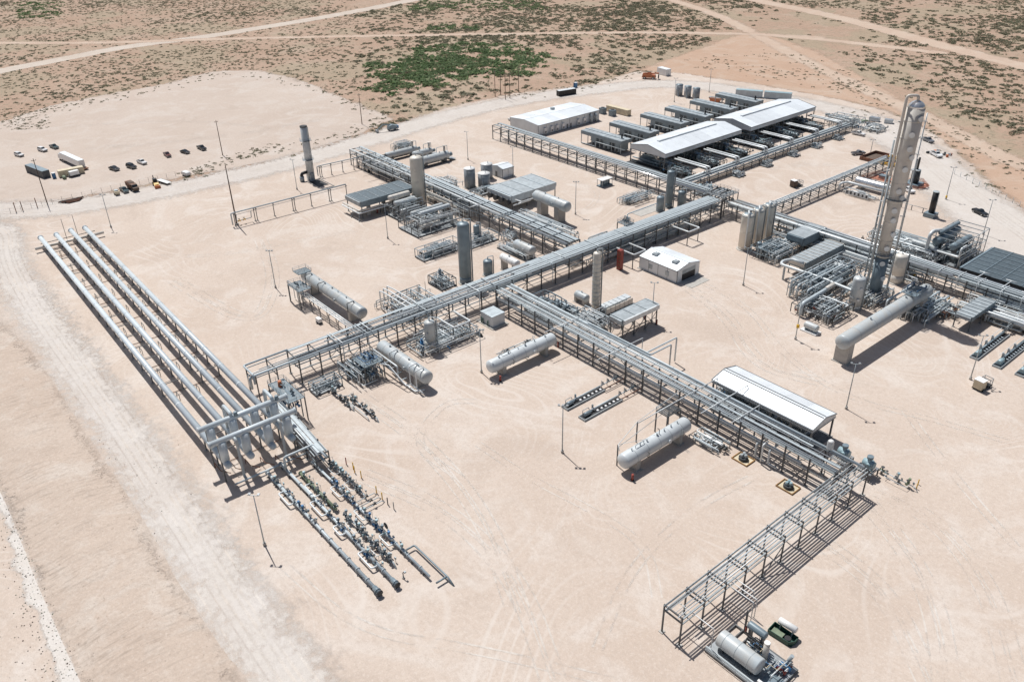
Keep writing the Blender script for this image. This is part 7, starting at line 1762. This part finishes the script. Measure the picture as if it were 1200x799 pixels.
part(t, 'loader_arm', MB().bar((1, -.9, 1.7), (3.5, -.9, .8), .2).bar((1, .9, 1.7), (3.5, .9, .8), .2), 'yellow'); part(t, 'digger_arm', MB().bar((-2.4, 0, 1.2), (-3.6, 0, 3.9), .3).bar((-3.6, 0, 3.9), (-4.6, 0, 1.8), .25).box((-4.6, 0, 1.4), (.6, .7, .7)), 'black'); car_wheels(t, (-1.5,), 1.0, .75); car_wheels(t, (1.6,), .95, .5)
t = thing('water_tank', 'small white box tank standing on the ring road right of the backhoe', 'tank', tuple(G(218.5, 206)), .2); part(t, 'body', MB().prism([(-2, .5), (2, .5), (2, 1.7), (1.6, 2), (-1.6, 2), (-2, 1.7)], -1.1, 1.1), 'white'); part(t, 'skid', MB().bb(-1.8, -.9, 0, 1.8, .9, .497), 'black')
t = thing('boom_lift', 'teal boom lift with its arm lowered on the road by the yard edge', 'boom lift', (-370.5, 227.3, 0), math.radians(-100))
part(t, 'body', MB().prism([(-2.6, .8), (2.4, .8), (2.2, 2.6), (.4, 3.2), (-2.4, 2.4)], -1.3, 1.3), 'slate'); part(t, 'counterweight', MB().bb(-3.3, -1.2, .9, -2.61, 1.2, 2.2), 'blue'); part(t, 'boom', MB().bar((0, 0, 2.8), (5, 0, 3.6), .5, .5).bar((5, 0, 3.6), (8.3, 0, 1.4), .4, .4), 'slate'); part(t, 'basket', MB().bb(8, -1.0, .2, 9.2, 1.0, 1.4), 'tray'); car_wheels(t, (-1.7, 1.7), 1.3, .6)
container('black_trailer', 'black enclosed trailer with a pale roof beyond the control building', (-363.0, 339), (-360.8, 351), 3, 3, 'black', 'wall', 'trailer')
t = thing('portable_toilet', 'blue portable toilet beside the black trailer beyond the control building', 'toilet', (-371.2, 361.5, 0)); part(t, 'body', MB().bb(-.9, -.9, 0, .9, .9, 2.9), 'blue'); part(t, 'roof', MB().prism([(-.95, 2.903), (.95, 2.903), (.6, 3.2), (-.6, 3.2)], -.95, .95), 'white'); part(t, 'door', MB().bb(-.5, -.94, .1, .5, -.903, 2.6), 'blue')
container('tan_container', 'tan shipping container right of the control building', (-319.5, 336.8), (-303.5, 336.8), 3, 3, 'tan')
for i, (x, y) in enumerate(((-310, 330.4), (-317, 330))):
    t = thing('hvac_unit', ('front','rear')[i]+' grey cooling unit beside the tan shipping container', 'cooling unit', (x, y, 0)); part(t, 'body', MB().bb(-1.5, -1.5, .2, 1.5, 1.5, 3.2), 'slate'); part(t, 'fan', MB().cyl((0, 0, 3.2), (0, 0, 3.5), 1.0, None, 14), 'dark'); part(t, 'base', MB().bb(-1.7, -1.7, 0, 1.7, 1.7, .197), 'conc')
t = thing('telehandler', 'orange telehandler parked at the far corner of the pad', 'telehandler', (-355.5, 411.5, 0), .6)
part(t, 'body', MB().prism([(-4.6, .9), (4.2, .9), (3.8, 2.4), (-4, 3.2)], -1.8, 1.8), 'orange'); part(t, 'cab', MB().bb(-1.4, .4, 2.4, 1.0, 1.9, 4.0), 'black'); part(t, 'boom', MB().bar((-4, -.6, 3.2), (6, -.6, 3.7), .7), 'orange'); part(t, 'forks', MB().bb(5.6, -1.6, .6, 6.2, 1, 2.8), 'dark'); car_wheels(t, (-2.8, 2.6), 1.9, .8)
container('white_trailer', 'white enclosed trailer beside the orange telehandler', (-361, 427.5), (-352, 426), 4, 4, 'white', 'roof', 'trailer')
flat_trailer('grey trailer of stacked kit right of the three far tanks', (-297.5, 398), (-290, 402), 'galv')
t = thing('debris_bin', 'orange brown waste skip beside the far cooler', 'skip', (-290.4, 394.5, 0), .2); part(t, 'bin', MB().prism([(-2.6, .2), (2.6, .2), (3.2, 1.9), (-3.2, 1.9)], -1.3, 1.3), 'orange'); part(t, 'rim', MB().bb(-3.2, -1.4, 1.903, 3.2, 1.4, 2.0), 'rust')
for i, (p, q, lb) in enumerate(((G(1019, 141), G(1030, 143), 'left'), (G(1036, 144), G(1046, 145), 'right'))): container('silver_container', lb+' of two low silver bins on the pad edge behind the tall column', tuple(p), tuple(q), 2.6, 1.8, 'vessel_w', 'silver', 'bin')
t = thing('scrap_pile', 'row of scrap frames and pallets along the pad edge right of the rear canopy', 'scrap pile', (-219, 415, 0))
rs = random.Random(2)
for i in range(22): part(t, 'pallet', MB().box((rs.uniform(-14, 14), rs.uniform(-2, 2), rs.uniform(.2, .7)), (rs.uniform(1, 3.2), rs.uniform(.8, 1.8), rs.uniform(.3, 1.1)), rs.uniform(0, 3)), rs.choice(('galv', 'slate', 'brown', 'olive')))
t = thing('scrap_pile', 'loose hoses and kit scattered behind the white pickup at the right pad edge', 'kit pile', (-159, 391, 0))
for i in range(12): part(t, 'crate', MB().box((rs.uniform(-5, 5), rs.uniform(-3, 3), .5), (rs.uniform(.6, 2), rs.uniform(.5, 1.4), rs.uniform(.4, 1.2)), rs.uniform(0, 3)), rs.choice(('galv', 'dark', 'vessel_w', 'orange')))
def fence_box(label, pts, m, h, name, cat, wd=.3):
    c = np.mean(np.array(pts), 0); t = thing(name, label, cat, (c[0], c[1], 0))
    for a, b in zip(pts, pts[1:]+pts[:1]): part(t, 'panel', MB().bar((a[0]-c[0], a[1]-c[1], h/2), (b[0]-c[0], b[1]-c[1], h/2), wd, h), m)
    return t, c
t, c = fence_box('left brown walled excavation at the end of the low pipe rack behind the column', [(-179.5, 357), (-179, 370), (-172.5, 370), (-173, 357)], 'rust', 1.6, 'trench_box', 'trench box')
part(t, 'spoil', MB().bb(-2.8, -5.5, .02, 2.8, 5.5, .5), 'brown')
t, c = fence_box('right yellow edged excavation at the end of the low pipe rack behind the column', [(-171.5, 359), (-171, 370), (-163.5, 368), (-164, 357)], 'yellow', 1.3, 'trench_box', 'trench box')
part(t, 'spoil', MB().bb(-3, -4.5, .02, 3, 4.5, .4), 'rust'); part(t, 'pipe', MB().cyl((-3, -3, .8), (3, 3, .8), .4, None, 10), 'olive')
def mesh_fence(label, pts, m='netting'):
    c = np.mean(np.array(pts), 0); t = thing('safety_fence', label, 'fence', (c[0], c[1], 0))
    for a, b in zip(pts, pts[1:]):
        a, b = np.array(a)-c, np.array(b)-c; L = np.linalg.norm(b-a); n = max(2, int(L/.7))
        q = MB()
        for z in (.3, .65, 1.0, 1.3): q.bar((*a, z), (*b, z), .05, .12)
        for i in range(n+1): p = a+(b-a)*i/n; q.bar((*p, 0), (*p, 1.35), .07)
        part(t, 'netting', q, m)
    return t
mesh_fence('orange safety netting round the dark burner behind the tall column', [(-150.5, 337), (-142, 337.5), (-140.5, 343), (-146, 349), (-151, 344), (-150.5, 337)])
mesh_fence('orange safety netting beside the polished silver tank at the rack end', [(-166, 334), (-158, 338), (-152, 336), (-153, 343), (-164, 345), (-166, 334)])
t = thing('ground_tarp', 'red dirt coloured patch of sheeting inside the orange netting left of the column', 'sheeting', (-159.5, 340, 0)); part(t, 'sheet', MB().bb(-4, -3, .03, 4, 3, .08), 'netting'); part(t, 'crate', MB().bb(-1, -1, .083, 2, 1.6, 1.6), 'slate'); part(t, 'crate', MB().bb(2.4, -2, .083, 4, 0, 2.2), 'black')
t = thing('ground_tarp', 'red dirt coloured patch of sheeting inside the orange netting right of the column', 'sheeting', (-144.4, 343.2, 0)); part(t, 'sheet', MB().bb(-3.4, -3, .03, 3, 3, .08), 'netting'); part(t, 'fold', MB().bb(-4, 3, .083, 2, 3.6, .3), 'rust')
def forklift(label, x, y, rz, tank):
    t = thing('light_plant', label, 'generator', (x, y, 0), rz)
    part(t, 'base_frame', MB().bb(-2.6, -1.3, .3, 2.6, 1.3, .55), 'black'); part(t, 'cabinet', MB().bb(-2.6, -1.2, .553, -.6, 1.2, 2.9), 'tan' if tank else 'brown'); part(t, 'roof', MB().bb(-2.7, -1.25, 2.903, -.5, 1.25, 3.05), 'white')
    part(t, 'engine', MB().bb(-.4, -.9, .553, 1.0, .9, 1.6).cyl((.3, 0, 1.6), (.3, 0, 2.6), .3, None, 10), 'dark')
    q = MB()
    for s in (-1.1, 1.1): q.bar((1.2, s, 2.3), (2.6, s, 2.3), .12).bar((1.2, s, .55), (1.2, s, 2.3), .12).bar((2.6, s, .55), (2.6, s, 2.3), .12).bar((1.2, s, 1.4), (2.6, s, 1.4), .08)
    q.bar((2.6, -1.1, 2.3), (2.6, 1.1, 2.3), .12).bar((1.2, -1.1, 2.3), (1.2, 1.1, 2.3), .12).bar((2.6, -1.1, 1.4), (2.6, 1.1, 1.4), .08); part(t, 'cage', q, 'galv')
    car_wheels(t, (-1.6, 1.6), 1.3, .35); return t
forklift('brown boxed generator on wheels standing in the open at the right', -59.3, 207.2, 1.45, True)
forklift('brown boxed generator standing in the open behind the dehydrator towers', -178.6, 305, 1.35, False)
